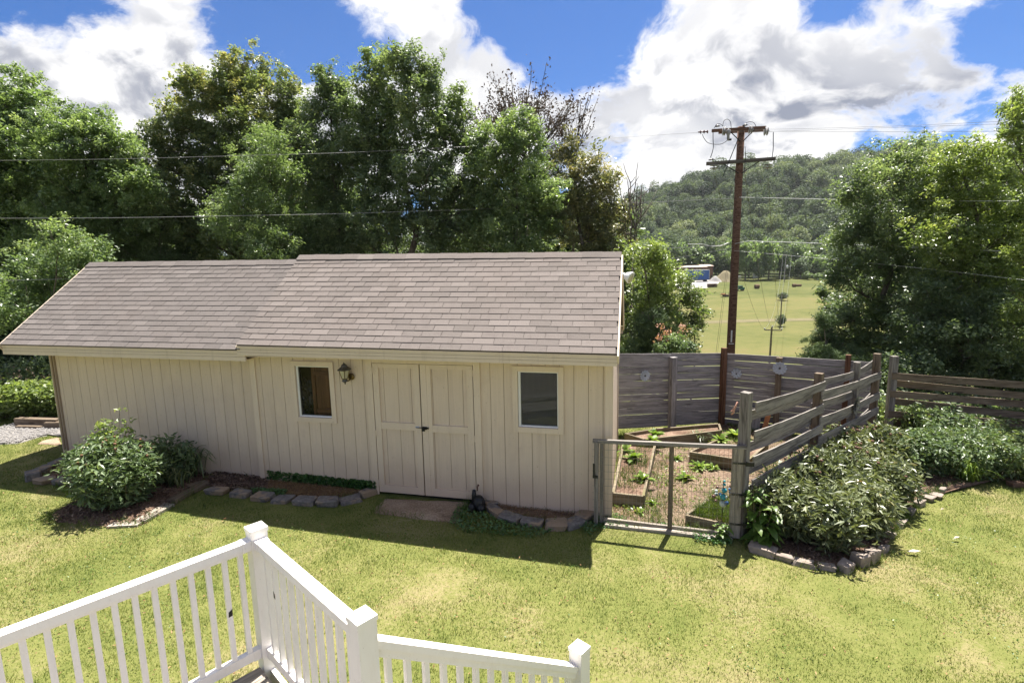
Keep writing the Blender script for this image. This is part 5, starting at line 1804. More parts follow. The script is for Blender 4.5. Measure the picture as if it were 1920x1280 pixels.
CD = 256.0
a, b_ = at(1285, 520, CD), at(1330, 520, CD)
zb = float(G((a[0] + b_[0]) / 2, CD)); h = at(1307, 506, CD)[2] - zb - .9
ct = thing('shipping_container', ((a[0] + b_[0]) / 2, CD, zb), 'long blue trailer container parked at the gravel lot', 'container')
MB().box(((a[0] + b_[0]) / 2, CD + 1.5, zb + .9 + h / 2), (abs(b_[0] - a[0]) / 2, 0, 0), (0, 1.3, 0), (0, 0, h / 2 - .2)).build('body', 'blue_steel', ct)
MB().box(((a[0] + b_[0]) / 2, CD + 1.5, zb + .9 + h - .1), (abs(b_[0] - a[0]) / 2 + .05, 0, 0), (0, 1.35, 0), (0, 0, .14)).build('roof_edge', 'pale_steel', ct)
MB().box((b_[0] + .06, CD + 1.5, zb + .9 + h / 2), (.08, 0, 0), (0, 1.3, 0), (0, 0, h / 2 - .2)).build('end_door', 'pale_steel', ct)
for k in range(9):
    xx = a[0] + (b_[0] - a[0]) * (k + .5) / 9
    MB().box((xx, CD + .17, zb + .9 + h / 2), (.12, 0, 0), (0, .04, 0), (0, 0, h / 2 - .35)).build('rib', 'blue_steel', ct)
for k in (.12, .2, .8, .88):
    xx = a[0] + (b_[0] - a[0]) * k
    MB().lathe((xx, CD + .3, zb + .5), [(.5, 0), (.5, .25)], (0, 1, 0), 10).build('wheel', 'tyre', ct)
for lab, x0, x1, yt, yb, D, dx in (('low storage building with pinkish flat roof behind the blue container', 1270, 1326, 499, 506, CD + 9, 4), ('second low building with brown front beside the pink roofed one', 1318, 1337, 496.5, 505, CD + 12, 3)):
    a, b_ = at(x0, yb, D), at(x1, yb, D); zt_ = at(x0, yt, D)[2]; zb = float(G((a[0] + b_[0]) / 2, D)) - .2
    bd = thing('storage_building', ((a[0] + b_[0]) / 2, D, zb), lab, 'building')
    cx_ = (a[0] + b_[0]) / 2; hw = (b_[0] - a[0]) / 2
    MB().box((cx_, D + dx, (zb + zt_ - .6) / 2), (hw, 0, 0), (0, dx, 0), (0, 0, (zt_ - .6 - zb) / 2)).build('wall', 'rusty_steel', bd)
    obj('roof', [(cx_ - hw - .3, D - .4, zt_ - .6), (cx_ + hw + .3, D - .4, zt_ - .6), (cx_ + hw + .3, D + 2 * dx, zt_ + .1), (cx_ - hw - .3, D + 2 * dx, zt_ + .1), (cx_ - hw - .3, D - .4, zt_ - .8), (cx_ + hw + .3, D - .4, zt_ - .8), (cx_ + hw + .3, D + 2 * dx, zt_ - .1), (cx_ - hw - .3, D + 2 * dx, zt_ - .1)],
        [(0, 1, 2, 3), (7, 6, 5, 4), (0, 4, 5, 1), (1, 5, 6, 2), (2, 6, 7, 3), (3, 7, 4, 0)], 'pink_roof', bd)
    for k in range(4):
        xx = cx_ - hw + 2 * hw * (k + .5) / 4
        MB().box((xx, D - .03, zb + 1.3), (hw / 4 * .7, 0, 0), (0, .04, 0), (0, 0, 1.2)).build('door', 'dark_metal', bd)


def mound(name, label, px, pyb, D, r, h, mat, cat):
    c = at(px, pyb, D); zb = float(G(c[0], D))
    V = [(c[0], D, zb + h)]; Fc = []
    n = 16; rg = np.random.default_rng(int(px))
    for k in range(1, 6):
        for i in range(n):
            a = 2 * math.pi * i / n; rr = r * k / 5 * (1 + rg.normal() * .07)
            x, y = c[0] + rr * math.cos(a), D + rr * math.sin(a)
            V.append((x, y, float(G(x, y)) - .1 + h * (.5 + .5 * math.cos(math.pi * k / 5)) ** .9 * (1 + rg.normal() * .05)))
    for i in range(n): Fc.append((0, 1 + i, 1 + (i + 1) % n))
    for k in range(4):
        for i in range(n):
            a_ = 1 + k * n + i; b2 = 1 + k * n + (i + 1) % n
            Fc.append((a_, a_ + n, b2 + n, b2))
    o = obj(name, V, Fc, mat, smooth=True)
    return tag(o, label, cat)


mound('gravel_mound', 'grey heap of gravel right of the blue container', 1341, 519, CD, 3.6, 2.8, 'grey_gravel', 'mound')
mound('dirt_mound', 'tan overgrown dirt heap behind the utility pole', 1360, 519, CD + 3, 6.5, 5.0, 'dirt', 'mound')
lotp = [at(x, y, 200)[:2] for x, y in ((1270, 520), (1345, 520), (1352, 527), (1340, 535), (1318, 541), (1262, 541))]
lot = []
for x, y in ((1262, 521), (1340, 521.5), (1352, 526), (1345, 533), (1325, 540), (1262, 541)):
    d = ray(x, y)
    ts = np.linspace(150, 300, 1500); pp = CAM + np.outer(ts / d[1], d); k = np.argmax(pp[:, 2] < G(pp[:, 0], pp[:, 1])); lot.append(pp[k])
sheet('gravel_lot', lot, 'far_gravel', .12, 'pale gravel lot in front of the blue container', 'gravel lot', sub=8)


# farm track across the field
tp0, tp1 = on_field(1290, 605), on_field(1560, 598)
V = []; Fc = []
xsn = np.linspace(tp0[0] - 40, tp1[0] + 40, 50)
for i, x in enumerate(xsn):
    yc = tp0[1] + (tp1[1] - tp0[1]) * (x - tp0[0]) / (tp1[0] - tp0[0]) + math.sin(x * .11) * .6
    for k, s_ in enumerate((-2.2, -.9, .9, 2.2)): V.append((x, yc + s_, float(G(x, yc + s_)) + .06))
for i in range(49):
    for k in range(3): Fc.append((4 * i + k, 4 * i + 4 + k, 4 * i + 5 + k, 4 * i + 1 + k))
tag(obj('track', V, Fc, 'track', smooth=True), 'faint dirt track crossing the hay field', 'track', kind='structure')

for lab, px, py, w, h, D, mt in (
        ('dark stack of pallets lying on the gravel lot', 1335, 538, 2.1, 1.0, 0, 'hay'),
        ('lone dark round bale in the middle of the field', 1419, 541, .9, .9, 0, 'hay'),
        ('left one of two tiny dark bales far out in the field', 1489, 538, .7, .7, 0, 'hay'),
        ('right one of two tiny dark bales far out in the field', 1497.5, 537, 1.1, .5, 0, 'hay')):
    c = on_field(px, py)
    if 'pallets' in lab:
        st_ = thing('pallet_stack', c, lab, 'pallets')
        for k in range(4):
            for j in range(2):
                MB().box(c + np.array([(j - .5) * 2.1, 0, .25 + k * .36]), (1.0, 0, 0), (0, .9, 0), (0, 0, .13)).build('pallet', mt, st_)
                MB().box(c + np.array([(j - .5) * 2.1, 0, .08 + k * .36]), (.9, 0, 0), (0, .12, 0), (0, 0, .045)).build('pallet_block', 'rusty_steel', st_)
    else:
        bl = MB().lathe(c + np.array([-w, 0, h]), [(h * .9, 0), (h, .12), (h, 2 * w - .12), (h * .9, 2 * w)], (1, 0, 0), 14).build('hay_bale', mt)
        tag(bl, lab, 'bale')
c = on_field(1417, 525)
sg = thing('utility_box', c, 'white rectangular sign board on legs at the far edge of the field', 'sign')
MB().box(c + UP * 2.2, (1.5, 0, 0), (0, .1, 0), (0, 0, 1.1)).build('panel', 'pale_steel', sg)
for s_ in (-1.2, 1.2): MB().box(c + np.array([s_, .15, .55]), (.07, 0, 0), (0, .05, 0), (0, 0, .6)).build('leg', 'far_wood', sg)
c = on_field(1386, 523)
sg = thing('storage_box', c, 'small pale box beside the utility pole at the field edge', 'box')
MB().box(c + UP * .75, (.7, 0, 0), (0, .6, 0), (0, 0, .65)).build('body', 'pale_steel', sg)
MB().box(c + UP * 1.45, (.78, 0, 0), (0, .68, 0), (0, 0, .05)).build('lid', 'white_frame', sg)
# farm truck and flat trailer
c = on_field(1386, 545)
tr_ = thing('farm_truck', c, 'green and white farm truck parked in the field beside the utility pole', 'truck')
k = c[1] / FPX
MB().box(c + np.array([.1, 0, 1.35]), (.95, 0, 0), (0, .95, 0), (0, 0, .75)).build('cab', 'green_paint', tr_)
MB().box(c + np.array([1.35, 0, .95]), (.55, 0, 0), (0, .85, 0), (0, 0, .45)).build('hood', 'green_paint', tr_)
MB().box(c + np.array([.2, -.96, 1.65]), (.6, 0, 0), (0, .02, 0), (0, 0, .3)).build('window', 'dark_metal', tr_)
MB().box(c + np.array([-1.2, 0, 1.05]), (.5, 0, 0), (0, .9, 0), (0, 0, .45)).build('bed', 'pale_steel', tr_)
MB().box(c + np.array([1.92, 0, .7]), (.03, 0, 0), (0, .8, 0), (0, 0, .15)).build('bumper', 'pale_steel', tr_)
for wx in (-1.1, 1.25):
    for wy in (-.8, .8): MB().lathe(c + np.array([wx, wy - .1, .42]), [(.42, 0), (.42, .22)], (0, 1, 0), 12).build('wheel', 'tyre', tr_)
c = on_field(1361, 556)
tl_ = thing('flat_trailer', c, 'rusty flat trailer hitched left of the farm truck', 'trailer')
MB().box(c + np.array([0, 0, .75]), (2.0, 0, 0), (0, 1.0, 0), (0, 0, .08)).build('platform', 'rusty_steel', tl_)
for wx in (-.6, .4):
    for wy in (-.9, .9): MB().lathe(c + np.array([wx, wy - .1, .35]), [(.35, 0), (.35, .2)], (0, 1, 0), 12).build('wheel', 'tyre', tl_)
for wx in (-1.8, -.6, .6): MB().box(c + np.array([wx, -.95, 1.15]), (.05, 0, 0), (0, .05, 0), (0, 0, .4)).build('stake', 'rusty_steel', tl_)
MB().box(c + np.array([-1.0, -.1, 1.0]), (.7, 0, 0), (0, .7, 0), (0, 0, .16)).build('load', 'terracotta', tl_)
# house roof among the far trees
c = at(1532, 494, 285); zb = float(G(c[0], 285))
hs = thing('farmhouse', (c[0], 285, zb), 'distant house with pale grey roof among the valley trees', 'house')
zr = at(1532, 481, 285)[2]; ze = zr - 2.3
MB().box((c[0], 288, (zb + ze) / 2), (4, 0, 0), (0, 3, 0), (0, 0, (ze - zb) / 2)).build('wall', 'pale_steel', hs)
obj('roof', [(c[0] - 4.5, 284.5, ze), (c[0] + 4.5, 284.5, ze), (c[0] + 4.5, 288, zr), (c[0] - 4.5, 288, zr), (c[0] - 4.5, 291.5, ze), (c[0] + 4.5, 291.5, ze)], [(0, 1, 2, 3), (3, 2, 5, 4), (0, 3, 4), (1, 5, 2), (0, 4, 5, 1)], 'pink_roof', hs)
for dx in (-2, 1.5): MB().box((c[0] + dx, 284.95, ze - 1.2), (.6, 0, 0), (0, .04, 0), (0, 0, .7)).build('window', 'dark_metal', hs)

# ------------------------------------------------------------------ flower beds by the shed
bed1 = [gnd(388, 903), gnd(400, 917), gnd(450, 924), gnd(530, 934), gnd(610, 938), gnd(660, 934), gnd(700, 922), S(-.9, .03, 0), S(-2.9, .03, 0), S(-3.9, .06, 0)]
bed0 = [S(-7.0, .06, 0), gnd(112, 874), gnd(80, 888), gnd(75, 902), gnd(110, 912), gnd(150, 940), gnd(90, 968), gnd(105, 980), gnd(200, 986), gnd(265, 984), gnd(330, 945), gnd(395, 905), S(-3.9, .06, 0)]
bed2 = [S(1.0, .03, 0), gnd(925, 958), gnd(960, 970), gnd(1000, 979), gnd(1045, 984), gnd(1085, 978), gnd(1100, 966), S(2.7, .03, 0)]
hed = [gnd(1400, 1028), gnd(1450, 1042), gnd(1520, 1064), gnd(1590, 1072), gnd(1640, 1056), gnd(1672, 1010), gnd(1690, 975), gnd(1730, 936), gnd(1785, 908), gnd(1940, 897), gnd(1990, 896), gnd(2260, 896), RA + rd * 6.1 - rn * .05, RA - rn * .1, WE - wn * .08, WA + wd * .1 - wn * .1]
drive = [gnd(-160, 850), gnd(-60, 838), gnd(30, 832), gnd(75, 820), gnd(113, 812), S(-7.3, .9, 0), S(-7.3, 4.2, 0), gnd(40, 790), gnd(-20, 806), gnd(-160, 812)]
sheet('flower_bed_soil', bed1, 'mulch', .012, 'mulched bed along the shed wall left of the doors', 'soil', hump=.03, seed=2)
sheet('flower_bed_soil', bed0, 'mulch', .012, 'mulched bed under the peony bush at the left of the shed', 'soil', hump=.03, seed=4)
sheet('flower_bed_soil', bed2, 'mulch', .012, 'small mulched bed between the doors and the right shed corner', 'soil', hump=.02, seed=6)
hedA = hed[:8] + [RA - rn * .1, WE - wn * .08, WA + wd * .1 - wn * .1]
hedB = [gnd(1722, 938), gnd(1785, 908), gnd(1940, 897), gnd(2260, 896), RA + rd * 6.1 - rn * .05, RA + rd * .1 - rn * .1]
sheet('flower_bed_soil', hedA, 'mulch', .012, 'mulched bed of peonies outside the woven fence', 'soil', hump=.03, seed=8)
sheet('flower_bed_soil', hedB, 'mulch', .016, 'mulched strip of shrubs under the right fence', 'soil', hump=.025, seed=9)
sheet('gravel_drive', drive, 'gravel_bed', .010, 'grey gravel drive at the left end of the shed', 'gravel', hump=.02, seed=10)
pad = [gnd(84, 826), gnd(113, 820), gnd(116, 834), gnd(76, 834)]
tag(sheet('concrete_pad', [gnd(78, 828), gnd(112, 820), gnd(116, 836), gnd(70, 833)], 'concrete', .028, 'small concrete pad at the left corner of the shed', 'pad', sub=3, seed=12), kind='structure')


def stone_mesh(seed, sx, sy, sz, jag=.12):
    rng = np.random.default_rng(seed)
    bm = bmesh.new()
    bmesh.ops.create_cube(bm, size=2)
    bmesh.ops.bevel(bm, geom=list(bm.edges), offset=.20, segments=1, affect='EDGES')
    V = np.array([v.co[:] for v in bm.verts])
    d = sum(np.sin(V @ rng.normal(size=3) * fq + rng.random() * 6) * a for fq, a in ((1.6, jag), (3.2, jag * .5), (6, jag * .25)))
    V = V * (1 + d)[:, None] * np.array([sx, sy, sz]) * .5
    V[:, 2] -= V[:, 2].min() + sz * .15
    Fc = [[v.index for v in f.verts] for f in bm.faces]; bm.free()
    return V, Fc


def stone(name, label, px, py, w, dp, h, seed, mat='edge_stone', group=None, tang=None, jag=.10):
    p = gnd(px, py); p[2] = float(G(p[0], p[1]))
    V, Fc = stone_mesh(seed, w, dp, h, jag)
    a = math.atan2(tang[1], tang[0]) if tang is not None else random.uniform(0, 3)
    R_ = np.array([[math.cos(a), -math.sin(a), 0], [math.sin(a), math.cos(a), 0], [0, 0, 1]])
    o = obj(name, V @ R_.T + p, Fc, mat)
    return tag(o, label, 'stone', group)


ORD = ['first', 'second', 'third', 'fourth', 'fifth', 'sixth', 'seventh', 'eighth', 'ninth', 'tenth', 'eleventh', 'twelfth', 'thirteenth']


def stone_row(pts, lab, grp, w, dp, h, mat='edge_stone', jag=.10):
    G_ = [gnd(*p[:2]) for p in pts]
    for i, p in enumerate(pts):
        a = G_[max(i - 1, 0)]; b_ = G_[min(i + 1, len(pts) - 1)]
        k = p[2] if len(p) > 2 else 1.0
        stone('edging_stone', lab % ORD[i], p[0], p[1], w * k * random.uniform(.78, 1.10), dp * random.uniform(.75, 1.15), h * random.uniform(.7, 1.2), int(p[0] * 7 + p[1]), mat, grp, b_ - a, jag)


stone_row([(408, 924), (452, 929), (493, 935), (530, 939), (573, 943), (615, 945), (657, 940), (690, 928)], '%s grey edging stone from the left in the bed left of the shed doors', 'edging stones left of the doors', .32, .21, .095)
stone_row([(917, 945), (930, 961), (957, 974), (997, 983), (1042, 988), (1076, 984), (1100, 969)], '%s edging stone counted from the doors towards the right shed corner', 'edging stones right of the doors', .31, .21, .09)
stone_row([(110, 872), (82, 884), (64, 896), (85, 904), (118, 907)], '%s flat grey stone from the shed corner in the curb left of the peony', 'edging stones at the left bed', .33, .21, .12)
stone_row([(1430, 1036), (1468, 1048), (1508, 1059), (1550, 1066)], '%s flat brown stone from the gate post along the peony bed edge', 'flat stones of the peony bed edge', .27, .13, .07, 'rock', .22)
stone_row([(1585, 1068, 1.1), (1608, 1057, .8), (1634, 1050, 1.0)], '%s pale rock from the left at the front corner of the peony bed', 'pale corner rocks of the peony bed', .19, .15, .15, 'rock', .2)
stone_row([(1655, 1035), (1672, 1005), (1688, 985), (1706, 962), (1722, 948), (1740, 938), (1756, 932), (1766, 922)], '%s bleached rock from the front along the right edge of the peony bed', 'bleached rocks along the lawn', .17, .11, .08, 'rock', .25)
stone('brick_piece', 'red brick fragment lying at the bed edge near the right border', 1905, 911, .26, .14, .10, 71, 'rusty_steel', None, (1, 0.1, 0), .05)

# landscape timbers
def timber(label, a, b_, w, h, mat='brown_wood', lift=0.0):
    a = np.array([a[0], a[1], float(G(a[0], a[1])) + h / 2 + lift]); b_ = np.array([b_[0], b_[1], float(G(b_[0], b_[1])) + h / 2 + lift])
    return tag(beam('landscape_timber', a, b_, w, h, mat, None, rough=.004, bevel=.012), label, 'timber')


timber('old timber edging from the peony to the first edging stone', gnd(388, 908), gnd(322, 944), .14, .10, 'brown_wood', -.03)
timber('bleached flat plank edging in front of the peony bush', gnd(318, 948), gnd(262, 980), .17, .06, 'pale_wood', -.02)
timber('short bleached plank end lying at the front of the peony bed', gnd(262, 984), gnd(205, 987), .12, .05, 'pale_wood', -.02)
timber('wide dark plank in the bed beside the daylilies', gnd(355, 918), gnd(398, 905), .22, .06, 'brown_wood', .0)
timber('grey landscape timber retaining the gravel left of the shed', gnd(34, 799), gnd(112, 801), .14, .15, 'brown_wood', .05)
timber('short timber lying before the longer one left of the shed', gnd(88, 803), gnd(118, 803), .13, .13, 'brown_wood', .02)
timber('lower grey timber under the retaining timber left of the shed', gnd(34, 803), gnd(80, 804), .13, .10, 'brown_wood', -.03)

# black ornament by the door jamb
p = gnd(894, 962); p[2] = float(G(p[0], p[1]))
orn = thing('garden_ornament', p, 'small black garden ornament in the grass at the right door jamb', 'ornament')
rr = p + NS * .12
Vv, Fv = latheg(rr, [(.05, 0), (.085, .04), (.095, .10), (.08, .17), (.05, .21)], UP, 10); obj('body', Vv, Fv, 'black_plastic', orn, True)
MB().tube([rr - US * .07 + UP * .02, rr - US * .075 + UP * .22, rr - US * .07 + UP * .30], [.045, .035, .028], 9).build('neck', 'black_plastic', orn, True)
for s_, r_ in ((-.09, .055), (.055, .06)):
    q = rr - NS * .07 + US * s_
    MB().lathe(q, [(.03, 0), (r_, .03), (r_, .08), (.03, .12)], UP, 9).build('foot', 'black_plastic', orn, True)
MB().tube([rr - US * .02 + UP * .30, rr - US * .015 + UP * .36, rr + US * .0 + UP * .39], [.012, .012, .018], 6).build('plug', 'rusty_steel', orn, True)

# ------------------------------------------------------------------ grass
FOOT = [S(WING0, .0, 0), S(MAIN1, .0, 0), S(MAIN1, DEPTH, 0), S(WING0, DEPTH, 0)]
slabp = [gnd(724, 935), gnd(878, 942), gnd(858, 974), gnd(848, 978), gnd(703, 962)]
dk = [pc1[:2] + DA[:2] * 0, (pc1 - DA * 3.2)[:2], (pc1 - DA * 3.2 - DB * 3.2)[:2], (pc1 - DB * 3.2)[:2]]
excl = [FOOT, bed1, bed0, bed2, hed, drive, GARD, slabp]
shrink = lambda poly, k: [np.asarray(p)[:2] + (np.mean([np.asarray(q)[:2] for q in poly], 0) - np.asarray(p)[:2]) * k for p in poly]


def visible(P, margin=60):
    z = G(P[:, 0], P[:, 1])
    v = np.column_stack([P, z]) - CAM
    dz = v @ _F
    px = 960 + FPX * (v @ _R) / dz; py = 640 - FPX * (v @ _U) / dz
    return (dz > .3) & (px > -margin * 6) & (px < 1920 + margin * 8) & (py < 1280 + margin * 2)


def blades(P, rng, hmin, hmax, wmin, wmax, tint_bias=0.0, lift=0.0):
    n = len(P)
    z = G(P[:, 0], P[:, 1]) + lift
    h = rng.uniform(hmin, hmax, n) * (.62 + .85 * vnoise(P, 5.5, 21) * (.5 + vnoise(P, 1.3, 22))); w = rng.uniform(wmin, wmax, n)
    a = rng.random(n) * 2 * math.pi
    lean = rng.uniform(.25, 1.1, n) * h
    la = rng.random(n) * 2 * math.pi
    base = np.column_stack([P, z - .004])
    wx = np.column_stack([np.cos(a), np.sin(a), np.zeros(n)]) * (w / 2)[:, None]
    ld = np.column_stack([np.cos(la), np.sin(la), np.zeros(n)])
    mid = base + ld * (lean * .35)[:, None] + UP * (h * .6)[:, None]
    tip = base + ld * lean[:, None] + UP * (h * .92)[:, None]
    V = np.stack([base - wx, base + wx, mid + wx * .75, mid - wx * .75, tip], 1).reshape(-1, 3)
    i = np.arange(n) * 5
    loops = np.stack([i, i + 1, i + 2, i + 3, i + 3, i + 2, i + 4], 1).ravel()
    tot = np.tile([4, 3], n); st = np.concatenate([[0], np.cumsum(tot)[:-1]])
    tint = np.clip(rng.normal(.5 + tint_bias, .27, n), 0, 1)
    return V, loops, st, tot, np.repeat(tint, 2)


rng = np.random.default_rng(11)
NB = 1150000
P = np.column_stack([rng.uniform(-14, 15, NB), rng.uniform(2.6, 13.4, NB)])
P = P[visible(P)]
for poly in excl: P = P[~in_poly(P, poly)]
# thin and bare places
bare = vnoise(P, 1.1, 5) * .6 + vnoise(P, 3.7, 6) * .4
keep = rng.random(len(P)) < np.clip(1.45 - 1.25 * np.clip((bare - .50) / .3, 0, 1), .30, 1)
# nearer grass needs more blades
P = P[keep & (P[:, 1] < 12.9)]
bl_ = blades(P, rng, .014, .038, .0032, .0056)
me = big_mesh('grass', *bl_[:4], 'grass_blade', bl_[4])
tag(place(bpy.data.objects.new('grass', me), Matrix.Identity(4)), 'short green and straw coloured lawn grass between deck and shed', 'grass', kind='stuff')
# taller tufts along walls, stones and beds
E_ = []
for poly, amt in ((bed2, 260), (bed1, 260), (hed, 420), (bed0, 260), (GARD, 150), (slabp, 160)):
    pl_ = [np.asarray(p)[:2] for p in poly]
    for a, b_ in zip(pl_, pl_[1:] + pl_[:1]):
        n_ = int(np.linalg.norm(b_ - a) * amt)
        E_.append(a + (b_ - a) * rng.random((n_, 1)) + rng.normal(size=(n_, 2)) * .035)
E_ = np.concatenate(E_); E_ = E_[visible(E_) & ~in_poly(E_, FOOT)]
E_ = E_[vnoise(E_, 3, 3) > .35]
bl_ = blades(E_, rng, .05, .13, .004, .007, -.25)
me = big_mesh('grass_tufts', *bl_[:4], 'grass_blade', bl_[4])
tag(place(bpy.data.objects.new('grass_tufts', me), Matrix.Identity(4)), 'longer green grass tufts along the bed edges', 'grass', kind='stuff')
# weeds and grass in the garden
P = np.column_stack([rng.uniform(1.2, 8.5, 90000), rng.uniform(6.2, 12.2, 90000)])
P = P[in_poly(P, shrink(GARD, .02))]
den = vnoise(P, .9, 8) * .65 + vnoise(P, 3, 9) * .35
P = P[rng.random(len(P)) < np.clip((den - .40) * 3.2, 0, .95)]
bl_ = blades(P, rng, .04, .11, .004, .009, -.05)
me = big_mesh('garden_weeds', *bl_[:4], 'grass_blade', bl_[4])
tag(place(bpy.data.objects.new('garden_weeds', me), Matrix.Identity(4)), 'patchy weedy grass growing in the dry garden', 'weeds', kind='stuff')

# the corner bed by the gate and the bed at the fence are full of grass and weeds
for lab, poly, nb_, lf, h0, h1 in (('tall weedy grass filling the raised bed with the glass spinner', [(1290, 962), (1390, 985), (1416, 947), (1340, 934)], 2600, .075, .06, .24),
                                   ('sparse grass in the long raised bed by the shed', [(1156, 915), (1203, 922), (1222, 838), (1172, 832)], 1300, .13, .04, .13),
                                   ('weedy grass in the raised bed at the woven fence', [(1330, 832), (1395, 845), (1430, 828), (1375, 816)], 1300, .12, .04, .16)):
    pg = np.array([atz(x, y, -.35)[:2] for x, y in poly])
    P = rng.uniform(pg.min(0), pg.max(0), (nb_ * 4, 2)); P = P[in_poly(P, pg)][:nb_]
    P = P[vnoise(P, 4, 19) > .3]
    bl_ = blades(P, rng, h0, h1, .004, .009, -.1, lf)
    me = big_mesh('bed_grass', *bl_[:4], 'grass_blade', bl_[4])
    tag(place(bpy.data.objects.new('bed_grass', me), Matrix.Identity(4)), lab, 'grass', kind='stuff')

# litter, mulch chips, straw, ground cover
scatter('leaf_litter', 'dry brown leaves piled in the left part of the shed bed', [gnd(385, 905), gnd(400, 918), gnd(490, 926), gnd(505, 890), S(-2.75, .02, 0), S(-3.9, .05, 0)], 2600, 'leaf_dead', 21, .06, .5, (.03, .075), .8, lift=.0)
scatter('leaf_litter', 'dry brown leaves strewn under the peony bush', bed0, 2600, 'leaf_dead', 22, .055, .5, (.02, .06), .8)
scatter('straw', 'tan straw mulch in the shed bed beside the doors', [gnd(505, 905), gnd(500, 928), gnd(560, 933), gnd(640, 934), gnd(690, 922), S(-1.0, .1, 0), S(-2.7, .1, 0)], 4200, 'leaf_straw', 23, .07, .09, (.03, .06), .7)
scatter('straw', 'tan straw and soil in the bed right of the doors', bed2, 1500, 'leaf_straw', 24, .06, .09, (.02, .05), .7)
scatter('bark_mulch', 'red brown bark mulch under the peony hedge', hed, 9000, 'leaf_dead', 25, .05, .4, (.02, .06), .8)
scatter('bark_mulch', 'reddish chips scattered over the garden path', GARD, 9000, 'leaf_straw', 26, .035, .4, (.006, .03), .9, keep=lambda P, r: vnoise(P, 1.3, 4) > .42)
scatter('ground_cover', 'dark green clover growing along the shed wall left of the doors', [S(-2.80, -.01, 0), gnd(500, 898), gnd(600, 905), gnd(660, 914), gnd(706, 925), S(-.80, -.03, 0)], 9500, 'leaf_clover', 27, .066, .9, (.05, .20), 1.2)
scatter('ground_cover', 'low green clover along the inner side of the edging stones', [gnd(470, 921), gnd(475, 928), gnd(535, 933), gnd(540, 924)], 700, 'leaf_clover', 28, .035, .9, (.04, .08), 1.2)
scatter('ground_cover', 'low clover in the lawn below the door slab and right bed', [gnd(860, 945), gnd(905, 960), gnd(930, 975), gnd(1040, 997), gnd(1000, 1010), gnd(870, 1000), gnd(840, 985)], 1100, 'leaf_clover', 29, .032, .9, (.02, .05), 1.2)
scatter('ground_cover', 'small weeds under the gate and shed corner', [gnd(1080, 985), gnd(1150, 965), gnd(1375, 1010), gnd(1370, 1028), gnd(1150, 990), gnd(1100, 1005)], 1500, 'leaf_clover', 30, .035, .7, (.02, .06), 1.0, keep=lambda P, r: vnoise(P, 2.3, 4) > .45)

scatter('garden_weeds', 'small broad leaved weeds dotted over the garden soil', GARD, 5200, 'leaf_weed', 35, .05, .45, (.01, .07), .8, cat='weeds', keep=lambda P, r: (vnoise(P, 3.6, 12) * .6 + vnoise(P, 9, 13) * .4) > .56)
scatter('straw', 'pale dry straw strewn over the garden path', GARD, 4000, 'leaf_straw', 36, .08, .07, (.004, .03), .9, keep=lambda P, r: vnoise(P, 1.0, 14) > .40)
LAWN = [gnd(-60, 1300), gnd(-200, 880), gnd(110, 880), gnd(330, 960), gnd(700, 990), gnd(1100, 1060), gnd(1400, 1060), gnd(1680, 1030), gnd(1750, 950), gnd(2050, 930), gnd(2000, 1300)]
scatter('lawn_clover', 'small clover and plantain leaves dotted through the lawn', LAWN, 9000, 'leaf_big', 37, .022, .7, (.012, .04), 1.1, cat='weeds', keep=lambda P, r: (vnoise(P, 1.7, 15) * .55 + vnoise(P, 6, 16) * .45) > .63)
scatter('lawn_litter', 'bits of dry leaf and clippings lying on the lawn', LAWN, 1500, 'leaf_straw', 38, .035, .35, (.02, .045), 1.0, cat='litter')
# gravel stones on the drive
rng = np.random.default_rng(31)
P = np.column_stack([rng.uniform(-15, -7, 60000), rng.uniform(8, 15, 60000)])
P = P[in_poly(P, shrink(drive, .04))][:6000]
n = len(P); sz = rng.uniform(.010, .028, n)
oct_ = np.array([(1, 0, 0), (0, 1, 0), (-1, 0, 0), (0, -1, 0), (0, 0, .7), (0, 0, -.7)])
of = np.array([(0, 1, 4), (1, 2, 4), (2, 3, 4), (3, 0, 4), (1, 0, 5), (2, 1, 5), (3, 2, 5), (0, 3, 5)])
V = (oct_[None] * rng.uniform(.7, 1.3, (n, 6, 1))) * sz[:, None, None] + np.column_stack([P, G(P[:, 0], P[:, 1]) + .030 + sz * .3])[:, None]
F_ = (of[None] + (np.arange(n) * 6)[:, None, None]).reshape(-1)
me = big_mesh('gravel', V.reshape(-1, 3), F_, np.arange(n * 8) * 3, np.full(n * 8, 3), 'grey_gravel')
tag(place(bpy.data.objects.new('gravel', me), Matrix.Identity(4)), 'loose grey gravel stones on the drive left of the shed', 'gravel', kind='stuff')

# fallen petals and leaves on the lawn
for lab, px, py, mt, s_ in (('curled brown leaf on the lawn above the corner post of the deck', 422, 978, 'dead_leaf', .07), ('small white petal on the lawn near the peony bed', 1766, 960, 'pale_leaf', .06), ('pale petal on the lawn below the bleached rocks', 1743, 999, 'pale_leaf', .05),
                            ('pale twig with bark on the lawn at the right', 1793, 1014, 'pale_leaf', .09), ('flat pale wood chip on the lawn right of the corner rocks', 1713, 1040, 'pale_leaf', .15)):
    p = gnd(px, py); p[2] += .045
    L_ = s_; a = random.uniform(-.5, .5)
    ex = np.array([math.cos(a), math.sin(a), .1]); ey = np.array([-math.sin(a), math.cos(a), 0])
    w_ = .22
    Vv = [p - ex * L_ / 2, p - ey * L_ * w_ + UP * .012, p + ex * L_ / 2 + UP * .01, p + ey * L_ * w_ + UP * .012, p - UP * .006]
    Vv += [q + UP * .004 for q in Vv]
    tag(obj('fallen_leaf', Vv, [(0, 1, 4), (1, 2, 4), (2, 3, 4), (3, 0, 4), (5, 9, 6), (6, 9, 7), (7, 9, 8), (8, 9, 5), (0, 5, 6, 1), (1, 6, 7, 2), (2, 7, 8, 3), (3, 8, 5, 0)], mt), lab, 'leaf')

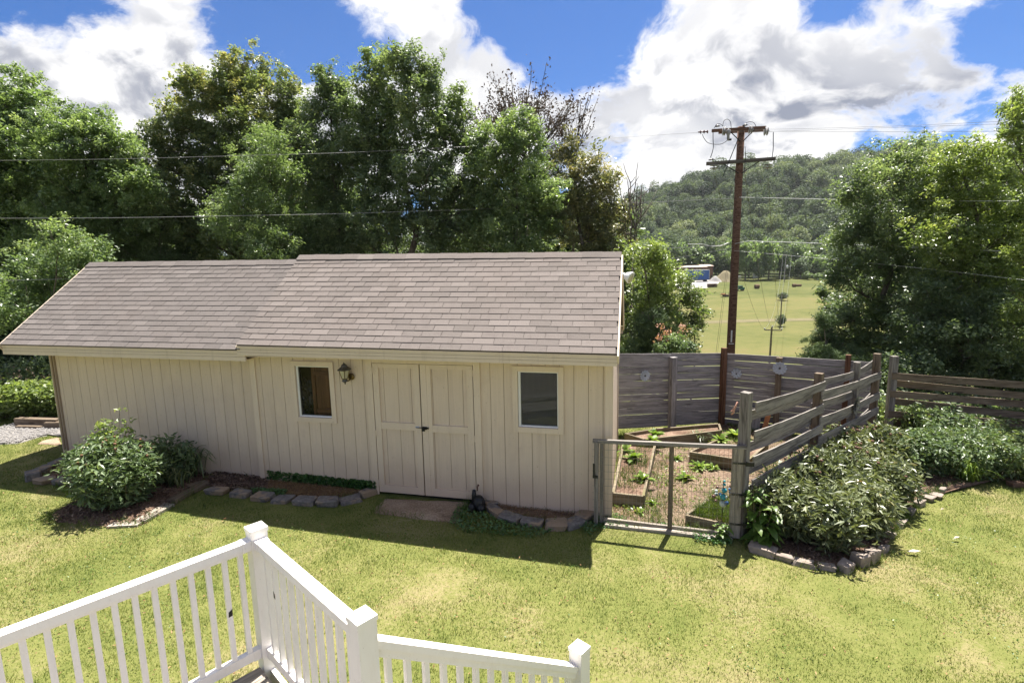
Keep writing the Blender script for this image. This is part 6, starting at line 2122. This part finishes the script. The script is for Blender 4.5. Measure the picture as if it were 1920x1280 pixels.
# ------------------------------------------------------------------ shrubs and plants
def gz3(p): return np.array([p[0], p[1], float(G(p[0], p[1]))])


bush('peony_bush', 'large leafy peony bush standing before the left part of the shed', gz3(gnd(222, 945)), .66, 1.02, 95, 'leaf_peony', 41, .105, .36, 17, flowers=(26, 'dead_leaf'))
bush('peony_bush', 'dark leafy peony behind the large one against the shed wall', gz3(gnd(310, 905)), .48, .74, 38, 'leaf_peony', 42, .10, .36, 14)
# pale vine growing out of the peony
vb = gz3(gnd(230, 925))
bush('vine_weed', 'yellow green vine climbing out of the top of the peony', vb + UP * .55, .26, .86, 10, 'leaf_lime', 43, .075, .6, 9, cat='vine')


def strap_plant(name, label, base, n, h, spread, mat, seed, w=.022, cat='plant'):
    rng = np.random.default_rng(seed)
    o = thing(name, base, label, cat)
    V, Fc, T = [], [], []
    for i in range(n):
        a = rng.random() * 2 * math.pi; d = np.array([math.cos(a), math.sin(a), 0]); s = np.array([-d[1], d[0], 0])
        L = h * rng.uniform(.6, 1.15); sp = spread * rng.uniform(.3, 1.1)
        b0 = base + np.array([*rng.normal(size=2) * spread * .18, 0])
        t = np.linspace(0, 1, 6)
        C = b0 + np.outer(t ** 1.5 * sp, d) + np.outer(np.sin(t * 2.0) / np.sin(1.57) * L * .85 - .25 * L * t ** 3, UP)
        ww = w * np.array([.7, 1, 1, .85, .55, .08]) * .5
        k = len(V)
        for j in range(6): V += [C[j] + s * ww[j], C[j] - s * ww[j]]
        for j in range(5): Fc.append((k + 2 * j, k + 2 * j + 1, k + 2 * j + 3, k + 2 * j + 2))
        T += [rng.random()] * 5
    obj('leaves', V, Fc, mat, o, tint=T)
    return o


strap_plant('daylily', 'clump of long arching daylily leaves right of the peony bush', gz3(gnd(352, 893)), 150, .62, .52, 'leaf_peony', 44)
strap_plant('daylily', 'yellowing daylily leaves between the peony and the timber edging', gz3(gnd(335, 912)), 70, .40, .36, 'leaf_oak', 45)
strap_plant('daylily', 'small daylily tuft at the front of the shrubs on the right', gz3(gnd(1815, 903)), 60, .48, .35, 'leaf_weed', 46)
strap_plant('daylily', 'thin grassy tuft in the back bed of the garden', gz3(atz(1310, 822, -.45)), 60, .28, .32, 'leaf_silver', 47, .012)

# peony hedge outside the woven fence
PEO = [(1470, 1000, .46, .78, 'leaf_peony_grey', 'front left silvery peony bush beside the gate post plant'), (1545, 1022, .50, .72, 'leaf_peony_grey', 'front silvery peony bush hanging over the corner rocks'),
       (1612, 995, .45, .70, 'leaf_peony_grey', 'silvery peony bush at the right front of the hedge'), (1520, 950, .48, .86, 'leaf_peony_grey', 'silvery peony bush against the middle of the woven fence'),
       (1590, 940, .50, .84, 'leaf_peony_grey', 'silvery peony bush in the middle of the hedge'), (1650, 945, .45, .72, 'leaf_peony_grey', 'silvery peony bush at the lawn edge above the bleached rocks'),
       (1575, 890, .50, .84, 'leaf_peony_grey', 'brown flecked peony bush under the second woven fence post'), (1640, 885, .50, .80, 'leaf_peony_grey', 'far peony bush with brown seed heads in the hedge')]
for i, (px, py, r_, h_, mt, lab) in enumerate(PEO):
    bush('peony_bush', lab, gz3(gnd(px, py)), r_, h_, 52, mt, 60 + i, .115, .34, 14, group='peony bushes along the woven fence', flowers=(10 + 8 * (i > 5), 'rusty_steel') if i > 2 else None, flat=.8)
AZ = [(1705, 890, .55, .86, 'leaf_peony', 'glossy green shrub at the corner of the two woven fences'), (1762, 888, .55, .86, 'leaf_peony', 'glossy green shrub under the right fence beside the daylily tuft'), (1735, 835, .60, .98, 'leaf_peony', 'glossy green shrub at the foot of the first right fence post'),
      (1845, 893, .58, .80, 'leaf_peony', 'leafy shrub right of the daylily tuft'), (1915, 896, .56, .84, 'leaf_oak', 'brownish shrub at the right border below the fence'), (1690, 825, .45, .85, 'leaf_lime', 'yellow green weed patch in the gap between the fences'), (1985, 892, .6, .80, 'leaf_peony', 'last green shrub of the row under the right fence'),
      (1800, 858, .60, .86, 'leaf_peony', 'glossy shrub close under the middle of the right fence'), (1880, 862, .60, .82, 'leaf_oak', 'olive shrub close under the right end of the fence'), (2070, 890, .6, .8, 'leaf_oak', 'olive shrub beyond the right border of the photograph'), (2150, 892, .6, .8, 'leaf_peony', 'farthest green shrub beyond the right border of the photograph')]
for i, (px, py, r_, h_, mt, lab) in enumerate(AZ):
    bush('shrub', lab, gz3(gnd(px, py)), r_, h_ * .86, 46, mt, 80 + i, .085, .42, 13, group='shrubs under the right fence', flat=.6)


def big_leaf_plant(name, label, base, nst, h, leaf, mat, seed, aspect=.5, spread=.3):
    rng = np.random.default_rng(seed)
    o = thing(name, base, label, 'plant')
    V, Fc, T = [], [], []; mb = MB()
    for i in range(nst):
        a = rng.random() * 2 * math.pi
        tip = base + np.array([math.cos(a) * spread * rng.uniform(.2, 1), math.sin(a) * spread * rng.uniform(.2, 1), h * rng.uniform(.6, 1.05)])
        P = limb_path(base + rng.normal(size=3) * .03 * np.array([1, 1, 0]), tip, rng, 5, .04)
        mb.tube(P, np.linspace(.010, .004, 5), 5)
        for k in range(11):
            f = rng.uniform(.15, 1.0); c = np.array([np.interp(f, np.linspace(0, 1, 5), P[:, j]) for j in range(3)])
            an = rng.random() * 2 * math.pi; d = np.array([math.cos(an), math.sin(an), rng.uniform(-.1, .55)]); d /= np.linalg.norm(d)
            s = np.cross(d, UP); s /= np.linalg.norm(s); n = np.cross(s, d)
            L = leaf * rng.uniform(.6, 1.2) * (1.15 - .4 * f); w = L * aspect * .5
            t = np.array([0, .18, .4, .65, .85, 1.0]); ww = np.array([.12, .75, 1, .8, .42, .02]) * w
            C = c + np.outer(t * L, d) - np.outer(t ** 2 * L * .45, UP)
            kk = len(V)
            for j in range(6): V += [C[j] + s * ww[j] + n * ww[j] * .3, C[j], C[j] - s * ww[j] + n * ww[j] * .3]
            for j in range(5):
                q = kk + 3 * j; Fc += [(q, q + 1, q + 4, q + 3), (q + 1, q + 2, q + 5, q + 4)]
            T += [float(np.clip(rng.normal(.5, .25), 0, 1))] * 10
    obj('leaves', V, Fc, mat, o, smooth=True, tint=T)
    mb.build('stems', 'stem_wood', o)
    return o


big_leaf_plant('pokeweed', 'broad leaved bright green plant at the foot of the gate post', gz3(gnd(1425, 1022)), 11, .78, .20, 'leaf_big', 90, .52, .22)
big_leaf_plant('pokeweed', 'small broad leaved weed under the gate beside its hinge board', gz3(gnd(1356, 1014)), 3, .30, .13, 'leaf_big', 91, .45, .12)
big_leaf_plant('pokeweed', 'broad leaved plants hanging over the far end of the woven fence', gz3(gnd(1655, 815)), 6, 1.15, .16, 'leaf_lime', 92, .5, .25)


def rosette(label, p, r, n, seed, mat='leaf_weed'):
    rng = np.random.default_rng(seed); o = thing('weed', p, label, 'plant', 'weeds growing in the garden')
    V, Fc, T = [], [], []
    for i in range(n):
        an = rng.random() * 2 * math.pi; el = rng.uniform(.25, 1.2)
        d = np.array([math.cos(an) * math.cos(el), math.sin(an) * math.cos(el), math.sin(el)]); s = np.array([-math.sin(an), math.cos(an), 0])
        L = r * rng.uniform(.6, 1.2); w = L * .16
        t = np.array([0, .35, .7, 1]); ww = np.array([.4, 1, .8, .03]) * w
        C = p + np.outer(t * L, d) - np.outer(t ** 2 * L * .35, UP)
        k = len(V)
        for j in range(4): V += [C[j] + s * ww[j] + UP * .004, C[j] - s * ww[j]]
        for j in range(3): Fc.append((k + 2 * j, k + 2 * j + 1, k + 2 * j + 3, k + 2 * j + 2))
        T += [float(rng.random())] * 3
    obj('leaves', V, Fc, mat, o, tint=T)


for i, (px, py, z, r_, lab) in enumerate(((1185, 860, -.33, .24, 'tall leafy weed at the back of the long raised bed'), (1205, 900, -.33, .20, 'bright weed in the middle of the long raised bed'), (1225, 828, -.33, .22, 'leafy weed behind the long raised bed'), (1172, 845, -.33, .2, 'leafy weed against the shed end of the long raised bed'),
        (1288, 897, -.47, .20, 'bright weed on the garden path right of the gate middle stile'), (1312, 876, -.47, .22, 'leafy weed before the raised bed at the woven fence'), (1336, 878, -.47, .13, 'small weed at the front board of the raised bed'), (1222, 945, -.47, .12, 'small weed at the corner of the long raised bed'),
        (1380, 818, -.33, .26, 'leafy plant in the raised bed behind the gate post'), (1350, 826, -.33, .2, 'leafy weed at the back of the raised bed at the woven fence'), (1228, 818, -.33, .22, 'pale weed before the mossy back bed'), (1395, 830, -.33, .2, 'weed beside the gate post in the raised bed'), (1200, 962, -.47, .11, 'yellow weed by the gate threshold'), (1268, 860, -.47, .14, 'weed on the path left of the raised bed'))):
    p = atz(px, py, z); rosette(lab, p, r_ * 1.1, 26, 100 + i)

# nettle row at the left behind the drive
for i, (px, py) in enumerate(((-70, 784), (-25, 783), (15, 782), (50, 781), (85, 780), (118, 779))):
    bush('nettle_clump', '%s clump from the right in the row of bright leafy plants behind the gravel drive' % ORD[5 - i], gz3(gnd(px, py)), .55, .78, 34, 'leaf_lime', 120 + i, .12, .6, 13, group='leafy plants behind the drive', cat='plant', flat=.35)
for i, (px, py) in enumerate(((30, 776), (62, 775), (100, 774))):
    bush('nettle_clump', '%s tall seedy stem from the left behind the bright leafy plants' % ORD[i], gz3(gnd(px, py)), .25, 1.15, 7, 'leaf_brown', 130 + i, .05, .5, 5, group='seedy stems behind the drive', cat='plant', flat=.2)

# ------------------------------------------------------------------ trees
trng = np.random.default_rng(5)


def px_tree(name, label, D, trunk_px, lst, mat, seed, **kw):
    b = at(trunk_px, 700, D); b[2] = float(G(b[0], b[1]))
    return tree(name, label, b, px_blobs(lst, D, trng, kw.pop('spread', 1.0)), mat, seed, **kw)


px_tree('broadleaf_tree', 'tall light green tree at the left border of the photograph', 19, 42, [(10, 185, 68), (-60, 210, 80), (62, 215, 45), (60, 285, 70), (-10, 300, 85), (-110, 300, 90), (70, 370, 62), (-30, 400, 80), (25, 455, 60), (-90, 420, 80)], 'leaf_fresh', 201, leaf=.17, sprays=.06)
px_tree('broadleaf_tree', 'rounded light green tree second from the left', 18, 135, [(150, 228, 48), (120, 275, 62), (185, 270, 58), (215, 290, 45), (95, 330, 55), (160, 345, 70), (225, 350, 42), (130, 410, 65), (195, 410, 50), (80, 440, 50), (245, 300, 34), (258, 350, 40), (262, 405, 44)], 'leaf_fresh', 202, leaf=.16, sprays=.05)
px_tree('small_tree', 'low bright green sapling at the left above the shed roof', 14.5, 120, [(115, 455, 42), (150, 470, 45), (85, 490, 48), (165, 510, 40), (50, 530, 50), (110, 540, 55), (20, 580, 60)], 'leaf_fresh', 203, leaf=.13, trunk_r=.05, sprays=.10, tint_top=.2)
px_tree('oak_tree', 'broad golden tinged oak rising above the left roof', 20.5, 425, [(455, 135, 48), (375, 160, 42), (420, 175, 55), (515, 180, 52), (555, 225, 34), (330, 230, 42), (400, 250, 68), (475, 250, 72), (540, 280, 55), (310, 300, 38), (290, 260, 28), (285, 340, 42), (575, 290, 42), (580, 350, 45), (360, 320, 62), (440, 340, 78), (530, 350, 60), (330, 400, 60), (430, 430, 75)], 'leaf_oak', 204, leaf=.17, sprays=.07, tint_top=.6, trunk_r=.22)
px_tree('small_tree', 'slender pale green tree in front of the golden oak', 16.5, 490, [(480, 258, 30), (515, 270, 32), (505, 315, 48), (455, 320, 34), (545, 330, 32), (475, 375, 52), (530, 395, 50), (440, 420, 46), (500, 450, 55)], 'leaf_fresh', 205, leaf=.14, aspect=.4, sprays=.14, trunk_r=.08)
px_tree('broadleaf_tree', 'narrow dark green tree between the oak and the tallest tree', 19, 625, [(615, 150, 36), (640, 180, 36), (605, 205, 40), (575, 240, 30), (660, 215, 34), (640, 250, 48), (605, 290, 48), (655, 320, 50), (610, 370, 55), (640, 430, 60)], 'leaf_dark', 206, leaf=.15, sprays=.05)
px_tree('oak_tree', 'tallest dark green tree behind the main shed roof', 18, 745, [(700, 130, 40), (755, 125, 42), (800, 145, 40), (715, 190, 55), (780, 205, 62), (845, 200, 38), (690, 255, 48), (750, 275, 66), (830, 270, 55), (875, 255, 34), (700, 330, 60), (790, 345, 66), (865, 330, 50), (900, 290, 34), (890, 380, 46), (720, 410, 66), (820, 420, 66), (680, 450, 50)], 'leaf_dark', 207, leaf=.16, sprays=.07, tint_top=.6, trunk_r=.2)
px_tree('broadleaf_tree', 'light green tree right of the tallest tree behind the ridge', 17.2, 945, [(965, 240, 36), (935, 285, 40), (990, 285, 36), (900, 300, 36), (960, 335, 50), (1015, 330, 34), (915, 375, 50), (985, 385, 50), (890, 430, 48), (960, 450, 55), (1025, 420, 34), (1030, 370, 40), (905, 255, 26), (1000, 245, 26)], 'leaf_fresh', 208, leaf=.15, sprays=.10)
px_tree('oak_tree', 'tan coloured tree at the right end of the tree row behind the shed', 18.5, 1090, [(1065, 275, 32), (1040, 310, 32), (1095, 310, 40), (1130, 345, 36), (1060, 360, 46), (1110, 385, 50), (1155, 385, 28), (1045, 420, 40), (1090, 445, 52), (1145, 440, 40), (1110, 500, 50)], 'leaf_tan', 209, leaf=.15, sprays=.08, tint_top=.25)
px_tree('small_tree', 'bright green tree right of the shed roof beyond the back fence', 15.5, 1240, [(1200, 470, 30), (1225, 475, 30), (1250, 500, 36), (1215, 530, 42), (1270, 530, 36), (1295, 550, 22), (1240, 570, 46), (1200, 590, 44), (1285, 590, 28), (1230, 630, 46), (1285, 640, 30), (1190, 650, 40)], 'leaf_lime', 210, leaf=.13, sprays=.08, trunk_r=.09)
px_tree('cedar_tree', 'dull green cedar at the foot of the bright tree beyond the fence', 14.2, 1225, [(1225, 590, 26), (1215, 620, 36), (1250, 640, 36), (1200, 660, 40), (1245, 680, 40)], 'leaf_cedar', 211, leaf=.15, aspect=.18, cluster=.26, per=55, trunk_r=.07, up=.1)
px_tree('small_tree', 'pale thin sapling leaning out beyond the bright tree', 16.5, 1296, [(1308, 570, 12), (1318, 585, 13), (1300, 600, 14), (1312, 610, 12), (1292, 560, 14)], 'leaf_silver', 212, leaf=.11, per=16, dens=1.6, cluster=.22, trunk_r=.035)
px_tree('small_tree', 'shrub with pink blossom behind the back fence', 13.6, 1265, [(1262, 640, 18), (1285, 648, 16), (1240, 655, 18)], 'leaf_fresh', 213, leaf=.10, cluster=.2, trunk_r=.03)
rngp = np.random.default_rng(77)
pc_ = np.array([at(x, y, 13.35) for x, y in zip(rngp.uniform(1228, 1292, 46), rngp.uniform(608, 640, 46))])
pk = np.repeat(pc_, 5, 0) + rngp.normal(size=(230, 3)) * .035
V, L = leaf_quads(pk, .05, .8, rngp, .6)
tag(leaf_obj('blossom', V, L, rngp.random(230), 'leaf_pink', None), 'pink blossom scattered on the shrub behind the back fence', 'blossom', kind='stuff')

# understory that closes the view between the trunks
UND = [(-60, 470), (40, 440), (250, 420), (300, 470), (375, 455), (560, 440), (600, 480), (680, 500), (760, 485), (850, 480), (930, 490), (1010, 480), (1150, 500)]
for i, (x, y) in enumerate(UND):
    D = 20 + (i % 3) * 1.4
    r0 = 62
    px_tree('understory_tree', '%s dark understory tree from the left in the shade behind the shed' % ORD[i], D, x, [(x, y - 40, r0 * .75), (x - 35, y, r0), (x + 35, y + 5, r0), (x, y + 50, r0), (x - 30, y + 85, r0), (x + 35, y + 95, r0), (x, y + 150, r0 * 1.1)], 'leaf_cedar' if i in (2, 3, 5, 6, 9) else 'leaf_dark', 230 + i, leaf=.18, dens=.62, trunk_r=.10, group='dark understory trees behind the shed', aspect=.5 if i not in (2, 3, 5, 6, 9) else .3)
BACK = [(-40, 330, 26), (210, 400, 25), (330, 440, 25), (560, 400, 26), (650, 420, 26), (900, 420, 25), (1010, 400, 26), (1130, 470, 24)]
for i, (x, y, D) in enumerate(BACK):
    px_tree('forest_tree', '%s shadowy tree from the left deep in the wood behind the shed' % ORD[i], D, x, [(x - 40, y, 62), (x + 40, y, 62), (x, y - 45, 50), (x, y + 80, 80), (x - 70, y + 90, 70), (x + 75, y + 90, 70), (x, y + 170, 85)], 'leaf_dark', 260 + i, leaf=.26, dens=.42, trunk_r=.15, group='trees deep in the wood behind the shed')


for i, (x, y, D) in enumerate(((-90, 610, 18), (-20, 600, 19.5), (50, 610, 18.5), (115, 615, 20))):
    px_tree('understory_tree', '%s low shady thicket tree from the left at the wood edge behind the drive' % ORD[i], D, x, [(x - 35, y - 50, 50), (x + 35, y - 50, 50), (x, y, 55), (x - 40, y + 50, 50), (x + 40, y + 50, 50), (x, y + 90, 50)], 'leaf_cedar', 290 + i, leaf=.16, dens=1.0, trunk_r=.06, group='shady thicket behind the drive')


# bare and half-bare trees
def bare_tree(name, label, D, px, ytop, ybot, spread, seed, nmain, twigs, leafy, r0=.07):
    rng = np.random.default_rng(seed)
    b = at(px, 700, D); b[2] = float(G(b[0], b[1])); t = at(px, ytop, D); m_ = at(px, ybot, D)
    o = thing(name, b, label, 'tree')
    mb = MB(); tips = []
    mb.tube([b - UP * .3, (b + m_) / 2 + rng.normal(size=3) * .05, m_], [r0 * 1.4, r0 * 1.2, r0], 7)
    H = t[2] - m_[2]
    for i in range(nmain):
        a = rng.random() * 2 * math.pi; rr = spread * math.sqrt(rng.random())
        e = m_ + np.array([math.cos(a) * rr, math.sin(a) * rr, H * (1 - .35 * (rr / spread) ** 2) * rng.uniform(.75, 1.0)])
        P = limb_path(m_ + UP * rng.uniform(-.3, .3) * H * .2, e, rng, 7, .05)
        mb.tube(P, np.linspace(r0 * .45, .012, 7), 5)
        for k in range(twigs):
            s0 = P[rng.integers(2, 7)]
            d = (e - m_) / np.linalg.norm(e - m_) + rng.normal(size=3) * .38; d[2] = abs(d[2])
            q = limb_path(s0, s0 + d * rng.uniform(.4, 1.0), rng, 4, .04)
            mb.tube(q, np.linspace(.016, .008, 4), 4)
            tips += [q[-1], q[-2] * .5 + q[-1] * .5]
        tips.append(e)
    mb.build('trunk', 'bark', o, True)
    if leafy:
        T = np.array(tips); idx = np.repeat(np.arange(len(T)), leafy)
        P = T[idx] + rng.normal(size=(len(idx), 3)) * np.array([.07, .07, .13])
        V, L = leaf_quads(P, .11, .5, rng, .2)
        leaf_obj('crown', V, L, rng.random(len(idx)), 'leaf_brown', o)
    return o


bare_tree('bare_tree', 'half bare purplish brown treetop standing above the light green tree', 19.5, 985, 180, 300, 1.5, 301, 24, 10, 6)
bare_tree('bare_tree', 'second thin dead treetop right of the purplish brown one', 19.8, 1075, 215, 300, .55, 302, 7, 5, 4, .04)
bare_tree('bare_tree', 'fine leafless sapling right of the tan tree against the hill', 18, 1186, 322, 480, .40, 303, 9, 5, 0, .03)

# right-hand trees
px_tree('broadleaf_tree', 'dense dark green maple at the right of the field gap', 15.5, 1690, [(1665, 300, 40), (1705, 290, 38), (1740, 300, 44), (1745, 360, 50), (1590, 360, 26), (1635, 335, 40), (1690, 345, 52), (1605, 380, 36), (1650, 400, 56), (1715, 400, 58), (1590, 440, 36), (1630, 470, 60), (1700, 480, 66), (1582, 510, 36), (1625, 550, 60), (1700, 570, 70), (1580, 590, 38), (1620, 630, 60), (1690, 660, 70), (1575, 650, 30)], 'leaf_dark', 220, leaf=.13, sprays=.08, tint_top=.7, trunk_r=.16)
px_tree('broadleaf_tree', 'yellow green tree at the right border of the photograph', 13.5, 1850, [(1755, 320, 44), (1800, 300, 42), (1850, 300, 46), (1900, 320, 50), (1770, 375, 52), (1830, 380, 60), (1900, 390, 60), (1760, 440, 50), (1820, 455, 62), (1890, 465, 66), (1955, 400, 70), (1770, 505, 46), (1840, 530, 62), (1920, 545, 66)], 'leaf_lime', 221, leaf=.13, sprays=.09, tint_top=.35, trunk_r=.15)
px_tree('broadleaf_tree', 'shaded green tree under the yellow green one behind the right fence', 12.6, 1800, [(1750, 560, 60), (1810, 590, 66), (1880, 600, 66), (1740, 630, 66), (1800, 660, 66), (1870, 670, 66), (1940, 640, 66), (1730, 700, 55), (1810, 715, 60), (1900, 720, 60), (1840, 630, 60), (1860, 560, 50), (1700, 690, 55), (1660, 700, 45)], 'leaf_dark', 222, leaf=.13, dens=1.2, trunk_r=.10)
px_tree('walnut_tree', 'walnut branches with long leaves at the upper right border', 11.5, 1990, [(1905, 205, 20), (1925, 185, 26), (1900, 240, 16), (1925, 250, 30), (1960, 220, 60), (1980, 300, 70), (1960, 380, 50), (1905, 475, 16), (1930, 480, 26), (1915, 545, 18), (1900, 585, 14), (1940, 580, 30)], 'leaf_lime', 223, leaf=.14, aspect=.33, cluster=.26, per=26, sprays=.2, trunk_r=.12)
px_tree('cedar_tree', 'dark juniper at the lower left foot of the dark maple', 13.6, 1545, [(1545, 600, 12), (1545, 620, 20), (1535, 645, 24), (1560, 645, 24), (1530, 672, 26), (1560, 680, 30), (1590, 680, 30)], 'leaf_cedar', 224, leaf=.14, aspect=.18, cluster=.22, per=60, trunk_r=.05, up=.1, sprays=.3)
for i, (x, y, D) in enumerate(((1640, 560, 19), (1740, 480, 18.5), (1850, 480, 18), (1950, 520, 17), (2090, 500, 16), (2230, 520, 15.5))):
    px_tree('forest_tree', '%s background tree from the left behind the right tree group' % ORD[i], D, x, [(x - 40, y, 62), (x + 40, y, 62), (x, y - 60, 50), (x, y + 80, 80), (x - 50, y + 120, 70), (x + 60, y + 120, 70), (x, y + 180, 85)], 'leaf_dark', 280 + i, leaf=.24, dens=.42, trunk_r=.13, group='background trees on the right')
scatter('undergrowth', 'dark leafy undergrowth behind the right fence', [RA + rn * .3, RB + rn * .3, RB + rn * 3, RA + rn * 3], 5000, 'leaf_dark', 33, .11, .5, (.05, .75), .5, cat='undergrowth')
scatter('undergrowth', 'dark leafy undergrowth at the wood edge left of the shed', [np.array([-20, 13.6]), np.array([-8.6, 13.6]), np.array([-8.6, 16]), np.array([-20, 16])], 6000, 'leaf_dark', 34, .12, .5, (.05, .9), .5, cat='undergrowth')

# ------------------------------------------------------------------ far trees and the wooded hill
def crown_proto(seed, nlobe, nleaf, leaf):
    """a unit-radius far crown, about 1.1 high each way"""
    rng = np.random.default_rng(seed)
    lob = rng.normal(size=(nlobe, 3)); lob /= np.linalg.norm(lob, axis=1)[:, None]
    lob *= rng.uniform(.35, .62, nlobe)[:, None]; lob[:, 2] *= 1.1
    lr = rng.uniform(.32, .52, nlobe)
    idx = rng.integers(0, nlobe, nleaf)
    d = rng.normal(size=(nleaf, 3)); d[:, 2] += .25; d /= np.linalg.norm(d, axis=1)[:, None]
    P = lob[idx] + d * (lr[idx] * rng.uniform(.75, 1.1, nleaf))[:, None]
    V, L = leaf_quads(P, leaf, .8, rng, .5, np.zeros(3))
    T = np.clip(.25 + rng.random(nlobe)[idx] * .3 + rng.normal(size=nleaf) * .13, 0, 1)
    return V, L, T


protos = [crown_proto(400 + i, 11, 1500, .16) for i in range(5)]
pm_ = []
for i, (V, L, T) in enumerate(protos):
    for k, mt in enumerate(('leaf_fresh', 'leaf_woods')):
        me = big_mesh('crown', V, L, np.arange(len(L) // 3) * 3, np.full(len(L) // 3, 3), mt, np.repeat(T, 2))
        pm_.append(me)
tr_me = mesh_of('trunk', *tubeg([(0, 0, 0), (.02, 0, .5), (0, .01, 1.0)], [.035, .025, .015], 6), 'bark')


def far_tree(x, y, r, h, i, label, group, name='valley_tree'):
    zb = float(G(x, y))
    o = thing(name, (x, y, zb), label, 'tree', group)
    c = bpy.data.objects.new('crown', pm_[i % len(pm_)])
    hz_ = h * .5
    M = Matrix.Translation((x, y, zb + h - hz_ * .95)) @ Matrix.Rotation(i * 1.7, 4, 'Z') @ Matrix.Diagonal((r, r, hz_ * .95, 1))
    place(c, M, o)
    t = bpy.data.objects.new('trunk', tr_me)
    place(t, Matrix.Translation((x, y, zb - .3)) @ Matrix.Diagonal((h * .5, h * .5, h * .75, 1)), o)
    return o


FT = [(1180, 262, 7, 20), (1205, 266, 6, 18), (1228, 268, 7, 21), (1252, 270, 7, 19), (1278, 288, 7, 20), (1302, 286, 6, 18), (1325, 288, 7, 19), (1348, 284, 6, 15), (1398, 262, 7.5, 21), (1423, 258, 5.5, 13), (1442, 262, 7.5, 21), (1462, 268, 7, 17), (1485, 268, 5, 9), (1502, 264, 5, 10), (1512, 272, 6, 13), (1530, 263, 4.5, 8), (1545, 262, 6, 13), (1560, 266, 7, 16), (1580, 262, 7, 18)]
for i, (px, D, r_, h_) in enumerate(FT):
    p = at(px, 500, D)
    far_tree(p[0], D, r_, h_, i, '%s tree from the left in the front row at the far edge of the field' % (ORD[i] if i < 13 else ['fourteenth', 'fifteenth', 'sixteenth', 'seventeenth', 'eighteenth', 'nineteenth'][i - 13]), 'trees along the far edge of the field')
r2 = np.random.default_rng(88)
k = 0
for bi, D in enumerate((282, 300, 322)):
    for bj, px in enumerate(np.arange(1165, 1620, 34)):
        pj = at(px + r2.uniform(-12, 12), 500, D + r2.uniform(-5, 5))
        far_tree(pj[0], pj[1], r2.uniform(6.5, 9), r2.uniform(15, 22), 30 + k, '%s tree from the left in the %s row of the tree belt below the hill' % ((ORD + ['fourteenth'])[bj], ('front', 'middle', 'rear')[bi]), 'valley trees at the foot of the hill'); k += 1
# shrubs in the field
for px, py, r_, h_, lab in ((1463, 612, 1.5, 3.6, 'dark shrub at the foot of the middle field pole'), (1466, 563, 2.2, 3.2, 'small dark shrub in the field behind the middle pole'), (1513, 524, 3, 4, 'low shrub at the far field edge'), (1535, 525, 3, 3.5, 'second low shrub at the far field edge')):
    p = on_field(px, py)
    far_tree(p[0], p[1], r_, h_, 7 if 'dark' in lab else 4, lab, None, 'field_shrub')

# the wood on the hill reads as one mass: crowns instanced on points by geometry nodes
rw = np.random.default_rng(99)
wprot = []
for i in range(6):
    V, L, T = crown_proto(450 + i, 13, 1600, .13)
    V[:, 2] += .8
    wprot.append(bpy.data.objects.new('woods_crown', big_mesh('woods_crown', V, L, np.arange(len(L) // 3) * 3, np.full(len(L) // 3, 3), 'leaf_woods', np.repeat(T - .15, 2))))
pts, scl = [], []
yy = 335.0
while yy < 690:
    for x in np.arange(yy * .10, yy * .95, 12.0):
        xj = x + rw.uniform(-5, 5); yj = yy + rw.uniform(-5.5, 5.5)
        pts.append((xj, yj, float(G(xj, yj))))
        r_ = rw.uniform(5.5, 9.8); scl.append((r_, r_, r_ * rw.uniform(.85, 1.25)))
    yy += 12.0 if yy < 500 else 14.0
pts = np.array(pts); scl = np.array(scl); nW = len(pts)
big_ = rw.random(nW) < .16
scl[big_] *= 1.35
woods = point_obj('woods', pts, scl, np.column_stack([np.zeros((nW, 2)), rw.random(nW) * 6.28]), rw.integers(0, 6, nW), rw.normal(size=nW) * .26 + .10 + .15 * np.sin(pts[:, 0] * .02 + pts[:, 1] * .013), wprot, 'leaf_woods')
tag(woods, 'wooded hillside beyond the valley', 'woods', kind='stuff')

# ------------------------------------------------------------------ air over the valley
V, Fc = boxg(((-250 + 900) / 2, (-20 + 760) / 2, (-19 + 190) / 2), (575, 0, 0), (0, 390, 0), (0, 0, 104.5))
hz = mesh_of('haze', V, Fc, 'rock')
hm = bpy.data.materials.new('valley_air'); hm.use_nodes = True
ht = hm.node_tree; ht.nodes.clear()
ho = nn(ht, 'ShaderNodeOutputMaterial'); pvn = nn(ht, 'ShaderNodeVolumePrincipled')
pvn.inputs['Color'].default_value = (0.86, 0.90, 0.96, 1); pvn.inputs['Density'].default_value = HAZE
pvn.inputs['Anisotropy'].default_value = 0.3
ht.links.new(pvn.outputs[0], ho.inputs['Volume'])
hz.materials.clear(); hz.materials.append(hm)
tag(place(bpy.data.objects.new('haze', hz), Matrix.Identity(4)), 'thin pale haze in the air over the valley', 'haze', kind='stuff')
SC.cycles.volume_bounces = 1
